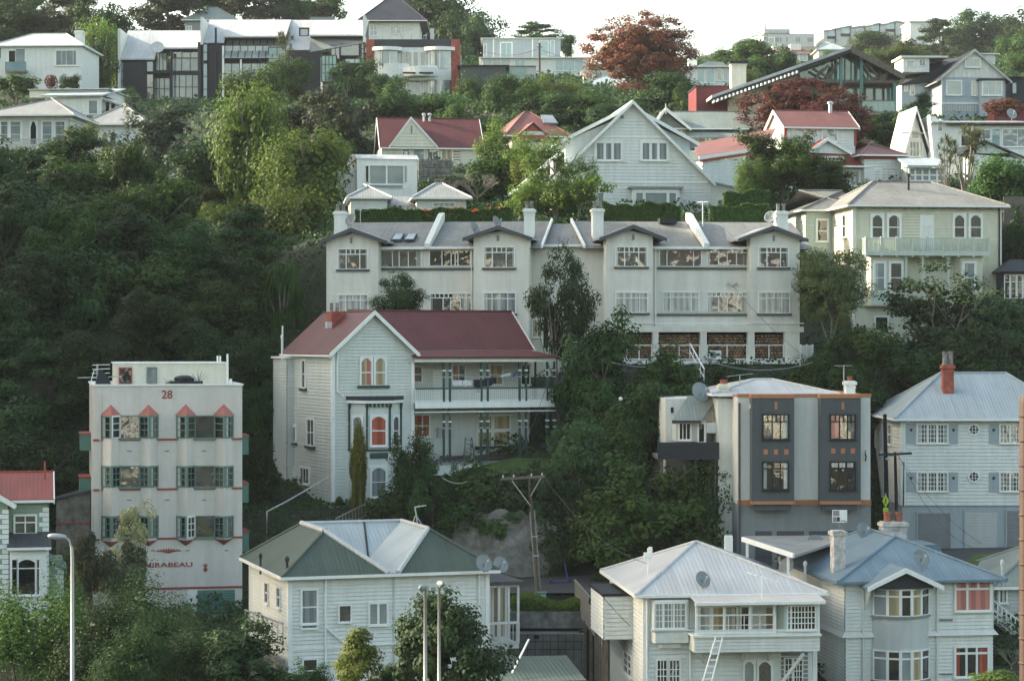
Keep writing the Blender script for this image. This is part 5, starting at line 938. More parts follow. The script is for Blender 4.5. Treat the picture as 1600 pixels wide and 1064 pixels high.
def twin_hips():
    s=House('bungalow','pale bungalow with twin grey hipped roofs, just above the flowering hedge','house',549,350,160,6); s.step=.2
    x1=s.X(605); ze=s.Z(309,570); s.walls(0,x1,0,6,-2,ze,'offwhite'); s.hip(0,x1,0,6,ze,ze+1.15,'roof_grey',over=.35,inset=1.9,cap='roof_white')
    x2,x3=s.X(652),s.X(728.5); s.walls(x2,x3,0,6,-2,ze,'offwhite',name='right_wall'); s.hip(x2,x3,0,6,ze,ze+1.25,'roof_grey',over=.4,inset=1.9,cap='roof_white',name='right_roof')
    s.walls(x1,x2,1.5,6,-2,ze-.5,'mid_grey',name='middle_wall'); s.part('middle_roof',MB().prism([(x1,.6,ze-.95),(x2,.6,ze-.95),(x2,4,ze+.3),(x1,4,ze+.3)],(0,0,.08)),'roof_grey'); s.w(565,327,595,332,v=[.5],gl='glass_dark'); s.w(677,318,710,323,gl='curtain_white',sill=False)
twin_hips()
# ---------------------------------------------------------------- houses higher up the hill
def simple(name,label,px0,px1,pyb,d,yaw,pyt,wm,depth=8,roof=None,cat='house',wins=(),step=0,down=3,**kw):
    """a rectangular house: px0..px1 front, pyt eaves, pyb base; wins=(x0,y0,x1,y1,kwargs)"""
    s=House(name,label,cat,px0,pyb,d,yaw); s.step=step; W=s.X(px1); ze=s.Z(pyt,(px0+px1)/2); fr=kw.get('front')
    s.walls(0,W,0,depth,-down,ze,wm,front=fr)
    s.W,s.ze,s.D=W,ze,depth
    if roof:
        kind,pr,m=roof[0],roof[1],roof[2]; o=roof[3] if len(roof)>3 else {}
        zr=s.Z(pr,(px0+px1)/2,depth/2)
        if kind=='hip': s.hip(0,W,0,depth,ze,zr,m,**o)
        elif kind=='gx': s.gable(0,W,0,depth,ze,zr,m,axis='x',**o)
        elif kind=='flat': s.part('roof',MB().box(-.4,W+.4,-.5,depth+.3,ze,s.Z(pr,(px0+px1)/2,-.5)),m)
        elif kind=='slope':
            z1=s.Z(pr,(px0+px1)/2,depth); s.part('roof',MB().prism([(-.3,-.5,ze),(-.3,depth,z1-.12),(-.3,depth,z1),(-.3,-.5,ze+.18)],(W+.6,0,0)),m)
    for w_ in wins:
        kk=dict(w_[4]) if len(w_)>4 else {}; s.w(*w_[:4],**kk)
    return s
# 17 red roofed gable house
s=simple('cottage','cream cottage with a maroon roof, big cream front gable and two steel flues',597,752,262,200,7,229,'cream',8,None,wins=((629,234,640,249,dict(v=[.5])),(646,234,662,249,dict(gl='glass_pale')),(668,234,684,249,dict(v=[.5])),(690,234,706,249,dict(v=[.5],gl='curtain_cream'))),step=.25)
s.gable(0,s.W,0,8,s.ze,s.Z(187.5,680,4),'roof_red',axis='x',over=.35)
ax,az=s.f(642,184.5,-.3); x0,z0=s.f(608,230,-.3); x1,_=s.f(684,230,-.3); mb=MB(); boards(mb,(0,-.3,0),(1,0,0),(0,-1,0),[(x0,z0),(x1,z0),(ax,az)],.3); mb.prism([(x0,-.29,z0),(x1,-.29,z0),(ax,-.29,az)],(0,.2,0)); s.part('front_gable',mb,'cream'); r=MB(); bb=MB()
for xe in (x0,x1):
    r.prism([(xe,-.4,z0-.05),(ax,-.4,az-.02),(ax,-.4,az+.1),(xe,-.4,z0+.07)],(0,3.2,0)); bb.prism([(xe,-.46,z0-.1),(ax,-.46,az-.12),(ax,-.46,az+.12),(xe,-.46,z0+.1)],(0,.06,0))
s.part('gable_roof',r,'roof_red'); s.part('bargeboard',bb,'trim'); q=s.f(643,200,-.3); s.part('gable_vent',MB().box(q[0]-.06,q[0]+.06,-.4,-.33,q[1]-.55,q[1]+.2),'mid_grey')
for px in (662.5,671.5): flue(s,px,179,190,3.6,.11,'steel')
s.fbox(708,233,719,252,0,.3,'brick_pier','brick_red',proud=.03)
def stone_wall():
    s=House('retaining_wall','rough grey rubble stone wall below the cream cottage with steel flues','stone wall',654,292,192,4); W=s.X(706); H=s.Z(249,680); rr=random.Random(3); mb=MB(); mb.box(0,W,.1,1,-1,H-.1)
    for i in range(int(W/.32)):
        for j in range(int((H+.5)/.26)): x=i*.32+(.16 if j%2 else 0)+rr.uniform(-.04,.04); z=-.4+j*.26; mb.box(x,x+.28+rr.uniform(-.03,.03),.05-rr.uniform(0,.09),.12,z,z+.22+rr.uniform(-.03,.02))
    s.part('stonework',mb,'rubble_stone')
stone_wall()
# 16 small red hip
s=simple('cottage','small cottage with a low salmon red hipped roof, roof window and timbered little gable',800,879,243,215,14,214,'cream',8,('hip',176,'roof_red_pale',dict(over=.9,inset=3.2,inset2=3.2)),wins=((827,221,849,236,dict(v=[.33,.66],gl='glass')),(855,221,866,234,{})))
x0,z0=s.f(808,214,-1.2); x1,_=s.f(858,214,-1.2); ax,az=s.f(833,193,-1.2)
for xe in (x0,x1): s.part('porch_roof',MB().prism([(xe,-1.3,z0),(ax,-1.3,az),(ax,-1.3,az+.12),(xe,-1.3,z0+.12)],(0,3.4,0)),'roof_red_pale')
s.part('gable_face',MB().prism([(x0+.2,-1.1,z0),(x1-.2,-1.1,z0),(ax,-1.1,az-.1)],(0,.1,0)),'red_paint'); a=s.f(814,211,-1.15); b=s.f(851,206,-1.15); s.part('gable_panel',MB().box(a[0],b[0],-1.16,-1.1,a[1],b[1]),'cream'); s.part('gable_beam',MB().box(x0,x1,-1.25,-1.05,z0-.25,z0),'red_paint')
q=s.f(857,187,2.2); s.part('roof_window',MB().prism([(q[0]-.75,1.4,q[1]-.5),(q[0]+.75,1.4,q[1]-.5),(q[0]+.6,3.0,q[1]+.42),(q[0]-.6,3.0,q[1]+.42)],(0,-.05,.1)),'glass_pale')
# 15 grey-green roofed house
s=simple('bungalow','bungalow with a grey-green roof and white finialled gable, right of the steep white gable',1016,1166,252,200,2,206,'cream',7,None,wins=((1078,221,1090,236,dict(gl='glass_dark')),(1116,217,1131,236,dict(gl='glass_dark')),(1134,217,1146,232,dict(gl='glass_dark'))))
s.gable(s.X(1040),s.W,0,7,s.ze+.35,s.Z(177,1100,3.5),'roof_greygreen',axis='x',over=.3,barge=None)
x0,z0=s.f(1018,203,-1); x1,_=s.f(1080,203,-1); ax,az=s.f(1040,170,-1); r=MB(); bb=MB()
for xe in (x0,x1): r.prism([(xe,-1,z0),(ax,-1,az),(ax,-1,az+.12),(xe,-1,z0+.12)],(0,5,0)); bb.prism([(xe,-1.07,z0-.12),(ax,-1.07,az-.2),(ax,-1.07,az+.15),(xe,-1.07,z0+.15)],(0,.07,0))
s.part('gable_roof',r,'roof_greygreen'); s.part('bargeboard',bb,'trim'); s.part('gable_face',MB().prism([(x0+.3,-.3,z0),(x1-.3,-.3,z0),(ax,-.3,az-.2)],(0,.1,0)),'roof_greygreen'); s.part('finial',MB().bar((ax,-1.1,az-.5),(ax,-1.1,az+.45),.08).bar((ax-.3,-1.1,az-.2),(ax+.3,-1.1,az-.2),.06),'trim')
a=s.f(1075,216,-2.2); b=s.f(1166,207,-.2); s.part('verandah_roof',MB().prism([(a[0],-2.2,a[1]),(b[0],-2.2,a[1]),(b[0],0,b[1]),(a[0],0,b[1])],(0,0,.08)),'roof_greygreen')
for px in (1077,1103,1109,1134,1163): x=s.X(px,-2.1); s.part('post',MB().box(x-.06,x+.06,-2.15,-2.05,-2,a[1]),'trim')
p=s.f(1076,250,-2.1); q=s.f(1105,250,-2.1); s.rail((p[0],-2.1,p[1]),(q[0],-2.1,p[1]),.8,12,'trim',bw=.05)
# 19 red trimmed white house
def red_trim():
    s=House('house','white house with many pink-red roofs, a small upper storey and a steel flue','house',1160,310,180,9); s.step=.22
    Z=s.Z; W=s.X(1350); s.walls(0,W,0,9,-2,Z(262,1250),'white'); x0,x1=s.X(1227,1.5),s.X(1336,1.5); ze=Z(197.5,1280,1.5); s.walls(x0,x1,1.5,7,Z(262,1250)-.5,ze,'white',left=[(1.5,0),(7,0),(7,ze),(4.2,Z(176,1280,4.2)),(1.5,ze)],name='upper_wall'); s.gable(x0,x1,1.5,7,ze,Z(176,1280,4.2),'roof_red_pale',axis='x',over=.4)
    s.w(1234,203,1256,218,k=1.5,v=[.5],gl='glass_pale',tr=.12,off=.045); s.w(1285,203,1307,221,k=1.5,gl='glass_pale',tr=.12,off=.045); flue(s,1297.5,161,182,4.0,.16,'steel')
    for x in (x0,x1): s.part('corner_board',MB().box(x-.1,x+.1,1.42,1.6,Z(228,1280,1.5),ze),'red_paint')
    # lower roofs
    zl=Z(262,1300); rr=MB(); rr.prism([(s.X(1262),-.6,zl),(s.X(1360),-.6,zl),(s.X(1335),3.5,Z(226,1335,3.5)),(x0,3.5,Z(226,1280,3.5))],(0,0,.12)); r=s.part('lower_roof',rr,'roof_red_bright'); s.part('gutter',MB().bar((s.X(1262),-.65,zl+.05),(s.X(1360),-.65,zl+.05),.12,.14),'trim',r)
    ax,az=s.f(1293,218,-.9); l=s.f(1264,238,-.9); r_=s.f(1331,241,-.9); bb=MB(); r2=MB()
    for e in (l,r_): r2.prism([(e[0],-.9,e[1]),(ax,-.9,az),(ax,-.9,az+.12),(e[0],-.9,e[1]+.12)],(0,3.5,0)); bb.prism([(e[0],-.97,e[1]-.12),(ax,-.97,az-.14),(ax,-.97,az+.15),(e[0],-.97,e[1]+.15)],(0,.07,0))
    s.part('dormer_roof',r2,'roof_red_bright'); s.part('bargeboard',bb,'trim'); s.part('dormer_face',MB().prism([(l[0]+.2,-.6,l[1]),(r_[0]-.2,-.6,r_[1]),(ax,-.6,az-.1)],(0,.3,0)),'white'); a=s.f(1270,252,-.62); b=s.f(1322,242,-.62); s.part('dormer_wall',MB().box(a[0],b[0],-.6,2,a[1],b[1]),'red_paint'); s.w(1279,246.5,1288,250.5,k=-.6,gl='glass_dark',tr=.1,sill=False); s.w(1294,246.5,1317,250.5,k=-.6,gl='glass_dark',tr=.1,sill=False,v=[.25,.5,.75])
    # right wing, hipped
    xr0,xr1=s.X(1350,-.6),s.X(1408,-.6); zr=Z(243,1390,-.6); s.walls(xr0,xr1,-.6,8,-2,zr,'white',name='right_wall'); s.hip(xr0,xr1,-.6,8,zr,Z(222,1340,4),'roof_red_pale',over=.5,inset=2.6); s.part('red_fascia',MB().box(xr0,xr1,-.72,-.6,zr-.35,zr-.1),'red_paint')
    s.w(1367,266,1375,284,k=-.6,gl='glass_pale',tr=.12); s.w(1379,264,1402,284,k=-.6,v=[.3,.7],gl='curtain_white'); s.w(1407,265,1413,281,k=-.6,gl='glass_pale') if 0 else None; s.w(1345,270,1351,284,gl='glass_pale'); s.w(1328,268,1342,290,gl='curtain_white')
    # long left wing running forward
    k=-4.0; a0,a1=s.X(1092,k),s.X(1158,k); zz=Z(248,1100,k)
    s.walls(a0+.4,a1+1.2,k+.3,5,-3,zz-.1,'white',name='left_wall'); za=Z(205,1205,4); rr=MB(); rr.prism([(a0,k,zz),(a1+1.8,k,zz+.8),(s.X(1212,3),3,za),(a0+1.6,4.5,zz+1.8)],(0,0,.14)); r=s.part('left_roof',rr,'roof_red_pale'); s.part('gutter',MB().bar((a0,k-.05,zz+.05),(a1+1.8,k-.05,zz+.85),.14,.2),'trim',r); s.part('red_fascia',MB().bar((a0+.1,k+.12,zz-.2),(a1+1.2,k+.12,zz+.5),.1,.2),'red_paint')
    s.w(1102,275,1108,282,k=k+.3,gl='glass_pale'); s.w(1122,262,1130,269,k=k+.3,gl='glass_pale') if 0 else None
red_trim()
s=simple('conservatory','white framed glass conservatory on the right side of the house with pink-red roofs',1421,1476,292,178,4,263,'glass_pale',3,('slope',247,'roof_lightblue'),cat='conservatory')
fr=MB()
for px in (1421,1430,1441,1452,1464,1476): x=s.X(px); fr.box(x-.07,x+.07,-.08,0,-1,s.ze)
for py in (264,274,283): z=s.Z(py,1450); fr.box(0,s.W,-.07,0,z-.06,z+.06)
s.part('frame',fr,'trim')
# 20 A-frame and flat roofed house
s=House('chalet','narrow white A-frame chalet end with a steep dark roof, joined to a flat white house','house',1413,262,190,5); ax,az=s.f(1430,173); x0,z0=s.f(1412,246); x1,_=s.f(1453,250); zb=-1; s.part('front_wall',MB().prism([(x0+.2,0,zb),(x1-.2,0,zb),(x1-.2,0,z0),(ax,0,az-.2),(x0+.2,0,z0)],(0,6,0)),'white')
for xe,m in ((x0,'trim'),(x1,'roof_dark')): s.part('roof',MB().prism([(xe,-.5,z0-.1),(ax,-.5,az),(ax,-.5,az+.3),(xe+(.25 if xe==x1 else -.1),-.5,z0-.1)],(0,6,0)),m); s.part('bargeboard',MB().prism([(xe,-.57,z0-.1),(ax,-.57,az-.1),(ax,-.57,az+.25),(xe+(.2 if xe==x1 else -.2),-.57,z0-.1)],(0,.07,0)),'trim')
s.w(1422,222,1430,244,v=[.5],h=[.5],gl='glass_pale'); s.w(1432,222,1440,244,v=[.5],gl='glass_pale'); s.w(1425,205,1436,216,gl='glass_pale'); s.part('collar_beam',MB().box(ax-1.3,ax+1.3,-.5,-.4,s.Z(210,1430),s.Z(208,1430)),'mid_grey')
s=simple('modern_house','flat white modern house with a wide pale roof and big windows beside the A-frame chalet',1486,1620,262,188,0,196,'white',9,('flat',194,'near_black'),wins=((1502,204,1530,228,dict(v=[.5],gl='glass_dark')),(1535,204,1547,217,dict(gl='curtain_grey')),(1550,202,1562,229,dict(gl='glass_bluepale')),(1567,203,1612,229,dict(v=[.5],gl='glass_pale'))))
s.part('white_roof',MB().prism([(-1.7,-.4,s.ze+.16),(s.W,-.4,s.ze+.16),(s.W,8,s.ze+1.05),(-1.7,8,s.ze+1.05)],(0,0,.1)),'roof_white'); mb=MB(); mb.prism([(-1.8,0,s.ze+.9),(0,0,s.ze),(0,0,-1),(-1.3,0,-1)],(0,8,0)); s.part('side_wall',mb,'white'); s.w(1466,190,1472,204,gl='glass_dark',tr=.1,sill=False); ax,az=s.f(1538,222,-2.5); l=s.f(1505,240,-2.5); r=s.f(1600,248,-2.5)
for e in (l,r): s.part('porch_roof',MB().prism([(e[0],-2.6,e[1]),(ax,-2.6,az),(ax,-2.6,az+.16),(e[0],-2.6,e[1]+.16)],(0,2.6,0)),'charcoal')
s.part('porch_gable',MB().prism([(l[0]+.3,-2.4,l[1]),(r[0]-.3,-2.4,r[1]),(ax,-2.4,az)],(0,.1,0)),'pale_green_paint'); s.part('porch_wall',MB().box(l[0]+.4,r[0],-2.4,-.1,-2,l[1]),'white')
dish(1581,178,192,.5,'satellite dish on the wide pale roof of the flat modern house, far right',.3,.6)
# 21 barn-like timber and glass house
def barn():
    s=House('timber_house','large barn-like house with a glazed green gable, exposed timber trusses and long pale roof','house',1310,180,220,3)
    ax,az=s.f(1330,77,-2); lx,lz=s.f(1112,154,-2); rx,rz=s.f(1414,121,-2); D=13
    rr=MB(); rr.prism([(lx,-2,lz),(ax,-2,az),(ax,-2,az+.3),(lx,-2,lz+.3)],(0,D,0)); s.part('roof',rr,'galvanised'); rr=MB(); rr.prism([(rx,-2,rz),(ax,-2,az),(ax,-2,az+.3),(rx,-2,rz+.3)],(0,D,0)); s.part('roof',rr,'timber')
    s.part('roof_edge',MB().prism([(lx,-2.1,lz-.35),(ax,-2.1,az-.35),(ax,-2.1,az),(lx,-2.1,lz)],(0,.1,0)),'near_black'); s.part('roof_edge',MB().prism([(rx,-2.1,rz-.35),(ax,-2.1,az-.35),(ax,-2.1,az+.2),(rx,-2.1,rz+.2)],(0,.1,0)),'timber'); rf=MB(); n=22
    for i in range(n): t=(i+.5)/n; x=lx+(ax-lx)*t*.62; z=lz+(az-lz)*t*.62-.42; rf.box(x-.08,x+.08,-2.6,-1.6,z-.12,z+.12)
    s.part('rafter_ends',rf,'trim')
    gx0,gx1=s.X(1250),s.X(1399); zb=s.Z(130,1330); lo=s.f(1250,130)[1]
    def zl(x): t=(x-lx)/(ax-lx); return lz+(az-lz)*t-.3 if x<ax else rz+(az-rz)*(rx-x)/(rx-ax)-.3
    pts=[(gx0,0,zb),(gx1,0,zb),(gx1,0,zl(gx1)),(ax,0,az-.4),(gx0,0,zl(gx0))]; s.part('glazed_gable',MB().prism(pts,(0,.1,0)),'glass_teal')
    tr=MB(); tr.bar((gx0-1,-1.2,zb),(rx-.4,-1.2,zb),.3,.3); tr.bar((gx0,-.1,zb),(gx1,-.1,zb),.3,.5)
    for a,b in (((1272,126),(1294,103)),((1298,124),(1270,108)),((1298,124),(1304,100)),((1362,124),(1348,97)),((1362,124),(1392,114)),((1378,126),(1352,98)),((1290,128),(1310,98)),((1372,128),(1394,113))):
        p,q=s.f(*a,-1.2),s.f(*b,-1.2); tr.bar((p[0],-1.2,p[1]),(q[0],-1.2,q[1]),.22)
    s.part('truss',tr,'timber'); ps=MB()
    for px,t in ((1314,88),(1346,90)): x=s.X(px,-1.4); ps.box(x-.14,x+.14,-1.5,-1.2,-2,s.Z(t,px,-1.4))
    x=s.X(1398,-1.4); ps.box(x-.14,x+.14,-1.5,-1.2,-2,s.Z(130,1398,-1.4)); s.part('post',ps,'teal_paint'); 
    for px in (1300,1320,1330,1338,1356,1372,1386): x=s.X(px,-.05); s.part('mullion',MB().box(x-.06,x+.06,-.1,0,zb,zl(x)),'teal_paint')
    z1=s.Z(134,1350); s.part('wall',MB().box(gx0-3,gx1,.0,8,-3,z1),'timber')
    for a,b in ((1318,1334),(1336,1345),(1353,1364),(1368,1378),(1382,1392)): s.w(a,139,b,157,gl='glass_teal',fr='timber',tr=.1,sill=False)
    # glass balcony
    p=s.f(1347,175,-1.5); q=s.f(1398,175,-1.5); s.part('balcony',MB().box(p[0],q[0],-1.6,0,p[1]-.3,p[1]),'mid_grey'); s.part('balustrade',MB().box(p[0],q[0],-1.6,-1.56,p[1],s.Z(159,1370,-1.5)),'glass_teal'); 
    s.rail((p[0],-1.62,p[1]),(q[0],-1.62,p[1]),s.Z(159,1370,-1.5)-p[1],6,'steel',bw=.05)
    # cream side block and red block
    x0,x1=s.X(1139,1),s.X(1256,1); mb=MB(); mb.prism([(x0,1,-3),(x1,1,-3),(x1,1,zl(x1)-.2),(x0,1,zl(x0)-.2)],(0,9,0)); s.part('cream_wall',mb,'cream'); a=s.X(1088,2); s.part('red_wall',MB().box(a,s.X(1141,2),2,8,-3,s.Z(136,1100,2)),'dark_red'); s.part('red_coping',MB().box(a-.1,s.X(1141,2)+.1,1.9,8,s.Z(136,1100,2),s.Z(134,1100,2)),'charcoal'); s.w(1192,158,1206,168,k=1,gl='curtain_cream',sill=False)
    s.chimney(1143,99,1166,139,.5,'cream',dep=1.2,pots=0,extend=1.0); q=s.f(1143,99,.5); q2=s.f(1166,99,.5); s.part('chimney_cap',MB().box(q[0]-.2,q2[0]+.2,.3,1.9,q[1]-.05,q[1]+.2),'near_black')
barn()
# 22 grey-blue house
def grey_blue():
    s=House('house','pale grey-blue gabled house with dark tile roof and white roof dormer, upper right','house',1471,168,230,3); W=s.X(1571); ze=s.Z(122,1520); ax,az=s.f(1522,80); s.walls(0,W,0,9,-2,ze,'grey_blue'); e=.35
    s.part('gable_wall',MB().prism([(0,-.05,ze),(W,-.05,ze),(ax,-.05,az-.1)],(0,.2,0)),'offwhite')
    for i in range(14): x=W*(i+1)/15; h=(az-ze)*(1-abs(x-ax)/max(ax,W-ax)); s.part('batten',MB().box(x-.04,x+.04,-.1,-.05,ze,ze+max(h-.15,.1)),'offwhite'); s.gable(0,W,0,9,ze,az,'roof_tile_dark',axis='y',over=.6,rx=ax,ob=.4)
    x0=s.X(1409,5); s.walls(x0,0,5,12,-2,ze-.1,'grey_blue',name='side_wall'); rr=MB(); rr.prism([(x0-.4,4.6,ze-.3),(0,4.6,ze+.0),(ax,4.6,az-.1),(x0+1.6,9,az-.9)],(0,0,.14)); s.part('side_roof',rr,'roof_tile_dark')
    k=3.5; a,b=s.X(1411,k),s.X(1452,k); z0,z1=s.Z(113,1430,k),s.Z(91,1430,k); s.part('dormer',MB().box(a,b,k,k+4,z0,z1),'white'); s.part('dormer_roof',MB().box(a-.3,b+1.9,k-.35,k+4.2,z1,z1+.2),'offwhite'); s.w(1417,96,1427,105,k=k,gl='glass_pale',sill=False); s.w(1437,94,1445,103,k=k,gl='glass_dark',v=[.5],sill=False)
    k2=2.5; a,b=s.X(1530,k2),s.X(1555,k2); s.part('rear_dormer',MB().box(a,b,k2,k2+4,s.Z(101,1550,k2),s.Z(86,1550,k2)),'white'); s.part('rear_dormer_roof',MB().box(a-.2,b+.4,k2-.3,k2+4.2,s.Z(86,1550,k2),s.Z(84,1550,k2)),'offwhite')
    s.w(1509,93,1530,105,off=.12,v=[.5],gl='glass_pale',tr=.14); s.w(1480,128,1501,148,gl='glass_pale',tr=.16); s.w(1519.5,129,1525.5,149,gl='glass',tr=.14); kb=-.7; a,b=s.X(1531,kb),s.X(1569,kb); s.part('bay',MB().box(a,b,kb,0,-1,s.Z(126,1550,kb)),'grey_blue'); s.w(1536,129,1564,148.5,k=kb,gl='glass_pale',v=[.3,.7],tr=.14); s.part('bay_roof',MB().box(a-.2,b+.2,kb-.2,0,s.Z(126,1550,kb),s.Z(123.5,1550,kb)),'charcoal')
    for a,b,c,d in ((1414,132,1417,142),(1423,133,1428,148),(1456,129,1461.5,143)): s.w(a,b,c,d,k=5,gl='glass',tr=.12)
    s.part('corner_board',MB().box(-.05,.1,-.06,.1,-2,ze),'trim'); z=s.Z(161,1520); s.part('plinth_band',MB().box(0,W,-.12,0,z-.15,z),'trim'); lt=MB()
    for i in range(40): x=W*i/40; lt.box(x,x+.06,-.08,0,z-.9,z-.15)
    s.part('lattice',lt,'offwhite')
grey_blue()
s=simple('shed','small navy building with one bright blue window, at the right edge above the flowers',1573,1602,158,236,0,122,'charcoal',5,('flat',120,'charcoal'),cat='outbuilding',wins=((1582,130,1588,146,dict(gl='glass_bluepale',fr='charcoal')),))
# 23 row of three dark and white townhouses
def town(label,x0,x1,roof,ridge_y,eave,dark,glaz,d=300,extra=()):
    s=House('townhouse',label,'townhouse',x0,172,d,0,group='dark and white townhouses near the ridge'); W=s.X(x1); zt=s.Z(eave,(x0+x1)/2); s.part('wall',MB().box(0,W,1.5,11,-4,zt),'charcoal')
    zr=s.Z(ridge_y,(x0+x1)/2,7); 
    for (a,b,e) in roof: xa,xb=s.X(a),s.X(b); z=s.Z(e,(a+b)/2,-.2); s.part('roof',MB().prism([(xa,-.2,z),(xb,-.2,z),(xb,7,zr),(xa,7,zr)],(0,0,.2)),'roof_white'); s.part('roof_side',MB().prism([(xa,0,z),(xa,7,zr),(xa,7,z)],(xb-xa,0,0)),'charcoal')
    for (a,b,y0,y1) in dark: s.fbox(a,y0,b,y1,0,1.5,'dark_panel','near_black')
    for g in glaz:
        a,b,y0,y1,k,m,nv,nh=g; s.w(a,y0,b,y1,k=k,gl=m,fr='charcoal',v=[i/nv for i in range(1,nv)],h=[i/nh for i in range(1,nh)],tr=.12,bar=.1,sill=False)
    for (a,b,y0,y1,m,k,dp) in extra: s.fbox(a,y0,b,y1,k,dp,{'trim':'white_post','steel':'flue','offwhite':'fire_wall','charcoal':'frame_post','near_black':'steel_post'}[m],m)
    return s
s=town('leftmost dark townhouse with a pale sloping roof reaching low over its left half',187,312,((186,242,94),(242,313,77)),50.5,96,((193,229,97,162),),((187,192,98,125,0,'glass_bluepale',1,2),(187,192,128,160,0,'glass_bluepale',1,2),(230,239,97,112,0,'glass_pale',1,1),(230,239,117,158,0,'glass',1,2),(244,260,84,110,1.5,'glass_pale',3,1),(270,311,92,111,1.5,'glass_pale',3,1),(271,311,80,91,1.5,'glass',3,1),(241,265,123,156,1.5,'glass_pale',3,2),(270,311,118,155,1.5,'glass_pale',4,2)),extra=((266,269.5,80,170,'near_black',-.2,.3),(184,188,45,165,'offwhite',-.3,7.5),(309,313.5,66,165,'charcoal',-.4,1.8)))
s.fbox(241,112,267,114.5,-.2,1.6,'balcony','near_black'); s.fbox(241,157,267,160,-.2,1.6,'balcony','near_black')
dish(246,74,298,.9,'satellite dish on the pale roof of the leftmost townhouse',.2,.8,'pale_grey')
s=town('middle dark townhouse with a tall black flue and a sloping glass solarium',316,447,((316,350,68),(350,447,59)),33.5,70,((326,347,70,160),),((318,323.5,70,95,0,'glass_bluepale',1,2),(318,323.5,100,160,0,'glass_bluepale',1,3),(350,374,100,134,0,'glass_pale',2,1),(379,420,100,134,0,'glass_pale',3,1),(352,446,72,92,.4,'glass_pale',8,1),(420,446,75,98,-.1,'glass_teal',2,1)),extra=((347,350,72,160,'trim',-.3,.3),(375,377.5,93,140,'trim',-.3,.3),(335.5,338.5,44,160,'near_black',-.5,.3),(313,317,27,70,'offwhite',-.5,7.5)))
a=s.f(350,91,-.5); b=s.f(447,91,-.5); c=s.f(350,60,2.5); s.part('solarium',MB().prism([(a[0],-.5,a[1]),(b[0],-.5,a[1]),(b[0],2.5,c[1]),(a[0],2.5,c[1])],(0,0,.1)),'glass_pale'); so=MB()
for i in range(10): x=a[0]+(b[0]-a[0])*i/9; so.bar((x,-.55,a[1]+.08),(x,2.45,c[1]+.15),.1)
s.part('solarium_bar',so,'charcoal')
s=town('rightmost dark townhouse with a small square roof window and stepped glass boxes',447,571,((447,484,79),(484,571,57)),34,80,((447,502,80,158),(530,571,126,158)),((540,569,93,99,0,'glass_bluepale',2,1),(533,561,70,87,0,'glass',1,1),(562,568,69,92,0,'glass_pale',1,3),(503,525,88,128,-.4,'glass_teal',4,3),(518,530,72,92,0,'glass',2,1)),extra=((501,504,90,160,'trim',-.4,.3),(567,570.5,24,66,'offwhite',-.5,7.5),(562,565,68,155,'charcoal',-.3,.3)))
a=s.f(484,90,-.3); b=s.f(569,58,2); s.part('solarium',MB().prism([(a[0],-.3,s.Z(82,520,-.3)),(b[0],-.3,s.Z(68,520,-.3)),(b[0],2,b[1]),(a[0],2,b[1])],(0,0,.1)),'mid_grey'); s.w(469.5,46,481,56,k=-.1,gl='glass_pale',fr='charcoal',tr=.2,sill=False)
# 24 curved white house between brick piers
def deco():
    s=House('modern_house','cream house with curved balcony and corner windows between two tall brick piers','house',572,172,290,0); W=s.X(718); zt=s.Z(73,640); s.part('wall',MB().box(0,W,.8,10,-3,zt),'white'); s.fbox(572,62,584.5,170,-.2,8,'brick_pier','brick_red'); s.fbox(705,62,718,170,-.2,8,'brick_pier','brick_red'); s.fbox(584.5,62,705,73,.6,8,'parapet','charcoal')
    def bow(x0,x1,y0,y1,p,nm,m,flip=0,par=None):
        a,b=s.X(x0),s.X(x1); z0,z1=s.Z(y1,(x0+x1)/2),s.Z(y0,(x0+x1)/2); n=8; pts=[(a,.9)]+[(a+(b-a)*i/n,-p*math.sin(math.pi*(.5*(i/n)+(.5 if flip==1 else 0)) if flip else math.pi*(.08+.84*i/n))) for i in range(n+1)]+[(b,.9)]; return s.part(nm,MB().prism([(x,y,z0) for x,y in pts],(0,0,z1-z0)),m,par)
    bow(581.5,628,74.5,80,1.2,'canopy','trim'); bow(663,711,74.5,80,1.2,'canopy','trim'); bow(585,621,80,100,.7,'corner_window','glass_pale'); bow(671,705,80,108,.7,'corner_window','glass_pale'); bow(585,640,100,124,.75,'spandrel','white'); bow(640,705,104,126,.75,'spandrel','white'); bow(627.6,687,107,121,1.9,'balcony','white')
    for a,b in ((629,649),(655,677)): s.fbox(a,113,b,115.5,-1.95,.2,'balcony_slot','near_black')
    for a,b in ((623,626),(628,635),(637,643),(646,653),(657,664),(666.5,670)): s.w(a,82,b,104,k=.8,gl='glass',tr=.12,sill=False)
    bow(671,703,126,154,.7,'corner_window','glass_pale'); s.fbox(669,80,671.5,157,-.3,1,'mullion','trim'); s.fbox(687,126,689.5,157,-.75,.5,'mullion','trim')
    for px in (596,609): s.fbox(px-.8,80,px+.8,100,-.75,.3,'mullion','trim')
    for px in (687,): s.fbox(px-.8,80,px+.8,106,-.75,.3,'mullion','trim')
    for a,b in ((615,634),(639,657),(663,668)): s.w(a,127,b,150,k=.8,gl='glass_pale',v=[.5],tr=.15)
    bow(640,705,154,163,.8,'lower_band','white'); s.fbox(672,45,678,66,3,1,'chimney','pale_grey')
    rr=random.Random(2); mb=MB()
    for px in (625,630,640,665,684): a=s.f(px,66,2); b=s.f(px+rr.uniform(-6,6),50+rr.uniform(0,6),2); mb.bar((a[0],2,a[1]),(b[0],2,b[1]),.08)
    a=s.f(622,50,2); b=s.f(645,46,2); mb.bar((a[0],2,a[1]),(b[0],2,b[1]),.08); s.part('aerial',mb,'steel')
deco()
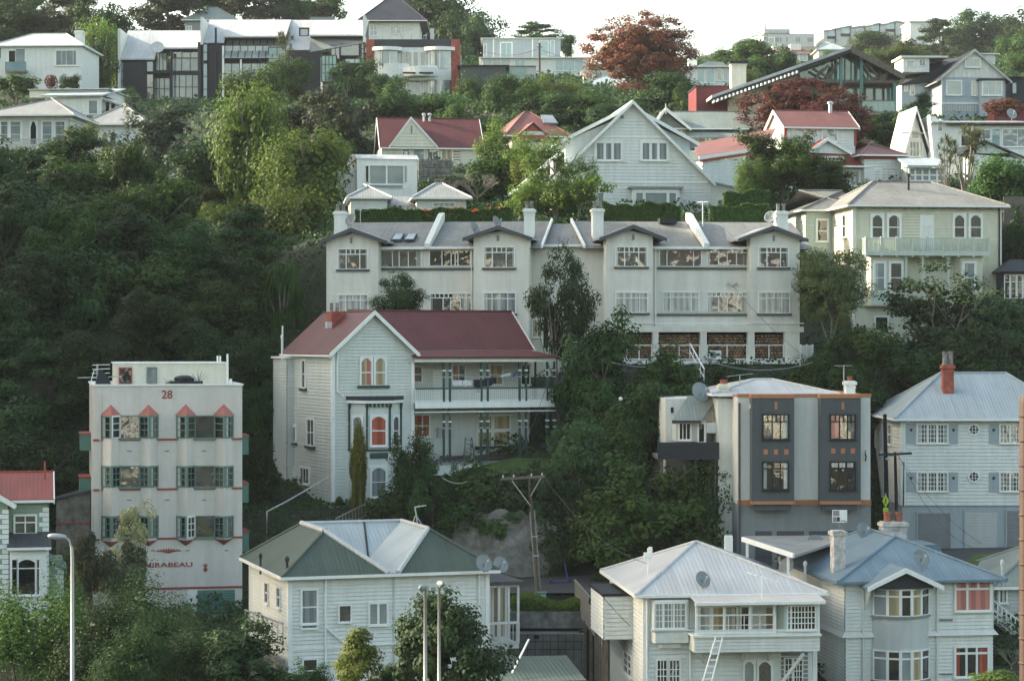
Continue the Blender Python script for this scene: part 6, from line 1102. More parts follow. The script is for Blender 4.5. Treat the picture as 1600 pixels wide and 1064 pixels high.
s=simple('garage','plain windowless charcoal block beside the right brick pier, above the trees',719,791,150,286,0,103,'dark_grey',8,('flat',102,'dark_grey'),cat='building')
s=simple('garage','low pale building with a teal glass band, right of the charcoal block',792,833,150,290,0,104,'glass_teal',7,('flat',103,'pale_grey'),cat='building'); s.fbox(823,103,837,150,-.1,7,'end_wall','pale_grey')
# 26 grey-blue boxes
s=simple('modern_house','upper grey-blue box-shaped house on the ridge behind the power pole',755,876,96,335,0,61,'grey_blue',8,('flat',59.5,'offwhite'),wins=((783,68,799,90,dict(v=[.5],gl='glass_bluepale',tr=.2)),(756,70,760,88,dict(gl='glass_pale')),(843,65,856,88,dict(gl='glass_bluepale')),(861,64,866,86,dict(gl='glass_bluepale'))))
for px in (771,832): s.fbox(px-1,61,px+1,94,-.15,.15,'downpipe','trim')
s=simple('modern_house','long low white house with broad blue glazing, below the grey-blue box on the ridge',752,920,125,325,0,92,'white',8,('flat',89.5,'offwhite'),wins=((805,95,820,108,dict(v=[.5],gl='glass_bluepale')),(868,93,911,111,dict(v=[.3,.7],gl='glass_bluepale')),(755,94,797,106,dict(v=[.33,.66],gl='glass_pale'))))
s=simple('bungalow','white bungalow with a pale grey roof, showing beneath the red flowering tree on the ridge',905,1000,150,300,0,136,'pale_grey',8,('hip',119,'roof_lightblue',dict(over=.5,inset=4)))
s=simple('house','white house front with a blue window just left of the red flowering tree trunk',912,985,140,308,0,113,'white',4,('flat',111,'offwhite'),wins=((930,115,950,126,dict(v=[.33,.66],gl='glass_bluepale',tr=.15)),))
# 27 rounded white house
s=simple('modern_house','white modern house with rounded end and tall tower, left of the cream chimney',1062,1142,148,285,0,106,'white',8,('flat',103,'offwhite'),wins=((1090,108,1100,130,dict(gl='glass_bluepale')),(1104,108,1116,130,dict(gl='glass_bluepale')),(1121,107,1127,126,dict(gl='glass')),(1131,110,1138,126,dict(gl='glass_pale'))))
s.fbox(1076,76,1089,106,1,3,'tower','white'); s.part('rounded_end',MB().lathe((s.X(1064),3,-2),[(2.6,0),(2.6,s.Z(108,1064)+2),(.01,s.Z(108,1064)+2.02)],20),'glass_bluepale',smooth=True); s.part('vault_roof',MB().prism([(s.X(1084),-.4,s.ze),(s.X(1140),-.4,s.ze),(s.X(1128),-.4,s.Z(98,1120)),(s.X(1106),-.4,s.Z(97,1110))],(0,7,0)),'roof_white')
# 28 dark hipped house on the ridge, and neighbour
s=simple('house','big old house with a steep dark hipped roof on the ridge behind the townhouses',571,655,72,345,0,34,'offwhite',11,('hip',-14,'roof_tile_dark',dict(over=1.2,inset=6,inset2=6)),wins=((578.5,40,588.5,56,dict(v=[.5],h=[.5],gl='glass_pale')),(611,40,617,53,dict(v=[.5],h=[.5])),(620,40,626,53,dict(v=[.5],h=[.5]))))
s.fbox(484,27,521,36,0,6,'side_block','mid_grey')
s=simple('house','grey hipped house peeping over the pale roofs of the townhouses',289,368,62,345,0,32,'mid_grey',9,('hip',12,'roof_greygreen',dict(over=.5,inset=4)),wins=((282+9,42,299,49,dict(v=[.5],gl='glass_pale')),))
# 29 top-left white house
s=simple('house','plain white house with a white chimney and glass balcony in the top left corner','-10' and -10,127,137,270,-3,72,'white',9,('hip',53.5,'roof_white',dict(over=.4,inset=4,inset2=3.4)),wins=((14,80,24,106,dict(gl='glass_dark')),(25,77,39,106,dict(gl='glass_pale')),(88,80,119,102,dict(v=[.28,.5,.85],gl='glass_pale',tr=.16)),(-5,75,2,92,dict(gl='glass_pale'))))
s.chimney(117,48,129,70,2,'white',dep=1.2,pots=0,extend=1.5); a=s.f(8,110,-.9); b=s.f(41,97,-.9); s.part('balcony',MB().box(a[0],b[0],-.95,0,a[1]-.2,a[1]),'mid_grey'); s.part('balustrade',MB().box(a[0],b[0],-.95,-.9,a[1],b[1]),'glass_bluepale'); s.w(94,121,104,128,gl='glass_bluepale')
# 30 flat roofed cream house
s=simple('house','low cream house with flat stepped roofs, between the top left house and the townhouses',70,158,185,248,-6,152,'white',9,('slope',140,'roof_lightblue'),wins=((74,157,82,176,dict(gl='glass_pale')),(139,158,152,178,dict(gl='glass_pale'))))
s.fbox(43,138,170,141,3,9,'upper_roof','roof_white'); s.fbox(46,141,168,153,3.5,7,'upper_wall','offwhite'); x0,x1=s.X(158),s.X(182,1); s.part('side_wing',MB().box(x0,x1,1,10,-3,s.ze-.2),'cream'); s.part('side_roof',MB().prism([(x0-.4,.3,s.ze-.1),(x1+.3,.5,s.ze-.9),(x1+.3,10,s.ze-.5),(x0-.4,10,s.ze+.4)],(0,0,.16)),'roof_white'); s.w(165,160,171,176,k=1,gl='glass_dark'); s.w(174,160,180,174,k=1,gl='glass_dark')
# 31 villa with hipped roof left
s=House('villa','old white villa with a low grey hipped roof, arched doorway and picket balcony, left edge','villa',-30,272,215,-4); s.step=.25; W=s.X(108); ze=s.Z(181,60); s.walls(0,W,0,8,-3,ze,'offwhite'); s.hip(0,W,0,8,ze,s.Z(154,60,4),'roof_grey',over=.7,inset=7.2,inset2=3.6); s.part('cornice',MB().box(-.1,W+.1,-.15,0,ze-.45,ze-.1).box(W,W+.15,-.1,8,ze-.45,ze-.1),'offwhite')
for a,b in ((-12,-2),(2,12),(17,32),(67,81),(87,101)): s.w(a,191,b,222,h=[.45],t=.18,gl='glass_pale',cur=[(0,1)] if a in(2,87) else [],cm='curtain_grey',tr=.16)
s.w(48,190,57,226,arch=.6,gl='glass_dark',tr=.12,sill=False,name='door'); p=s.f(8,236,-.9); q=s.f(103,236,-.9); s.part('balcony',MB().box(p[0],q[0],-1,0,p[1]-.25,p[1]),'offwhite'); s.rail((p[0],-.95,p[1]),(q[0],-.95,p[1]),1.1,46,'pale_grey',bw=.045); s.w(-10,243,10,262,gl='glass_bluepale',v=[.5]); q=s.f(112,178,4)
# 32
s=simple('bungalow','small white bungalow with a low grey hipped roof and arched porch',137,225,240,224,-3,195,'white',8,('hip',163,'roof_grey',dict(over=.6,inset=3.6,inset2=3.6)),wins=((160,206,168,230,dict(arch=.5,gl='glass',tr=.15)),(173,206,181,230,dict(arch=.5,gl='glass_dark',tr=.15)),(143,208,153,226,dict(gl='curtain_grey'))))
# 33
s=simple('bungalow','cream bungalow with a grey hipped roof half buried in trees at left',205,344,312,190,-3,290,'cream',8,('hip',261,'roof_grey_warm',dict(over=.5,inset=5.0,inset2=4.4)),wins=((292,297,304,307,{}),(322,296,336,310,dict(gl='curtain_cream')),(240,298,250,312,dict(gl='curtain_grey'))))
# 34 far ridge buildings
s=simple('public_building','far grey concrete building with a short mast, alone on the skyline','1193' and 1193,1272,76,700,0,53,'pale_grey',25,None,cat='building',wins=((1202,60,1209,68,dict(gl='glass_pale',tr=.3,sill=False)),))
s.fbox(1194,46,1234,54,0,15,'upper_block','pale_grey'); s.fbox(1195,38,1197.5,48,2,2,'mast','pale_grey')
for px in (1212,1215,1219,1229,1244,1248,1262,1265,1268): s.fbox(px,59,px+1.4,66,-.1,.3,'window','mid_grey')
s.fbox(1201,48.5,1232,51.5,-.1,.3,'window','glass_pale')
s=House('apartment_building','far stepped row of pale and dark framed apartments on the skyline','apartment building',1287,72,700,2); mb=MB(); W=s.X(1420)
def T(px,y): q=s.f(px,y); return (q[0],0,q[1])
for a,b,y0,y1 in ((1287,1300,49,48),(1300,1320,47,43),(1320,1331,43,41),(1331,1352,44,41),(1352,1364,42,40),(1364,1376,39,37),(1376,1388,39,38),(1388,1400,37,34),(1400,1420,33.5,38)):
    p,q=T(a,y0),T(b,y1); i=s.part('unit',MB().prism([(p[0],0,-4),(q[0],0,-4),q,p],(0,14,0)),'pale_grey'); s.part('fascia',MB().prism([(p[0],-.3,p[2]-.3),(q[0],-.3,q[2]-.3),(q[0],-.3,q[2]+.2),(p[0],-.3,p[2]+.2)],(0,.3,0)),'mid_grey',i)
for a,b,y0 in ((1294,1305,49),(1315,1328,45),(1337,1351,46),(1361,1374,41),(1385,1398,38)):
    s.fbox(a,y0,b,y0+8,-.3,.6,'window','glass_bluepale'); s.fbox(a-1,y0+8,b+1,y0+12,-.3,.5,'balcony','charcoal'); s.fbox(b,y0-3,b+1.2,y0+18,-.5,.6,'frame','charcoal')
s=simple('house','far white block with a grey flat roof, right of the stepped skyline apartments',1422,1463,62,680,2,36,'white',12,('flat',33,'pale_grey'),cat='building',wins=((1438,38,1446,43,dict(gl='glass_pale',tr=.2)),(1440,48,1450,54,dict(gl='glass_pale',tr=.2))))
s=simple('house','far white house with a brick red hipped roof, under the grey concrete skyline building',1222,1262,102,500,0,84,'white',9,('hip',71,'roof_red_pale',dict(over=.6,inset=4)),wins=((1226,86,1246,95,dict(v=[.33,.66],gl='glass_pale',tr=.2)),(1250,86,1260,95,dict(v=[.5],gl='glass_pale',tr=.2))))
s.fbox(1235,69,1252,79,1,4,'dormer','white'); s.fbox(1202,82,1221,100,1,8,'side_wing','white'); s.fbox(1208,70,1222,81,2,5,'upper_room','white'); s.fbox(1201,80,1222,82.5,.5,9,'side_roof','red_paint')
s=simple('house','far pale house with grey stepped gables, left of the big timber house apex',1279,1318,90,480,0,78,'offwhite',8,('hip',66,'roof_lightblue',dict(over=.6,inset=4)),wins=((1284,80,1290,85,{}),(1300,79,1312,85,dict(v=[.5]))))
# small red roof at the right edge
s=simple('shed','low dark red wall with a pale coping at the upper right edge','1553' and 1553,1602,176,215,0,166,'dark_red',3,('flat',165,'offwhite'),cat='wall')
# ---------------------------------------------------------------- vegetation
def leafmat(name,c1,c2,c3=None,trans=.35,rough=.55):
    m=bpy.data.materials.new(name); m.use_nodes=True; n=m.node_tree.nodes; l=m.node_tree.links; b=n['Principled BSDF']; out=n['Material Output']
    g=n.new('ShaderNodeNewGeometry'); oi=n.new('ShaderNodeObjectInfo'); rp=n.new('ShaderNodeValToRGB'); e=rp.color_ramp.elements
    e[0].color=(*c1,1); e[1].color=(*c2,1); e[0].position=.1; e[1].position=.9
    if c3: q=e.new(.97); q.color=(*c3,1); e[1].position=.86 if e[1].position<.97 else .86
    tc=n.new('ShaderNodeTexCoord'); ns=n.new('ShaderNodeTexNoise'); ns.inputs['Scale'].default_value=5; l.new(tc.outputs['Object'],ns.inputs[0])
    ad=n.new('ShaderNodeMath'); ad.operation='MULTIPLY_ADD'; ad.inputs[1].default_value=.9; l.new(ns.outputs[0],ad.inputs[0]); 
    s2=n.new('ShaderNodeMath'); s2.operation='MULTIPLY_ADD'; s2.inputs[1].default_value=.62; s2.inputs[2].default_value=-.28; l.new(g.outputs['Random Per Island'],s2.inputs[0]); l.new(s2.outputs[0],ad.inputs[2]); l.new(ad.outputs[0],rp.inputs[0])
    hs=n.new('ShaderNodeHueSaturation'); mr=n.new('ShaderNodeMapRange'); mr.inputs[3].default_value=.62; mr.inputs[4].default_value=1.4; l.new(oi.outputs['Random'],mr.inputs[0]); l.new(mr.outputs[0],hs.inputs['Value'])
    m2=n.new('ShaderNodeMapRange'); m2.inputs[3].default_value=.485; m2.inputs[4].default_value=.515; l.new(oi.outputs['Random'],m2.inputs[0]); l.new(m2.outputs[0],hs.inputs['Hue'])
    l.new(rp.outputs[0],hs.inputs['Color']); l.new(hs.outputs[0],b.inputs['Base Color']); b.inputs['Roughness'].default_value=rough; b.inputs['Specular IOR Level'].default_value=.12
    t=n.new('ShaderNodeBsdfTranslucent'); hv=n.new('ShaderNodeHueSaturation'); hv.inputs['Value'].default_value=1.5; hv.inputs['Saturation'].default_value=1.1; l.new(hs.outputs[0],hv.inputs['Color']); l.new(hv.outputs[0],t.inputs[0])
    mx=n.new('ShaderNodeMixShader'); mx.inputs[0].default_value=trans; l.new(b.outputs[0],mx.inputs[1]); l.new(t.outputs[0],mx.inputs[2]); l.new(mx.outputs[0],out.inputs[0]); MATS[name]=m
leafmat('leaf_dark',(.013,.036,.012),(.05,.094,.026),trans=.22); leafmat('leaf_mid',(.022,.055,.014),(.075,.125,.03),trans=.25); leafmat('leaf_light',(.05,.09,.02),(.14,.19,.05),trans=.4); leafmat('leaf_sage',(.06,.10,.035),(.16,.20,.085),trans=.3)
leafmat('leaf_pohutukawa',(.025,.04,.026),(.075,.095,.06),(.24,.26,.17),trans=.2); leafmat('leaf_tufted',(.03,.05,.028),(.08,.10,.05),(.30,.30,.15),trans=.25)
leafmat('leaf_red',(.07,.06,.025),(.23,.06,.055),(.34,.095,.085),trans=.3); leafmat('leaf_rust',(.07,.055,.025),(.24,.075,.06),(.33,.12,.09),trans=.25)
leafmat('leaf_golden',(.08,.085,.02),(.16,.15,.03),trans=.25); leafmat('leaf_olive',(.05,.065,.035),(.12,.14,.085),trans=.3); leafmat('leaf_pale',(.16,.17,.09),(.32,.32,.19),trans=.4); leafmat('leaf_grey',(.10,.10,.07),(.20,.19,.13),trans=.1)
leafmat('leaf_maple',(.022,.055,.022),(.07,.125,.045),trans=.25); leafmat('leaf_flax',(.05,.06,.03),(.13,.14,.07),trans=.2); leafmat('leaf_autumn',(.06,.085,.02),(.16,.18,.04),(.28,.22,.05),trans=.35); leafmat('flower_red',(.35,.03,.02),(.55,.06,.03)); leafmat('twig',(.10,.07,.05),(.2,.14,.10),trans=0)
def quads(P_,N_,size,asp,rng,name,m,extra=None):
    """leaf quads at P_ facing N_"""
    n=len(P_); N_=N_/(np.linalg.norm(N_,axis=1,keepdims=True)+1e-9); r=rng.normal(size=(n,3)); U=np.cross(N_,r); U/=np.linalg.norm(U,axis=1,keepdims=True)+1e-9; W=np.cross(N_,U)
    s=(size*(.65+.7*rng.random(n)) if np.ndim(size)==0 else size)[:,None]/2; a=U*s; b=W*s*asp
    V=np.stack([P_-a,P_-b*1.0+a*.1,P_+a,P_+b+a*.1],1).reshape(-1,3)
    me=bpy.data.meshes.new(name); me.vertices.add(4*n); me.vertices.foreach_set('co',V.ravel()); me.loops.add(4*n); me.loops.foreach_set('vertex_index',np.arange(4*n)); me.polygons.add(n); me.polygons.foreach_set('loop_start',np.arange(n)*4); me.polygons.foreach_set('loop_total',np.full(n,4)); me.update(calc_edges=True); me.materials.append(MATS[m]); return me
def dirs(rng,n): v=rng.normal(size=(n,3)); return v/np.linalg.norm(v,axis=1,keepdims=True)
def crown(name,m,seed,n=9000,leaf=.035,ncl=60,cr=.13,shape='round',hollow=.45,flat=.75,jit=.33,asp=.62):
    """unit crown: width 1, height 1 (z from 0 to 1)"""
    rng=np.random.default_rng(seed); d=dirs(rng,ncl); bump=dirs(rng,7); amp=rng.uniform(-.28,.22,7); R_=np.ones(ncl)
    for b,a in zip(bump,amp): R_+=a*np.clip((d@b),0,1)**3
    r=(hollow+(1-hollow)*rng.random(ncl)**.6)*R_*(.5-cr*.75); c=d*r[:,None]
    if shape in('round','airy','dome') and ncl>20:
        nl=max(7,ncl//7); lb=np.arange(nl); kk=rng.integers(0,nl,ncl); c=c[kk]*.92+dirs(rng,ncl)*(rng.random(ncl)**.4*(.17 if shape!='dome' else .12))[:,None]*rng.uniform(.6,1.35,nl)[kk][:,None]
    if shape=='round': c=c*[1,1,1.0]+[0,0,.5]
    elif shape=='dome': c[:,2]=np.abs(c[:,2])*1.75-.02; c[:,2]=c[:,2]*.95+.06; 
    elif shape=='cone': z=rng.random(ncl)**1.2; rr=(1-z*.93)*.42*(.6+.4*rng.random(ncl)); t=rng.random(ncl)*6.283; c=np.stack([rr*np.cos(t),rr*np.sin(t),z*.93+.03],1)
    elif shape=='column': z=rng.random(ncl); rr=.34*np.minimum(1,(1-z)*3.2+.12)*(.55+.45*rng.random(ncl)); t=rng.random(ncl)*6.283; c=np.stack([rr*np.cos(t),rr*np.sin(t),z*.94+.03],1)
    elif shape=='layer': lv=rng.integers(0,5,ncl); t=rng.random(ncl)*6.283; rr=np.array([.30,.42,.40,.3,.14])[lv]*rng.random(ncl)**.5; c=np.stack([rr*np.cos(t),rr*np.sin(t),.15+lv*.18+rng.normal(0,.06,ncl)],1); 
    elif shape=='box': c=rng.uniform(-.5,.5,(ncl,3))*[1,1,.9]+[0,0,.5]
    elif shape=='airy': c=c*[1,1,1]+[0,0,.5]
    k=rng.integers(0,ncl,n); crr=cr*rng.uniform(.7,1.3,ncl); dd=dirs(rng,n); rad=crr[k]*(.35+.65*rng.random(n)**.45)
    P_=c[k]+dd*rad[:,None]*[1,1,flat]; lo=np.percentile(P_,1.2,axis=0); hi=np.percentile(P_,98.8,axis=0); P_=(P_-lo)/(hi-lo)-[.5,.5,0]; cen=np.array([0,0,.42]); out=P_-cen; out/=np.linalg.norm(out,axis=1,keepdims=True)+1e-9
    N_=dd*.9+out*.5+np.array([0,0,.45])+rng.normal(size=(n,3))*jit; sz=leaf*(.65+.7*rng.random(n))
    if shape in('round','dome','box','solid') :
        q=int(n*.10); i=rng.choice(n,q,False); P_[i]=(P_[i]-[0,0,.45])*.62+[0,0,.45]; sz[i]*=2.6
    me=quads(P_,N_,sz,asp,rng,name,m); return me
def trunk_mesh(seed,m='bark',limbs=6,r=.028,spread=.3,multi=1):
    rr=random.Random(seed); mb=MB()
    for q in range(multi):
        a0=rr.uniform(0,6.28); lean=.0 if multi==1 else .16; tip=(lean*math.cos(a0),lean*math.sin(a0),.72); mb.tube([(0,0,-.02),(tip[0]*.3+.01,tip[1]*.3,.3),tip],[r,r*.75,r*.3],7)
        for i in range(limbs):
            a=a0+i*2.4+rr.uniform(-.4,.4); z=.28+.4*i/limbs; L=spread*rr.uniform(.7,1.2); f=z/.72; b=(tip[0]*f,tip[1]*f,z)
            p1=(b[0]+L*.5*math.cos(a),b[1]+L*.5*math.sin(a),z+.12); p2=(b[0]+L*math.cos(a),b[1]+L*math.sin(a),z+.28); mb.tube([b,p1,p2],[r*.5,r*.32,r*.12],5)
            a2=a+rr.choice((-.7,.7)); mb.tube([p1,(p1[0]+L*.4*math.cos(a2),p1[1]+L*.4*math.sin(a2),p1[2]+.16)],[r*.28,r*.1],4)
    me_o=mb.build('tmp',m); me=me_o.data; bpy.data.objects.remove(me_o); return me
def spiky_mesh(seed,heads,nl,length,width,m,droop=.5,hz=(.45,1)):
    rng=np.random.default_rng(seed); V=[];Fc=[]
    for h in range(heads):
        a=rng.random()*6.28; r=.28*rng.random()**.5 if heads>1 else 0; c=np.array([r*math.cos(a),r*math.sin(a),rng.uniform(*hz) if heads>1 else hz[0]])
        for i in range(nl):
            t=rng.random()*6.28; el=rng.uniform(-.5,1.3); d=np.array([math.cos(t)*math.cos(el),math.sin(t)*math.cos(el),math.sin(el)]); sd=np.array([-math.sin(t),math.cos(t),0])*width/2; L=length*rng.uniform(.7,1.1)
            p1=c+d*L*.5; p2=c+d*L+np.array([0,0,-droop*L*math.cos(el)]); i0=len(V); V+=[c-sd*.6,c+sd*.6,p1+sd,p1-sd,p2]; Fc+=[(i0,i0+1,i0+2,i0+3),(i0+3,i0+2,i0+4)]
    me=bpy.data.meshes.new('leaves'); me.from_pydata([tuple(v) for v in V],[],Fc); me.materials.append(MATS[m]); return me
def stems_mesh(seed,n,m='bark_pale',hz=.7,r=.02,spread=.25):
    rr=random.Random(seed); mb=MB()
    for i in range(n):
        a=rr.uniform(0,6.28); L=spread*rr.uniform(.4,1); mb.tube([(0,0,0),(L*.35*math.cos(a),L*.35*math.sin(a),hz*.5),(L*math.cos(a),L*math.sin(a),hz*rr.uniform(.8,1.15))],[r,r*.8,r*.5],5)
    o=mb.build('tmp',m); me=o.data; bpy.data.objects.remove(o); return me
def twig_mesh(seed,m='bark_pale'):
    rng=random.Random(seed); mb=MB()
    def br(p,d,L,r,k):
        q=p+d*L; mb.tube([p,(p+q)/2+V3(rng.uniform(-.02,.02),rng.uniform(-.02,.02),0),q],[r,r*.8,r*.6],4,False)
        if k>0:
            for i in range(4 if k>1 else 3):
                dd=d+V3(rng.uniform(-.8,.8),rng.uniform(-.8,.8),rng.uniform(-.15,.5)); dd/=np.linalg.norm(dd); br(q if i<3 else (p+q)/2,dd,L*rng.uniform(.6,.8),r*.55,k-1)
    br(V3(0,0,0),V3(0,0,1),.24,.022,0)
    for i in range(5): a=i*1.256+rng.uniform(-.3,.3); d=V3(math.cos(a)*.6,math.sin(a)*.6,.75); br(V3(0,0,.2),d/np.linalg.norm(d),.24,.014,3)
    o=mb.build('tmp',m); me=o.data; bpy.data.objects.remove(o); return me
T1=trunk_mesh(1); T2=trunk_mesh(2,'bark_pale'); T3=trunk_mesh(3,'bark',multi=3,limbs=3,r=.02,spread=.2); T4=trunk_mesh(4,'bark_pale',multi=3,limbs=4,r=.016,spread=.22)
KIND={}
def kind(k,crs,trs,cb=.0): KIND[k]=(crs,trs)
kind('dark',[crown('crown','leaf_dark',i,9180,0.0476,55,.14) for i in (11,12,13)],[T1]); kind('darkbig',[crown('crown','leaf_dark',i,17340,0.0336,120,.10) for i in (14,15)],[T1])
kind('mid',[crown('crown','leaf_mid',i,9180,0.0476,50,.14) for i in (21,22,23)],[T1]); kind('midbig',[crown('crown','leaf_mid',i,17340,0.0336,110,.10) for i in (24,25)],[T1])
kind('domedark',[crown('crown','leaf_dark',33,17000,.032,130,.085,'dome')],[T1]); kind('dome',[crown('crown','leaf_mid',31,17340,0.0336,150,.085,'dome')],[T1])
kind('light',[crown('crown','leaf_light',i,15300,0.0364,75,.12,flat=.9) for i in (41,42)],[T2]); kind('tall',[crown('crown','leaf_light',43,20400,0.0336,110,.13,'column',flat=1.0)],[T2])
kind('poh',[crown('crown','leaf_pohutukawa',i,17340,0.0336,150,.07,'dome') for i in (51,52)],[T3]); kind('tuft',[crown('crown','leaf_tufted',i,17340,0.0336,140,.07,'round') for i in (53,54)],[T3])
kind('red',[crown('crown','leaf_red',61,27000,.027,200,.07,'solid',hollow=.4)],[T4]); kind('rust',[crown('crown','leaf_rust',62,22000,.026,230,.06,'solid',hollow=.85),crown('crown','leaf_rust',63,22000,.026,230,.06,'solid',hollow=.85)],[T3]); kind('sage',[crown('crown','leaf_sage',64,18000,.032,130,.085,'solid')],[T2])
kind('maple',[crown('crown','leaf_maple',i,14280,0.042,60,.11,'round',flat=.8,asp=.8) for i in (71,72)],[T1]); kind('maplelayer',[crown('crown','leaf_maple',73,15300,0.0364,120,.085,'layer',flat=.5,asp=.8)],[T4])
kind('bigmaple',[crown('crown','leaf_maple',74,20000,.027,190,.075,'dome',flat=.6,asp=.8)],[T4]); kind('airy',[crown('crown','leaf_maple',i,13000,.036,110,.10,'airy',flat=.8) for i in (81,82)],[T4]); kind('solid',[crown('crown','leaf_maple',i,15000,.036,90,.10,'solid',flat=.8,asp=.8) for i in (85,86)],[T1]); kind('airylight',[crown('crown','leaf_light',i,12000,.034,90,.10,'airy') for i in (83,84)],[T4])
kind('pine',[crown('crown','leaf_dark',i,13260,0.0364,75,.10,'layer',flat=.55) for i in (91,92)],[T3]); kind('cone',[crown('crown','leaf_autumn',95,7140,0.056,70,.12,'cone')],[T2])
kind('gold',[crown('crown','leaf_golden',96,9180,0.07,90,.14,'column',flat=1.5,hollow=.9)],[T1]); kind('olive',[crown('crown','leaf_olive',i,8160,0.0476,50,.11,'airy') for i in (97,98)],[T4]); kind('pale',[crown('crown','leaf_pale',99,1768,0.07,30,.11,'airy')],[T4])
kind('autumn',[crown('crown','leaf_autumn',101,8160,0.0476,45,.12)],[T2]); kind('acacia',[crown('crown',('leaf_mid','leaf_dark')[i%2],i,17000,.028,90,.12,'dome',flat=1.0,jit=.6,asp=.4) for i in (102,103,105)],[T3])
kind('shrub',[crown('crown','leaf_mid',i,3570,0.077,26,.17,'dome') for i in (111,112)]+[crown('crown','leaf_dark',113,3570,0.077,26,.17,'dome')],[T3]); kind('lightshrub',[crown('crown','leaf_light',115,3570,0.077,26,.17,'dome')],[T3])
kind('bush',[crown('crown','leaf_maple',i,8670,0.0448,80,.11,'dome') for i in (116,117)],[T3]); kind('hedge',[crown('crown','leaf_mid',118,9180,0.042,140,.09,'box')],[T3])
kind('twig',[twig_mesh(5)],[None]); kind('cabbage',[spiky_mesh(6,16,55,.20,.012,'leaf_flax',.25)],[stems_mesh(7,9,hz=.75)]); kind('weeping',[spiky_mesh(8,26,70,.20,.010,'leaf_mid',1.0,(.3,1))],[stems_mesh(9,6,hz=.7)]); kind('flax',[spiky_mesh(10,1,70,1.0,.05,'leaf_flax',.55,(.0,.0))],[None]); kind('palm',[spiky_mesh(12,3,50,.5,.03,'leaf_dark',.6,(.6,.8))],[stems_mesh(13,2,hz=.65)])
TR=random.Random(77)
def tree(name,label,cat,px,top,bot,wd,d,k,group=None,under=True,ratio=None,rot=None):
    crs,trs=KIND[k]; s=F/d; p=P(px,bot,d); g=gz(px,d); zb=p[2]; z0=min(g,zb) if under else zb; W=wd/s; H=(bot-top)/s
    r=tag(empty(name,(p[0],p[1],z0),TR.uniform(0,6.28) if rot is None else rot),label,cat,group)
    if TR.random()<0: return r
    cm=TR.choice(crs); dep=W if ratio is None else W*ratio; c=bpy.data.objects.new('crown' if k not in('cabbage','flax','palm','weeping') else 'foliage',cm); col.objects.link(c); c.parent=r; c.location=(0,0,zb-z0); c.scale=(W,dep,H)
    if k=='flax': c.scale=(W/2,W/2,H)
    tm=TR.choice(trs)
    if tm is not None:
        t=bpy.data.objects.new('trunk',tm); col.objects.link(t); t.parent=r; t.scale=(W,W,H+(zb-z0)*1.0); t.location=(0,0,0)
        if zb-z0>H: t.scale=(min(W,3),min(W,3),H*.6+(zb-z0))
    return r
def dfor(px,py):
    ds=np.concatenate([np.linspace(98,340,900),np.linspace(341,900,400)]); x=(px-CX)/F*ds; rows=HY-ground(x,ds)*F/ds; m_=np.where(rows<=py)[0]; return float(ds[m_[0]]) if len(m_) else 900.
# ---- bottom of the picture
for a in (
 (45,905,1075,190,89,'acacia','soft feathery bush in the bottom left corner, below the green weatherboard house'),
 (160,930,1080,170,86,'acacia','soft feathery bush just right of the left street lamp, at the bottom'),
 (218,908,1070,180,90,'acacia','widest feathery bush, in front of the garage door of block 28'),
 (285,985,1085,140,84,'acacia','rounded feathery bush at the bottom, lower than the widest one'),
 (205,975,1085,130,82,'acacia','dark feathery bush at the very bottom, between the street lamp and the rounded bush')): tree('feathery_bush',a[6],'bush',*a[:6],group='feathery bushes along the bottom left')
tree('evergreen_shrub','dense dark shrub at the foot of the left wall of the U-roofed white house','shrub',385,978,1085,150,84,'bush'); tree('evergreen_shrub','small dark shrub at the bottom edge, left of the yellow-green young tree','shrub',478,1035,1090,66,84,'bush')
tree('young_tree','pointed yellow-green young tree in front of the white house with the U-shaped roof','tree',563,985,1085,95,82,'cone'); tree('small_tree','small dark tree right of the yellow-green young tree at the bottom edge','tree',605,1040,1090,60,83,'maple'); tree('dark_tree','big rounded dark tree behind the pair of tall street lamps','tree',703,930,1120,165,81,'solid')
tree('grey_green_tree','grey-green small tree left of the name MIRABEAU','tree',148,833,960,70,98,'olive'); tree('grey_green_tree','grey-green bushy tree covering the start of the name MIRABEAU','tree',196,850,975,80,99,'olive'); tree('flowering_tree','slender tree with pale leaves in front of the lowest windows of block 28','tree',207,787,880,52,100,'pale'); tree('grey_green_tree','low grey-green shrub under the letters of MIRABEAU','tree',282,945,1000,40,97,'olive')
for a in ((20,925,965,50,102,'flax','spiky flax at the front of the green weatherboard house'),(57,925,970,46,101,'flax','spiky flax under the bay window of the green weatherboard house')): tree('flax_bush',a[6],'flax',*a[:6])
tree('shrub','reddish brown low bush below the flax at the left edge','shrub',15,945,1000,70,96,'shrub'); tree('shrub','small round shrub beside the side wing of the green weatherboard house','shrub',95,935,985,40,103,'shrub')
tree('shrub','bright yellow-green bush tip at the bottom edge by the brown ribbed post','shrub',1560,1048,1090,90,78,'lightshrub'); tree('shrub','dark brownish shrub under the ramp at the right edge','shrub',1580,995,1050,70,103,'twig'); tree('shrub','dark bush left of the brown post, under the ramp','shrub',1562,1015,1080,60,104,'shrub')
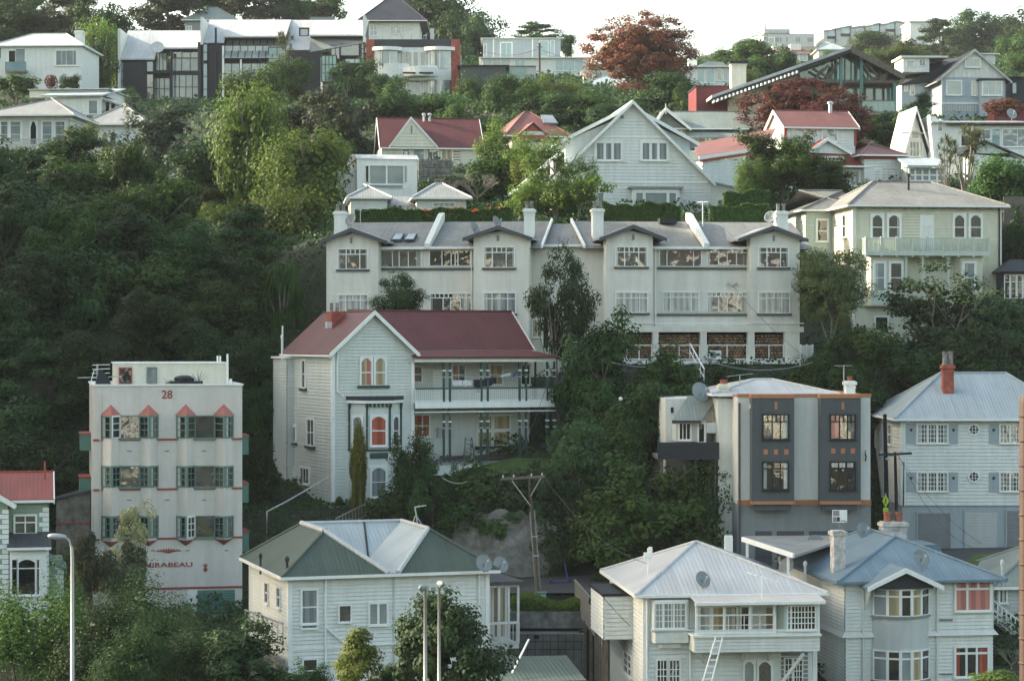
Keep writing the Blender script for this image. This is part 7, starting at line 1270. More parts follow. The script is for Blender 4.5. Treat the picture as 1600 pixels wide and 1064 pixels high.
# ---- around the villa and the bank above the road
tree('golden_conifer','narrow golden conifer column beside the bay window of the red roofed villa','conifer',560,666,802,24,120,'gold',rot=0)
tree('clipped_tree','dense rounded dark tree right of the golden conifer','tree',643,678,800,92,119,'domedark'); tree('clipped_tree','lower dense dark mound between the rounded tree and the flax bank','tree',676,722,815,80,118,'domedark')
for a in ((745,722,790,90,119.2,'shrub','leafy bush directly under the verandah deck of the villa'),(800,740,800,80,119,'shrub','leafy bush on the bank left of the power pole'),(610,760,830,70,118.5,'shrub','bush right of the timber stair rail'),(860,720,800,70,119,'bush','bush on the bank behind the power pole'),(720,770,830,70,118.4,'shrub','bush at the top edge of the concrete retaining wall, right of the flax'),(775,785,840,60,118.2,'shrub','bush overhanging the middle of the concrete retaining wall')): tree('bank_shrub',a[6],'shrub',*a[:6],group='shrubs on the bank under the villa')
for a in ((640,795,'leftmost flax on the bank below the villa'),(665,790,'second flax from the left on the bank, beside the tripod aerial'),(690,800,'third flax along the top of the concrete retaining wall'),(718,790,'fourth flax along the top of the concrete retaining wall'),(755,790,'rightmost flax, nearest the power pole')): tree('flax_bush',a[2],'flax',a[0],a[1]-28,a[1]+22,62,118.3,'flax',group='flaxes on the bank above the retaining wall')
for a in ((705,795,838,50,118.3,'shrub','first leafy overhang from the left on the concrete retaining wall'),(745,782,822,55,118.3,'bush','second leafy overhang from the left on the concrete retaining wall'),(800,778,818,60,118.3,'shrub','leafy overhang left of where the pole crosses the wall top'),(832,780,826,50,118.2,'bush','leafy overhang right behind the leaning power pole'),(865,790,850,60,118.2,'shrub','leafy clump where the concrete retaining wall drops to the right'),(893,820,890,50,118.1,'bush','low clump at the right foot of the concrete retaining wall')): tree('bank_shrub',a[6],'shrub',*a[:6],group='shrubs on the bank under the villa')
tree('small_conifer','tiny dark conifer by the left foot of the villa','conifer',530,776,790,12,122.5,'gold')
tree('dark_tree','huge rounded dark tree above the road, between the villa and the flats with charcoal bays','tree',1015,692,885,235,118.2,'dome'); tree('dark_tree','lower right flank tree of the dark thicket, touching the flats','tree',1105,730,860,100,119,'bush'); tree('dark_tree','leafy dark tree just right of the power pole bank, left of the huge rounded tree','tree',900,660,800,130,121,'bush'); tree('dark_tree','dark tree hanging over the right end of the concrete retaining wall','tree',890,760,885,110,118.3,'bush'); tree('dark_tree','dark tree above the white hipped roof ridge, over the road','tree',975,790,910,150,117.8,'dome')
tree('leafy_tree','open-branched dark tree standing before the recessed link of the apartment terrace','tree',872,395,560,118,132,'airy',ratio=.8); tree('leafy_tree','open-branched small tree at the left apartments, above the red villa roof','tree',620,428,510,80,134.5,'airy',ratio=.8)
tree('dark_tree','tall dark tree beside the right end of the villa verandah','tree',932,498,650,115,129,'dark'); tree('dark_tree','dark tree hiding the leftmost firewood bay','tree',1030,545,640,120,131,'mid'); tree('dark_tree','dark shaded tree right behind the verandah end posts','tree',932,590,690,75,127,'dark'); tree('dark_tree','dark tree left of the tiled awning, above the slatted balcony','tree',1000,600,720,110,126,'dark'); tree('dark_tree','low dark tree in front of the slab of the open bays','tree',1095,590,650,95,131,'mid'); tree('dark_tree','dark tree just above the pale roof of the flats','tree',1160,568,640,110,133,'dark'); tree('tree','bushy tree beside the short white picket fence','tree',1240,568,650,95,133,'mid')
tree('dark_tree','shaded tree right of the round white lamp on the steps','tree',975,640,720,70,124.5,'mid'); tree('dark_tree','small tree below the end of the verandah deck','tree',892,672,745,66,123.5,'bush')
# ---- right middle
tree('round_tree','pale rounded tree between the apartment terrace and the yellow villa','tree',1300,393,505,108,137.5,'sage'); tree('spreading_tree','wide spreading maple-like tree hiding the lower part of the yellow villa','tree',1478,432,600,225,139,'bigmaple',ratio=.7); tree('spreading_tree','maple-like tree at the right edge, below the small glazed room','tree',1572,462,600,130,141,'solid'); tree('tree','bright bushy tree under the lowest window of the yellow villa','tree',1362,512,600,95,136,'mid'); tree('dark_tree','dark tree behind the brick chimney of the shuttered house','tree',1430,545,640,120,136.5,'dark'); tree('dark_tree','dark tree right of the brick chimney of the shuttered house','tree',1530,560,640,130,137,'dark'); tree('dark_tree','shaded tree just left of the shuttered house roof','tree',1330,570,660,110,134,'dark')
tree('shrub','lone leafy shrub beneath the pale rounded tree','shrub',1290,520,590,70,136,'shrub')
# ---- left middle
tree('tall_tree','tall pale yellow-green tree left of the white cube house, tallest on the slope','tree',388,134,345,122,180,'light',ratio=.9); tree('tall_tree','second crown leaning right behind the tall pale tree','tree',425,200,330,80,183,'light')
tree('light_tree','broad sunlit yellow-green tree beside the white cube house','tree',476,205,350,155,174,'light'); tree('light_tree','sunlit tree lower down, touching the left end of the apartment terrace','tree',452,295,440,150,163,'light')
tree('pohutukawa_tree','broad grey-green tree with pale leaf tufts above the buried grey bungalow','tree',262,165,320,190,203,'poh'); tree('pohutukawa_tree','tufted grey-green tree directly left of the cottage with steel flues','tree',520,150,300,165,213,'tuft'); tree('pohutukawa_tree','tufted tree between the tall pale tree and the townhouses','tree',450,152,250,110,216,'tuft')
tree('pine_tree','dark flat-topped pine-like tree below the white villa at the left edge','tree',120,212,330,175,193,'pine'); tree('pine_tree','second flat-topped dark tree, right of the first and lit on its upper side','tree',190,240,340,130,188,'pine'); tree('pine_tree','dark spreading tree at the left edge under the blue lit wall of the villa','tree',45,235,370,130,186,'pine'); tree('autumn_tree','small yellow-tinged tree top rising above the flat-topped pines','tree',128,196,240,50,198,'autumn')
tree('light_tree','sunlit shrubby tree in front of the buried grey bungalow','tree',300,287,350,120,178,'airylight'); tree('light_tree','small sunlit bush right of the buried grey bungalow','tree',345,310,375,70,172,'airylight')
tree('weeping_tree','drooping narrow-leaved cabbage tree left of the apartment terrace','tree',440,408,560,115,146,'weeping'); tree('cabbage_tree','cabbage tree in front of the middle townhouse','tree',447,54,110,48,285,'cabbage')
# wooded slope at the left
woods=[]
for i,(py,n) in enumerate(((345,5),(400,5),(455,5),(512,5),(575,5),(650,5),(735,5),(810,5))):
    for j in range(n):
        px=-30+455*(j+.5+.5*(i%2))/n+TR.uniform(-16,16)
        if (py<440 and px>340) or (py>480 and px>412) or (py>=575 and 85<px<395): continue
        woods.append((px,py+TR.uniform(-12,12)))
WN={}
for px,py in woods:
    d=dfor(px,py); h=TR.uniform(95,135); k=TR.choice(('dark','darkbig','mid','darkbig','dark','pine','midbig') if py>370 else ('mid','dark','midbig'))
    zr=('first row under the pines' if py<372 else 'second row of crowns' if py<428 else 'third row of crowns' if py<483 else 'fourth row of crowns' if py<543 else 'fifth row of crowns' if py<612 else 'row level with upper windows' if py<692 else 'row level with middle windows' if py<772 else 'lowest row of crowns'); WN[zr]=WN.get(zr,0)+1
    tree('woodland_tree','dark evergreen on the wooded slope, '+zr+', '+('first','second','third','fourth','fifth','sixth','seventh')[WN[zr]-1]+' from the left','tree',px,py-h,py+15,TR.uniform(120,165),d,k,group='evergreens massed on the wooded slope')
for px,py,w,lb in ((150,620,110,'dark crown right behind the aerials of block 28'),(330,600,110,'dark crown behind the right roof corner of block 28'),(410,620,80,'dark crown between block 28 and the villa, upper'),(240,560,120,'dark crown above the roof room of block 28'),(400,700,70,'dark crown between block 28 and the villa, middle'),(405,790,60,'dark crown between block 28 and the villa, lower')): d=dfor(px,py); tree('woodland_tree',lb,'tree',px,py-100,py+15,w,min(d,133) if px<400 else d,'darkbig',group='evergreens massed on the wooded slope')
# ---- upper middle
for a in ((868,216,338,150,158.5,'airylight','airy sunlit tree in front of the left side of the steep white gable'),(905,250,320,60,157,'airylight','thin sunlit branch crown at the left window of the steep white gable'),(800,196,320,100,180,'light','yellow-green tree between the small salmon roof and the rubble wall'),(830,240,300,60,176,'autumn','yellowing small tree left of the airy tree')): tree('garden_tree',a[6],'tree',*a[:6])
tree('bare_tree','bare reddish-brown twiggy tree right of the rubble stone wall','tree',745,250,325,110,174,'twig'); tree('bare_tree','bare grey twiggy shrub leaning over the rubble stone wall','tree',700,262,318,60,172,'twig'); tree('bushy_tree','mid-green bushy tree behind the bare reddish tree','tree',740,235,320,120,180,'mid')
tree('red_tree','large round tree covered in red flowers on the skyline','tree',1000,28,140,160,262,'red',ratio=1.0); tree('red_tree','spreading red flowering tree in front of the timber house','tree',1254,126,235,190,203,'rust'); tree('red_tree','tip of a red flowering tree right of the first, behind the pink-red roofs','tree',1320,170,222,80,205,'rust')
for a in ((1048,118,182,100,245,'dark','round dark tree beneath the right of the red flowering skyline tree'),(795,118,200,100,245,'midbig','bushy green tree left of the small yellowish tree, below the teal band'),(870,118,160,70,262,'light','small yellow-green tree below the ridge power pole'),(745,120,190,60,255,'mid','bushy tree right of the tall brick pier'),(840,150,210,110,236,'dark','dark bush above the salmon red hipped roof'),(910,145,205,120,238,'mid','bush with a yellow tinge right above the steep white gable left slope'),(960,160,215,90,226,'dark','dark bush hugging the apex of the steep white gable'),(690,150,205,80,240,'mid','brownish green bush in front of the art deco house'),(640,130,200,95,243,'mid','rounded dull green bush, largest in front of the curved white house'),(590,148,205,90,240,'dark','dull green bush left of the largest one, above the cream cottage'),(548,95,165,75,275,'dark','dark bush in front of the rightmost townhouse'),(600,118,165,55,272,'dark','small dark bush at the foot of the left brick pier'),(400,108,175,90,270,'mid','green bush at the foot of the middle townhouse'),(450,92,160,70,275,'mid','green bush behind the tufted tree at the townhouses'),(760,190,250,70,205,'dark','shaded tree right of the cream cottage with steel flues'),(720,160,235,60,228,'mid','green bush rising over the right end of the maroon roof'),(1075,135,180,50,240,'mid','small bush left of the red side block'),(1390,172,225,100,208,'dark','dark bush between pink-red roofs and A-frame chalet'),(1440,148,176,40,222,'dark','small dark bush at the side of the grey-blue house'),(560,230,300,60,188,'mid','dark bush behind the white cube house, left'),(1010,195,230,60,208,'dark','dark bush between the steep gable and grey-green roof')): tree('garden_tree',a[6],'tree',*a[:6],group='bushy trees among the upper houses')
tree('palm','small spiky palm in front of the rightmost townhouse','palm',542,118,160,55,270,'palm'); tree('conifer','small rounded light green conifer beside the leftmost townhouse','conifer',202,137,170,26,268,'light'); tree('conifer','dark red leaved bush beside the top left white house','bush',80,118,140,20,256,'rust'); tree('shrub','dark shrub at the right corner of the top left white house','shrub',113,118,140,32,255,'shrub'); tree('shrub','dark shrub row under the balcony of the top left white house','shrub',25,118,145,75,256,'shrub')
# ---- ridge trees
RG='large evergreens on the top left ridge'
for a in ((25,5,75,95,330,'dark','evergreen on the ridge at the left edge above the top left white house'),(150,32,150,60,300,'light','pale upright small tree between the top left white house and the townhouses'),(55,8,70,75,335,'tuft','yellow-tinged rounded tree over the roof of the top left white house'),(100,8,90,80,330,'tuft','rounded tree above the chimney of the top left white house'),(165,6,120,90,318,'dark','dark tree left of the gap of bright sky'),(30,-60,20,160,370,'darkbig','highest dark tree crown cut off by the top left corner'),(120,-40,12,120,372,'darkbig','dark crown at the top edge, left of the sky gap'),(255,-30,60,130,350,'tuft','large reddish tufted tree above the leftmost townhouse'),(335,-40,26,100,368,'dark','dark crown at the top edge behind the grey hipped roof'),(395,-30,45,110,362,'tuft','reddish tufted tree above the middle townhouse'),(450,-25,40,70,364,'dark','tree left of the steep dark hipped roof'),(500,-30,40,80,372,'mid','tree touching the left slope of the steep dark hipped roof'),(705,-20,105,140,385,'darkbig','massive dark tree right of the steep dark hipped roof'),(745,25,100,70,375,'dark','right flank of the massive dark ridge tree'),(650,-40,40,90,390,'dark','dark crown behind the right slope of the steep dark hipped roof'),(135,90,170,60,290,'dark','dark tree between the top left white house and the leftmost townhouse'),(160,60,170,60,292,'dark','dark leafy tree behind the pale upright tree')): tree('ridge_tree',a[6],'tree',*a[:6],group=RG)
tree('ridge_tree','flat sparse tree on the skyline above the grey-blue box house','tree',845,36,75,85,365,'pine'); tree('ridge_tree','dark tree at the right end of the grey-blue box house','tree',884,56,90,32,350,'dark')
for a in ((1190,62,115,90,330,'mid','bushy tree left of the far red roofed house'),(1140,75,110,60,335,'mid','bushy tree right of the red skyline tree'),(1215,80,125,70,300,'dark','dark tree in front of the far red roofed house'),(1165,110,150,40,255,'autumn','small yellowish bush above the pale barn roof'),(1360,52,95,80,520,'mid','green hump of trees below the stepped skyline apartments'),(1410,58,100,80,500,'mid','second green hump right of the first, below the far white block'),(1470,30,100,70,480,'pine','layered dark pine right of the far white block'),(1520,22,100,90,490,'darkbig','largest dark tree on the far right skyline'),(1575,18,100,90,500,'dark','dark tree at the right edge of the skyline'),(1605,25,100,60,490,'mid','tree cut off by the right edge, on the skyline'),(1340,80,120,70,400,'mid','hazy tree touching the apex of the timber house'),(1400,75,115,90,330,'light','yellow-green slope tree right of the timber house apex'),(1600,85,140,60,330,'mid','tree at the right edge beyond the grey-blue house'),(1290,80,110,50,420,'mid','small far tree between the far red roof and the timber house'),(1170,62,80,50,600,'mid','far bush left of the grey concrete skyline building'),(1440,85,125,70,420,'mid','hazy tree behind the roof dormer of the grey-blue house'),(1590,55,120,60,400,'mid','hazy tree above the navy shed')): tree('far_tree',a[6],'tree',*a[:6],group='trees towards the far right ridge')
# ---- upper right
tree('garden_tree','broad leafy tree in front of the pink-red roofs','tree',1222,208,305,125,163,'midbig'); tree('garden_tree','lower right branch crown of the leafy tree at the pink-red roofs','tree',1285,245,310,90,164,'midbig'); tree('garden_tree','small sunlit tree at the left foot of the leafy tree','tree',1180,250,312,60,162,'light')
tree('cabbage_tree','tall cabbage tree with pale stems in front of the flat modern house, far right','tree',1510,205,300,115,166,'cabbage'); tree('cabbage_tree','shorter cabbage tree crown left of the tall one','tree',1478,222,285,60,168,'cabbage'); tree('garden_tree','dense green bush right of the cabbage trees','tree',1568,248,350,110,160,'mid'); tree('garden_tree','dark bush at the right edge behind the yellow villa','tree',1600,290,420,70,158,'dark'); tree('garden_tree','dark bush behind the right corner of the yellow villa','tree',1585,370,470,60,155,'dark'); tree('shrub','round shrub between the pink-red house and the yellow villa roof','shrub',1355,282,310,30,168,'shrub')
tree('flowering_shrub','red flowering bush at the right edge above the flat modern house','shrub',1568,155,180,60,205,'rust')
# ---- hedges
def hedge(label,x0,x1,top,bot,d,fl=0):
    a=P(x0,bot,d); b=P(x1,bot,d); H=(bot-top)/F*d; L=b[0]-a[0]; n=max(2,int(L/2.2)); r=tag(empty('hedge',tuple((a+b)/2)),label,'hedge')
    rng=np.random.default_rng(int(x0)); N=int(L*1300); x=rng.uniform(-L/2,L/2,N); t=rng.uniform(-1,1,N); top_=H*(1+.08*np.sin(x*1.7)+.06*np.sin(x*4.1)); face=rng.random(N)<.6
    z=np.where(face,rng.uniform(0,1,N)*top_,top_*(1-.12*rng.random(N))); y=np.where(face,-.6+.12*rng.random(N),rng.uniform(-.6,.7,N)); P_=np.stack([x,y,z],1); N_=np.stack([rng.normal(size=N)*.7,np.where(face,-1,0)+rng.normal(size=N)*.5,np.where(face,.3,1)+rng.normal(size=N)*.4],1)
    o=bpy.data.objects.new('foliage',quads(P_,N_,.19,.7,rng,'foliage','leaf_mid')); col.objects.link(o); o.parent=r; MB().box(-L/2,L/2,-.45,.6,-1,H*.86).build('woody_core','soil',r)
    if fl:
        k=rng.integers(0,4,fl); cx=np.array([.62,.78,.9,.45])*L-L/2; P_=np.stack([cx[k]+rng.normal(size=fl)*.35,rng.uniform(-.65,-.2,fl),H*.8+rng.normal(size=fl)*.22],1); o=bpy.data.objects.new('flowers',quads(P_,rng.normal(size=(fl,3)),.15,.8,rng,'flowers','flower_red')); col.objects.link(o); o.parent=r
hedge('long clipped hedge dotted with red flowers behind the left apartment roof',556,800,328,353,152.2,160); hedge('plain dark green hedge in front of the steep white gable house',940,1062,320,352,153); hedge('rounded dark hedge at the right lean-to of the steep white gable house',1108,1200,322,352,153); hedge('sunlit top of hedge at the foot of the pink-red roofed house',1130,1200,300,330,158)
# ---- undergrowth over the whole slope
def undergrowth():
    rng=np.random.default_rng(5); N=430000; px=rng.uniform(-420,2020,N); u=rng.random(N); d=104*np.exp(u**1.15*math.log(620/104)); x=(px-CX)/F*d; g=ground(x,d)
    keep=~((d>112.3)&(d<118)&(px>645)&(px<1040))&~((px>=1000)&(d>111.5)&(d<126.5))&~((px>640)&(px<885)&(d>123.8)&(d<127.5))&~((px>780)&(px<960)&(d<112.5))&~((d>138)&(d<149)&(px>505)&(px<1255)); 
    bump=(np.sin(x*1.3+d*.9)+np.sin(x*.6-d*1.1)+np.sin(x*2.3+d*1.9)*.6)*.28+.62; z=g+np.clip(bump,.1,1.3)*(.35+.65*rng.random(N)); low=((px>420)&(px<640)&(d>119)&(d<126)); z=np.where(low,g+.15+.2*rng.random(N),z)
    P_=np.stack([x,d,z],1)[keep]; n=len(P_); sz=(6.2/F*d*rng.uniform(.6,1.3,N))[keep]; N_=np.stack([rng.normal(size=n)*.7,-.6+rng.normal(size=n)*.6,.8+rng.normal(size=n)*.5],1)
    o=bpy.data.objects.new('undergrowth',quads(P_,N_,sz,.7,rng,'undergrowth','leaf_dark')); col.objects.link(o); tag(o,kind='stuff')
undergrowth()
# ---------------------------------------------------------------- street furniture, walls, poles, wires
def lamp(label,px,top,d,head,rad=.075,bend=1):
    p=P(px,1150,d); t=P(px,top,d); H=t[2]-p[2]; e=tag(empty('street_lamp',tuple(p)),label,'street lamp'); hx,hz,L=head
    if bend: pts=[(0,0,0),(0,0,H-.9),(-.02,0,H-.4),(-.12,0,H-.12),(-.3,-.05,H)]; MB().tube(pts,[rad*1.25,rad,rad*.85,rad*.7,rad*.6],10).build('pole','galvanised',e,True); hp=(-.3,-.05,H)
    else: MB().tube([(0,0,0),(0,0,H)],[rad*1.25,rad*.8],10).build('pole','galvanised',e,True); hp=(0,0,H)
    mb=MB(); mb.lathe(hp,[(.01,-.1),(.07,-.06),(.1,.15),(.1,.4),(.06,.52),(.01,.55)],10,L); mb.build('lamp_head','steel' if bend else 'mid_grey',e,True); a=V3(*L)/np.linalg.norm(V3(*L)); c=V3(*hp)+a*.28+V3(0,0,-.07); MB().lathe(c,[(.001,-.05),(.075,-.03),(.075,.0),(.001,.01)],10).build('lens','glass_pale',e)
lamp('tall grey street lamp with a curved neck, left, in front of block 28',113,838,78,(0,0,(-1,-.1,.05)),.062); lamp('left lamp of the tall pair in front of the big rounded dark tree',664.5,918,72,(0,0,(-.3,-1,.1)),.06,0); lamp('right lamp of the tall pair in front of the big rounded dark tree',686,911,74,(0,0,(.3,-1,.05)),.052,0)
# garden lamp on the steps
p=P(968.5,668,125); e=tag(empty('garden_lamp',tuple(p)),'thin post with a round white lamp, standing on the wooded steps','lamp'); MB().tube([(0,0,-1),(0,0,1.55)],.045,7).build('post','timber',e); MB().lathe((.05,0,1.62),[(.001,-.11),(.09,-.08),(.12,0),(.09,.08),(.001,.11)],12).build('globe','trim',e,True)
# utility poles
def pole(name,label,px0,py0,px1,py1,d,arms,m='timber_grey',r=.13,extra=None):
    p=P(px0,py0,d); q=P(px1,py1,d); e=tag(empty(name,tuple(p)),label,'power pole'); v=q-p; MB().tube([V3(0,0,-2)*0+V3(-v[0]*.15,0,-v[2]*.15),(0,0,0),v],[r*1.1,r,r*.75],9).build('pole',m,e,True)
    for (a,b,py,pyb) in arms:
        A=P(a,py,d)-p; B=P(b,pyb,d)-p; A[1]-=.15; B[1]-=.15; c=MB().bar(A,B,.1,.12).build('crossarm',m,e)
        for t in (.06,.3,.7,.94): w=A+(B-A)*t; MB().lathe(w+V3(0,0,.05),[(.02,0),(.05,.03),(.03,.07),(.05,.1),(.001,.15)],7).build('insulator','pale_grey',c)
    return e,p
e,p=pole('power_pole','leaning weathered power pole in front of the concrete retaining wall',843,940,826,742,112.4,((782,851,748,744),),'timber',.1)
for a,b,c_,f_ in ((735,752,776,790),(851,744,826,786)): A=P(a,b,112.3)-p; B=P(c_ if a==735 else c_,f_,112.3)-p; 
MB().bar(P(800,751,112.2)-p,P(829,790,112.2)-p,.04).bar(P(845,747,112.2)-p,P(829,775,112.2)-p,.04).build('brace','steel',e); MB().tube([P(828,800,112.1)-p,P(838,935,112.1)-p],.035,6).tube([P(835,797,112.1)-p,P(845,925,112.1)-p],.035,6).build('conduit','timber_grey',e); MB().bar(P(831,838,112)-p,P(840,838,112)-p,.05).bar(P(833,868,112)-p,P(843,868,112)-p,.05).build('bracket','steel',e)
pole('power_pole','dark thick power pole at the left corner of the shuttered house',1387,860,1382.5,647,123,(),'charcoal',.14); e,p=pole('power_pole','shorter power pole with a crossarm beside the shuttered house',1401,800,1398.5,706,121,((1372,1424,710,708),),'charcoal',.1)
MB().tube([P(1398,712,120.9)-p,P(1390,712,120.9)-p,P(1386,716,120.9)-p],.03,6).lathe(P(1387,716,120.9)-p,[(.03,.05),(.13,0),(.1,-.08),(.001,-.1)],10).build('lamp_head','pale_grey',e)
pole('power_pole','small power pole with thin arms half hidden among dark trees at left',373,440,370,406,150,((358,392,413,410),),'timber_grey',.06); pole('power_pole','thin power pole on the ridge in front of the grey-blue box house',843,140,843,68,318,((838,848,74,74),),'timber',.2)
def wire(label,pts,r=.012,sag=.6,m='charcoal',grp='overhead wires'):
    A=P(*pts[0]); B=P(*pts[1]); n=12; L=[]
    for i in range(n+1): t=i/n; q=A+(B-A)*t-V3(0,0,sag*4*t*(1-t)); L.append(tuple(q-A))
    o=MB().tube(L,r,4,False).build('cable',m,None,loc=tuple(A)); tag(o,label,'cable',grp)
wire('cable from the terrace wall bracket down to the right, ending behind the flats',((1145,447,137.5),(1262,560,133)),sag=.3); wire('cable running from the short pole down across the shuttered house garages',((1402,710,121),(1535,850,112)),sag=.5); wire('second, lower cable from the short pole across the shuttered house',((1404,711,121),(1520,856,112)),sag=.9); wire('cable between the thick dark pole and the roof of the flats',((1361,633,116),(1383,652,123)),sag=.1)
wire('pale thick cable from the leaning pole toward the left, over the flaxes',((730,752,112.4),(690,745,118)),r=.02,sag=.2,m='steel'); wire('thin wire from the villa wall corner to the left rail post',((519,652,123.5),(590,672,121.5)),sag=.1,m='steel'); wire('long white wire in front of the dark trees left of the awning house',((955,566,128),(1110,560,131)),sag=.4,m='pale_grey'); wire('thin wire from the ridge pole toward the right, behind the red tree',((843,78,318),(1142,112,290)),sag=1.5,r=.03); wire('wire coming from the left of the ridge pole across the grey-blue box',((755,80,330),(843,76,318)),sag=.8,r=.03); wire('long wires above the slab of the open bays, running right',((1060,545,128),(1270,566,131)),r=.015,sag=.8,m='steel')
wire('thin wire crossing the left wall of the white deck house',((941,930,94),(985,978,95)),sag=.05)
wire('wire from the leaning pole crossarm climbing to the right toward the open ground bays',((849,743,112.3),(1005,560,131)),sag=.9); wire('wire from the leaning pole crossarm falling to the right over the white hipped roof',((850,744,112.3),(1010,880,99)),sag=.7); wire('wire from the leaning pole crossarm running to the villa verandah corner',((795,747,112.3),(868,560,121)),sag=.4); wire('second wire from the leaning pole running left across the flaxes to the golden conifer',((784,748,112.3),(640,770,119)),sag=.9)
# retaining walls by the road
def curved_wall():
    e=tag(empty('retaining_wall',tuple(P(800,905,117.6))),'tall stained concrete retaining wall curving behind the leaning power pole','concrete wall'); o=P(800,905,117.6); mb=MB(); pts=[]
    rq=random.Random(8)
    for i in range(22):
        t=i/21; px=690+262*t; d=118.3-.9*math.sin(math.pi*t)+rq.uniform(-.03,.03); b=P(px,930,d); top=812-14*math.sin(math.pi*min(1,t*1.5))+ (max(0,t-.6)/.4)**1.5*95+rq.uniform(-5,5); T=P(px,top,d); pts.append((b-o,T-o))
    for i in range(21):
        (b0,t0),(b1,t1)=pts[i],pts[i+1]; up=V3(0,.55,0); mb.poly([b0,b1,t1,t0]); mb.poly([t0,t1,t1+up,t0+up]); 
    mb.build('wall','concrete',e); return
curved_wall()
def lower_walls():
    e=tag(empty('retaining_wall',tuple(P(812,1028,108))),'low stepped block retaining wall beneath the picket fence and grass strip','block wall'); o=P(812,1028,108)
    def bx(x0,y0,x1,y1,d,dep,nm,m): a=P(x0,y1,d)-o; b=P(x1,y0,d)-o; MB().box(a[0],b[0],a[1],a[1]+dep,a[2],b[2]).build(nm,m,e)
    bx(795,990,912,1060,108,1,'block_wall','concrete_blocks'); bx(795,956,914,981,109,1.5,'beam','concrete'); bx(795,981,912,990,109.3,1.5,'gap','near_black'); bx(905,985,945,1070,108.5,2,'shadowed_bank','soil')
    mb=MB()
    for i in range(9): a=P(812+i*12,1010,107.98)-o; mb.box(a[0],a[0]+.02,a[1],a[1]+.03,a[2]-1.3,a[2]+.62)
    for y in (1002,1014): a=P(795,y,107.98)-o; b=P(912,y,107.98)-o; mb.box(a[0],b[0],a[1],a[1]+.03,a[2]-.012,a[2]+.012)
    mb.build('block_joints','near_black',e); a=P(834,996,107.97)-o; MB().box(a[0],a[0]+.26,a[1],a[1]+.05,a[2]-.05,a[2]+.12).build('drain_hole','near_black',e)
lower_walls()
# grass strip on the wall
rng=np.random.default_rng(3); N=9000; x=rng.uniform((800-CX)/F*110,(912-CX)/F*110,N); y=rng.uniform(109.2,111.8,N); zz=P(850,957,109.5)[2]; P_=np.stack([x,y,zz+.1+.45*rng.random(N)*(1+.5*np.sin(x*2))],1); o=bpy.data.objects.new('grass',quads(P_,np.stack([rng.normal(size=N),-.8+rng.normal(size=N)*.3,.1+rng.normal(size=N)*.1],1),.22,.3,rng,'grass','leaf_light')); col.objects.link(o); tag(o,kind='stuff')
picket('iron_fence','low dark picket fence along the road in front of the scooter',P(860,947,112.1),P(897,946,112.1),.55,14,'near_black',.03)
e=tag(empty('guard_rail',tuple(P(812,938,112))),'short white guard rail left of the leaning power pole','guard rail'); o_=P(812,938,112); MB().bar((0,0,.15),P(838,932,112)-o_+V3(0,0,.15),.06,.14).build('rail','trim',e); MB().bar((.1,0,-.6),(.1,0,.2),.08).bar((.7,0,-.6),(.7,0,.3),.08).build('post','timber_grey',e)
def board_fence():
    A=P(898,950,112); B=P(941,1012,100); o=A.copy(); e=tag(empty('board_fence',tuple(A)),'receding timber board fence on tall posts, left of the white deck house','fence'); d=B-A; n=26; mb=MB()
    for i in range(n): a=d*(i/n); b=d*((i+.9)/n); h=1.35+.25*i/n; mb.prism([a,b,b+V3(0,0,h),a+V3(0,0,h)],(.04,0,0))
    mb.build('boards','timber_grey',e); MB().bar(d*0+V3(0,0,1.42),d+V3(0,0,1.66),.09).build('cap_rail','timber_grey',e)
    for t in (.15,.4,.62,.8,.97): a=d*t; MB().box(a[0]-.07,a[0]+.07,a[1],a[1]+.14,a[2]-4.5,a[2]+.1).build('post','timber',e)
board_fence()
e=tag(empty('jacket',tuple(P(931,938,104))),'dark cloth draped over the timber board fence','cloth'); MB().prism([(-.3,0,.15),(.35,0,.05),(.4,0,-.25),(.25,0,-.3),(.1,0,-.8),(-.15,0,-.3),(-.35,0,-.1)],(0,.12,0)).build('cloth','cloth_black',e)
# wheelie bin and scooter
e=tag(empty('wheelie_bin',tuple(P(847,944,111.8))),'small pale green bin beside the foot of the leaning power pole','bin'); MB().prism([(-.2,-.2,0),(.2,-.2,0),(.2,.2,0),(-.2,.2,0)],(0,0,.55)).build('body','pale_green_paint',e); MB().box(-.24,.24,-.26,.24,.56,.63).build('lid','teal_paint',e)
def scooter():
    p=P(876,913,115.6); e=tag(empty('scooter',tuple(p),.15),'purple electric kick scooter parked against the concrete wall','scooter'); MB().box(-.42,.28,-.08,.08,.13,.2).build('deck','purple',e)
    for x in (-.48,.46): MB().lathe((x,-.03,.12),[(.05,0),(.12,0),(.12,.06),(.05,.06),(.05,0)],14,(0,1,0)).build('wheel','black',e)
    MB().tube([(.44,0,.12),(.36,0,.35),(.2,0,1.12)],[.035,.045,.035],8).build('stem','purple',e); MB().bar((.2,-.25,1.13),(.2,.25,1.13),.04).bar((.05,-.02,1.18),(.3,0,1.1),.05).build('handlebar','black',e); MB().tube([(.28,0,.2),(.44,0,.2)],.05,8).build('mudguard','purple',e); MB().lathe((-.48,-.06,.12),[(.13,0),(.15,0),(.15,.12),(.13,.12)],12,(0,1,0)).build('mudguard','purple',e)
scooter()
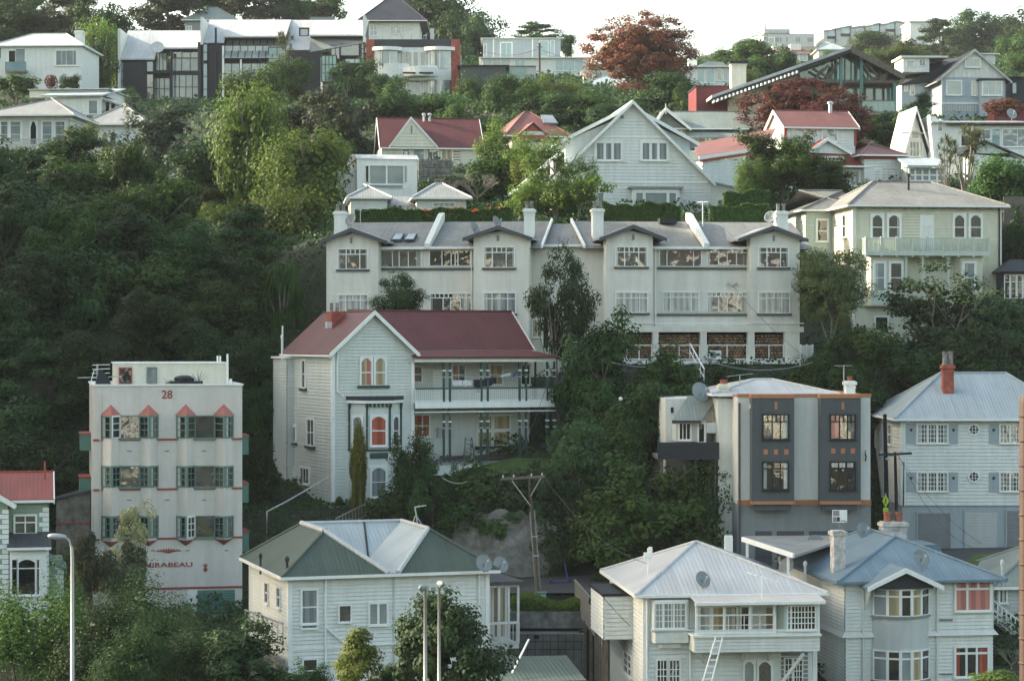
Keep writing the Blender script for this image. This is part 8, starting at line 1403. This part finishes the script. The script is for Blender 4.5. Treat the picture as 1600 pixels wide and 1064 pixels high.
# stair rails
def slope_rail(name,label,a,b,d0,d1,h,n,m,bw=.05,second=True,cat='handrail'):
    A=P(a[0],a[1],d0); B=P(b[0],b[1],d1); e=tag(empty(name,tuple(A)),label,cat); D_=B-A; mb=MB(); 
    for i in range(n+1): q=D_*i/n; mb.bar(q-V3(0,0,.3),q+V3(0,0,h),bw)
    mb.build('balusters',m,e); r=MB().bar(V3(0,0,h),D_+V3(0,0,h),.08,.06)
    if second: r.bar(V3(0,0,.1),D_+V3(0,0,.1),.06)
    r.build('rail',m,e)
slope_rail('stair_railing','weathered timber stair railing climbing behind the green U-shaped roof',(525,832),(600,795),117,121,.75,15,'timber_grey'); 
A=P(417,862,114); e=tag(empty('handrail',tuple(A)),'thin pale pipe handrail climbing towards the left foot of the villa','handrail'); MB().tube([(0,0,-1),P(417,799,114)-A,P(450,782,116.5)-A,P(516,744,121)-A],.04,6).build('rail','galvanised',e,True)
slope_rail('stair_railing','dark stair railing on the wooded steps between villa and the huge dark tree',(905,772),(945,738),119.5,122.5,.7,8,'timber'); slope_rail('stair_railing','pale steel handrail running up to the open ground bays',(1100,592),(1078,552),132,137,.6,4,'trim',.04)
slope_rail('fence','wire fence with thin posts on the garden wall left of the white house',(383,985),(442,1010),106,97,1.0,8,'steel',.035,cat='fence')
MB_=MB(); A=P(380,998,106.2); Bq=P(446,1030,96.6); tag(MB().prism([(0,0,0),(0,0,-3),tuple(Bq-A-V3(0,0,3)),tuple(Bq-A)],(-.3,0,0)).build('garden_wall','concrete',None,loc=tuple(A)),'rough low garden wall under the wire fence, left of the white house','garden wall')
tag(MB().box(0,2.6,0,.12,-2,0).build('board_fence','timber_grey',None,loc=tuple(P(332,960,113))),'grey board fence just right of the green garage door of block 28','fence')
# roof tripod aerial on the green roof
p=P(655,834,104.5); e=tag(empty('tv_aerial',tuple(p)),'tripod TV aerial on the ridge of the green U-shaped roof','TV aerial',group='TV aerials on the roofs'); q=P(648,792,104.5)-p; MB().tube([(0,0,-.2),(q[0]*.6,0,q[2]*.65),q],.035,6).tube([(.5,0,-.1),(q[0]*.8,0,q[2]*.7)],.025,5).tube([(-.5,0,-.1),(q[0]*.8,0,q[2]*.7)],.025,5).build('mast','steel',e); MB().bar(q,q+V3(.55,0,.08),.05).bar(q+V3(.4,-.25,.06),q+V3(.4,.25,.06),.03).bar(q+V3(.2,-.2,.06),q+V3(.2,.2,.06),.03).build('boom','pale_grey',e)
dish(756,880,99.5,.42,'satellite dish at the right end of the green U-shaped roof, left one',.5,.3); dish(782,882,101.5,.4,'satellite dish on the flat porch roof, right one of the two by the green roof',.5,.3)
# signs
p=P(1312,816,111.5); e=tag(empty('estate_sign',tuple(p)),'white property sale board with photographs, in front of the garage doors of the flats','sign'); w_,h_=23/F*111.5,19.5/F*111.5
MB().box(-.06,.06,.02,.1,-2.2,.05).build('post','mid_grey',e); MB().box(-w_/2,w_/2,-.03,.02,.0,h_).build('board','trim',e); ph=MB().box(-w_*.46,-.02,-.036,-.03,h_*.52,h_*.95).box(-w_*.46,-w_*.22,-.036,-.03,h_*.05,h_*.45); ph.build('photographs','mid_grey',e); MB().box(-w_*.3,-w_*.2,-.04,-.036,h_*.6,h_*.75).box(-w_*.1,-.04,-.04,-.036,h_*.55,h_*.7).box(w_*.38,w_*.46,-.04,-.036,h_*.02,h_*.12).build('photograph_detail','salmon',e); MB().box(-w_*.2,.0,-.037,-.03,h_*.08,h_*.44).box(w_*.05,w_*.4,-.036,-.03,h_*.1,h_*.13).box(w_*.05,w_*.35,-.036,-.03,h_*.17,h_*.19).build('text_lines','charcoal',e)
p=P(1384,800,119); e=tag(empty('warning_sign',tuple(p)),'bright yellow-green diamond pedestrian warning sign with a small plate below','road sign'); r=9.6/F*119
MB().tube([(0,.05,-1.6),(0,.05,r*2+.35)],.04,7).build('post','steel',e); cz=r+.26; MB().prism([(0,0,cz-r),(r*.55,0,cz),(0,0,cz+r),(-r*.55,0,cz)],(0,.03,0)).build('diamond','sign_yellow',e); MB().box(-.14,.14,-.0,.03,.04,.22).build('plate','sign_yellow',e)
MB().lathe((0,-.012,cz+.14),[(.001,0),(.04,0),(.04,.01),(.001,.01)],10,(0,1,0)).bar((0,-.01,cz+.1),(-.01,-.01,cz-.03),.05,.02).bar((-.01,-.01,cz-.03),(.06,-.01,cz-.17),.03,.02).bar((-.01,-.01,cz-.03),(-.07,-.01,cz-.16),.03,.02).bar((0,-.01,cz+.08),(.08,-.01,cz-.01),.025,.02).bar((-.08,-.012,.13),(.08,-.012,.13),.03,.02).build('symbol','black',e)
# carport roof
o=P(1162,866,107); e=tag(empty('carport',tuple(o)),'flat pale carport roof with white edges between the two hipped roofs and the flats','carport'); a=V3(0,0,P(1162,840,107)[2]-o[2]); pts=[P(1160,842,107)-o,P(1240,868,103.5)-o,P(1318,842,108.5)-o,P(1300,836,113.5)-o,P(1163,837,113.5)-o]; z=np.mean([q[2] for q in pts]); pts=[V3(q[0],q[1],q[2]) for q in pts]
MB().prism(pts,(0,0,-.12)).build('roof','roof_grey',e); MB().bar(pts[0],pts[1],.12,.22).build('fascia','trim',e)
for t in (.1,.9): q=pts[0]+(pts[1]-pts[0])*t; MB().box(q[0]-.06,q[0]+.06,q[1],q[1]+.12,q[2]-3,q[2]).build('post','trim',e)
tag(MB().box(-.18,.18,0,.4,-.6,.62).build('boundary_pillar','offwhite',None,loc=tuple(P(1139,858,103.5))),'pale square pillar behind the ridge of the white hipped roof','pillar')
# ribbed brown post at the right edge
o=P(1606,1100,30); H=P(0,612,30)[2]-o[2]; r=13/F*30; e=tag(empty('ribbed_post',tuple(o)),'rusty brown ribbed post close to the camera at the right edge','post'); MB().lathe((0,0,-.5),[(r,0),(r,H+.35),(r*.8,H+.43),(r*.4,H+.5),(.001,H+.52)],20).build('post','rust_brown',e,True); st=38.5/F*30
for i in range(13): z=P(0,650+38.5*i,30)[2]-o[2]; MB().lathe((0,0,z),[(r,-.02),(r*1.1,-.012),(r*1.1,.012),(r,.02)],20).build('rib','rust_brown',e,True)
# fence on the right above the yellow villa
tag(MB().box(0,2.5,0,.08,-.3,1.7).build('board_fence','timber',None,loc=tuple(P(1568,345,157))),'brown board fence behind the right corner of the yellow villa','fence')
tag(MB().box(0,4.4,0,.1,-.6,1.2).build('garden_wall','timber_grey',None,loc=tuple(P(1232,326,166))),'low brown garden wall below the pink-red roofed house','garden wall')

# ---------------------------------------------------------------- haze
def haze():
    m=bpy.data.materials.new('haze'); m.use_nodes=True; n=m.node_tree.nodes; n.clear(); o=n.new('ShaderNodeOutputMaterial'); v=n.new('ShaderNodeVolumePrincipled'); v.inputs['Color'].default_value=(.86,.93,1,1); v.inputs['Density'].default_value=HAZE; v.inputs['Anisotropy'].default_value=0; m.node_tree.links.new(v.outputs[0],o.inputs['Volume'])
    zmin=min(min(c.co.z for c in bpy.data.objects['ground'].data.vertices),-30); MATS['haze']=m; tag(MB().box(-1600,1600,-450,2300,zmin-1,165).build('haze','haze'),kind='stuff')
HAZE=.00009
haze()

# ---------------------------------------------------------------- the sunlit suburb on the near side of the valley, behind the camera: the windows reflect it
def opposite_side():
    rr=random.Random(9); cols=('cream','villa_yellow','white','cream','offwhite','cream'); i=0
    adj=('pale','low','narrow','wide','tall','old','plain','square')
    for row,(y,n) in enumerate(((-30,8),(-58,9),(-96,10))):
        for j in range(n):
            x=-105+210*(j+.5)/n+rr.uniform(-5,5)
            if abs(x)<9 and y>-40: continue
            z=float(ground(x,y)); e=tag(empty('house',(x,y,z),R(180+rr.uniform(15,55))),'pale house across the valley behind the viewer, seen only reflected in windows','house',group='houses behind the viewer'); W=rr.uniform(13,19); H=rr.uniform(8,13); D=8; c=cols[i%6]; i+=1
            MB().box(-W/2,W/2,0,D,-4,H).build('wall',c,e); h=2.4; MB().prism([(-W/2-.4,-.4,H),(-W/2-.4,D/2,H+h),(-W/2-.4,D+.4,H)],(W+.8,0,0)).build('roof',('roof_red','roof_grey','roof_dark')[i%3],e); w_=MB()
            for a in range(int(W/2.6)):
                for b in range(int(H/2.8)): xx=-W/2+1+a*2.5; w_.box(xx,xx+1.3,-.05,.02,.9+b*2.8,2.3+b*2.8)
            w_.build('window','glass_dark',e)
opposite_side()
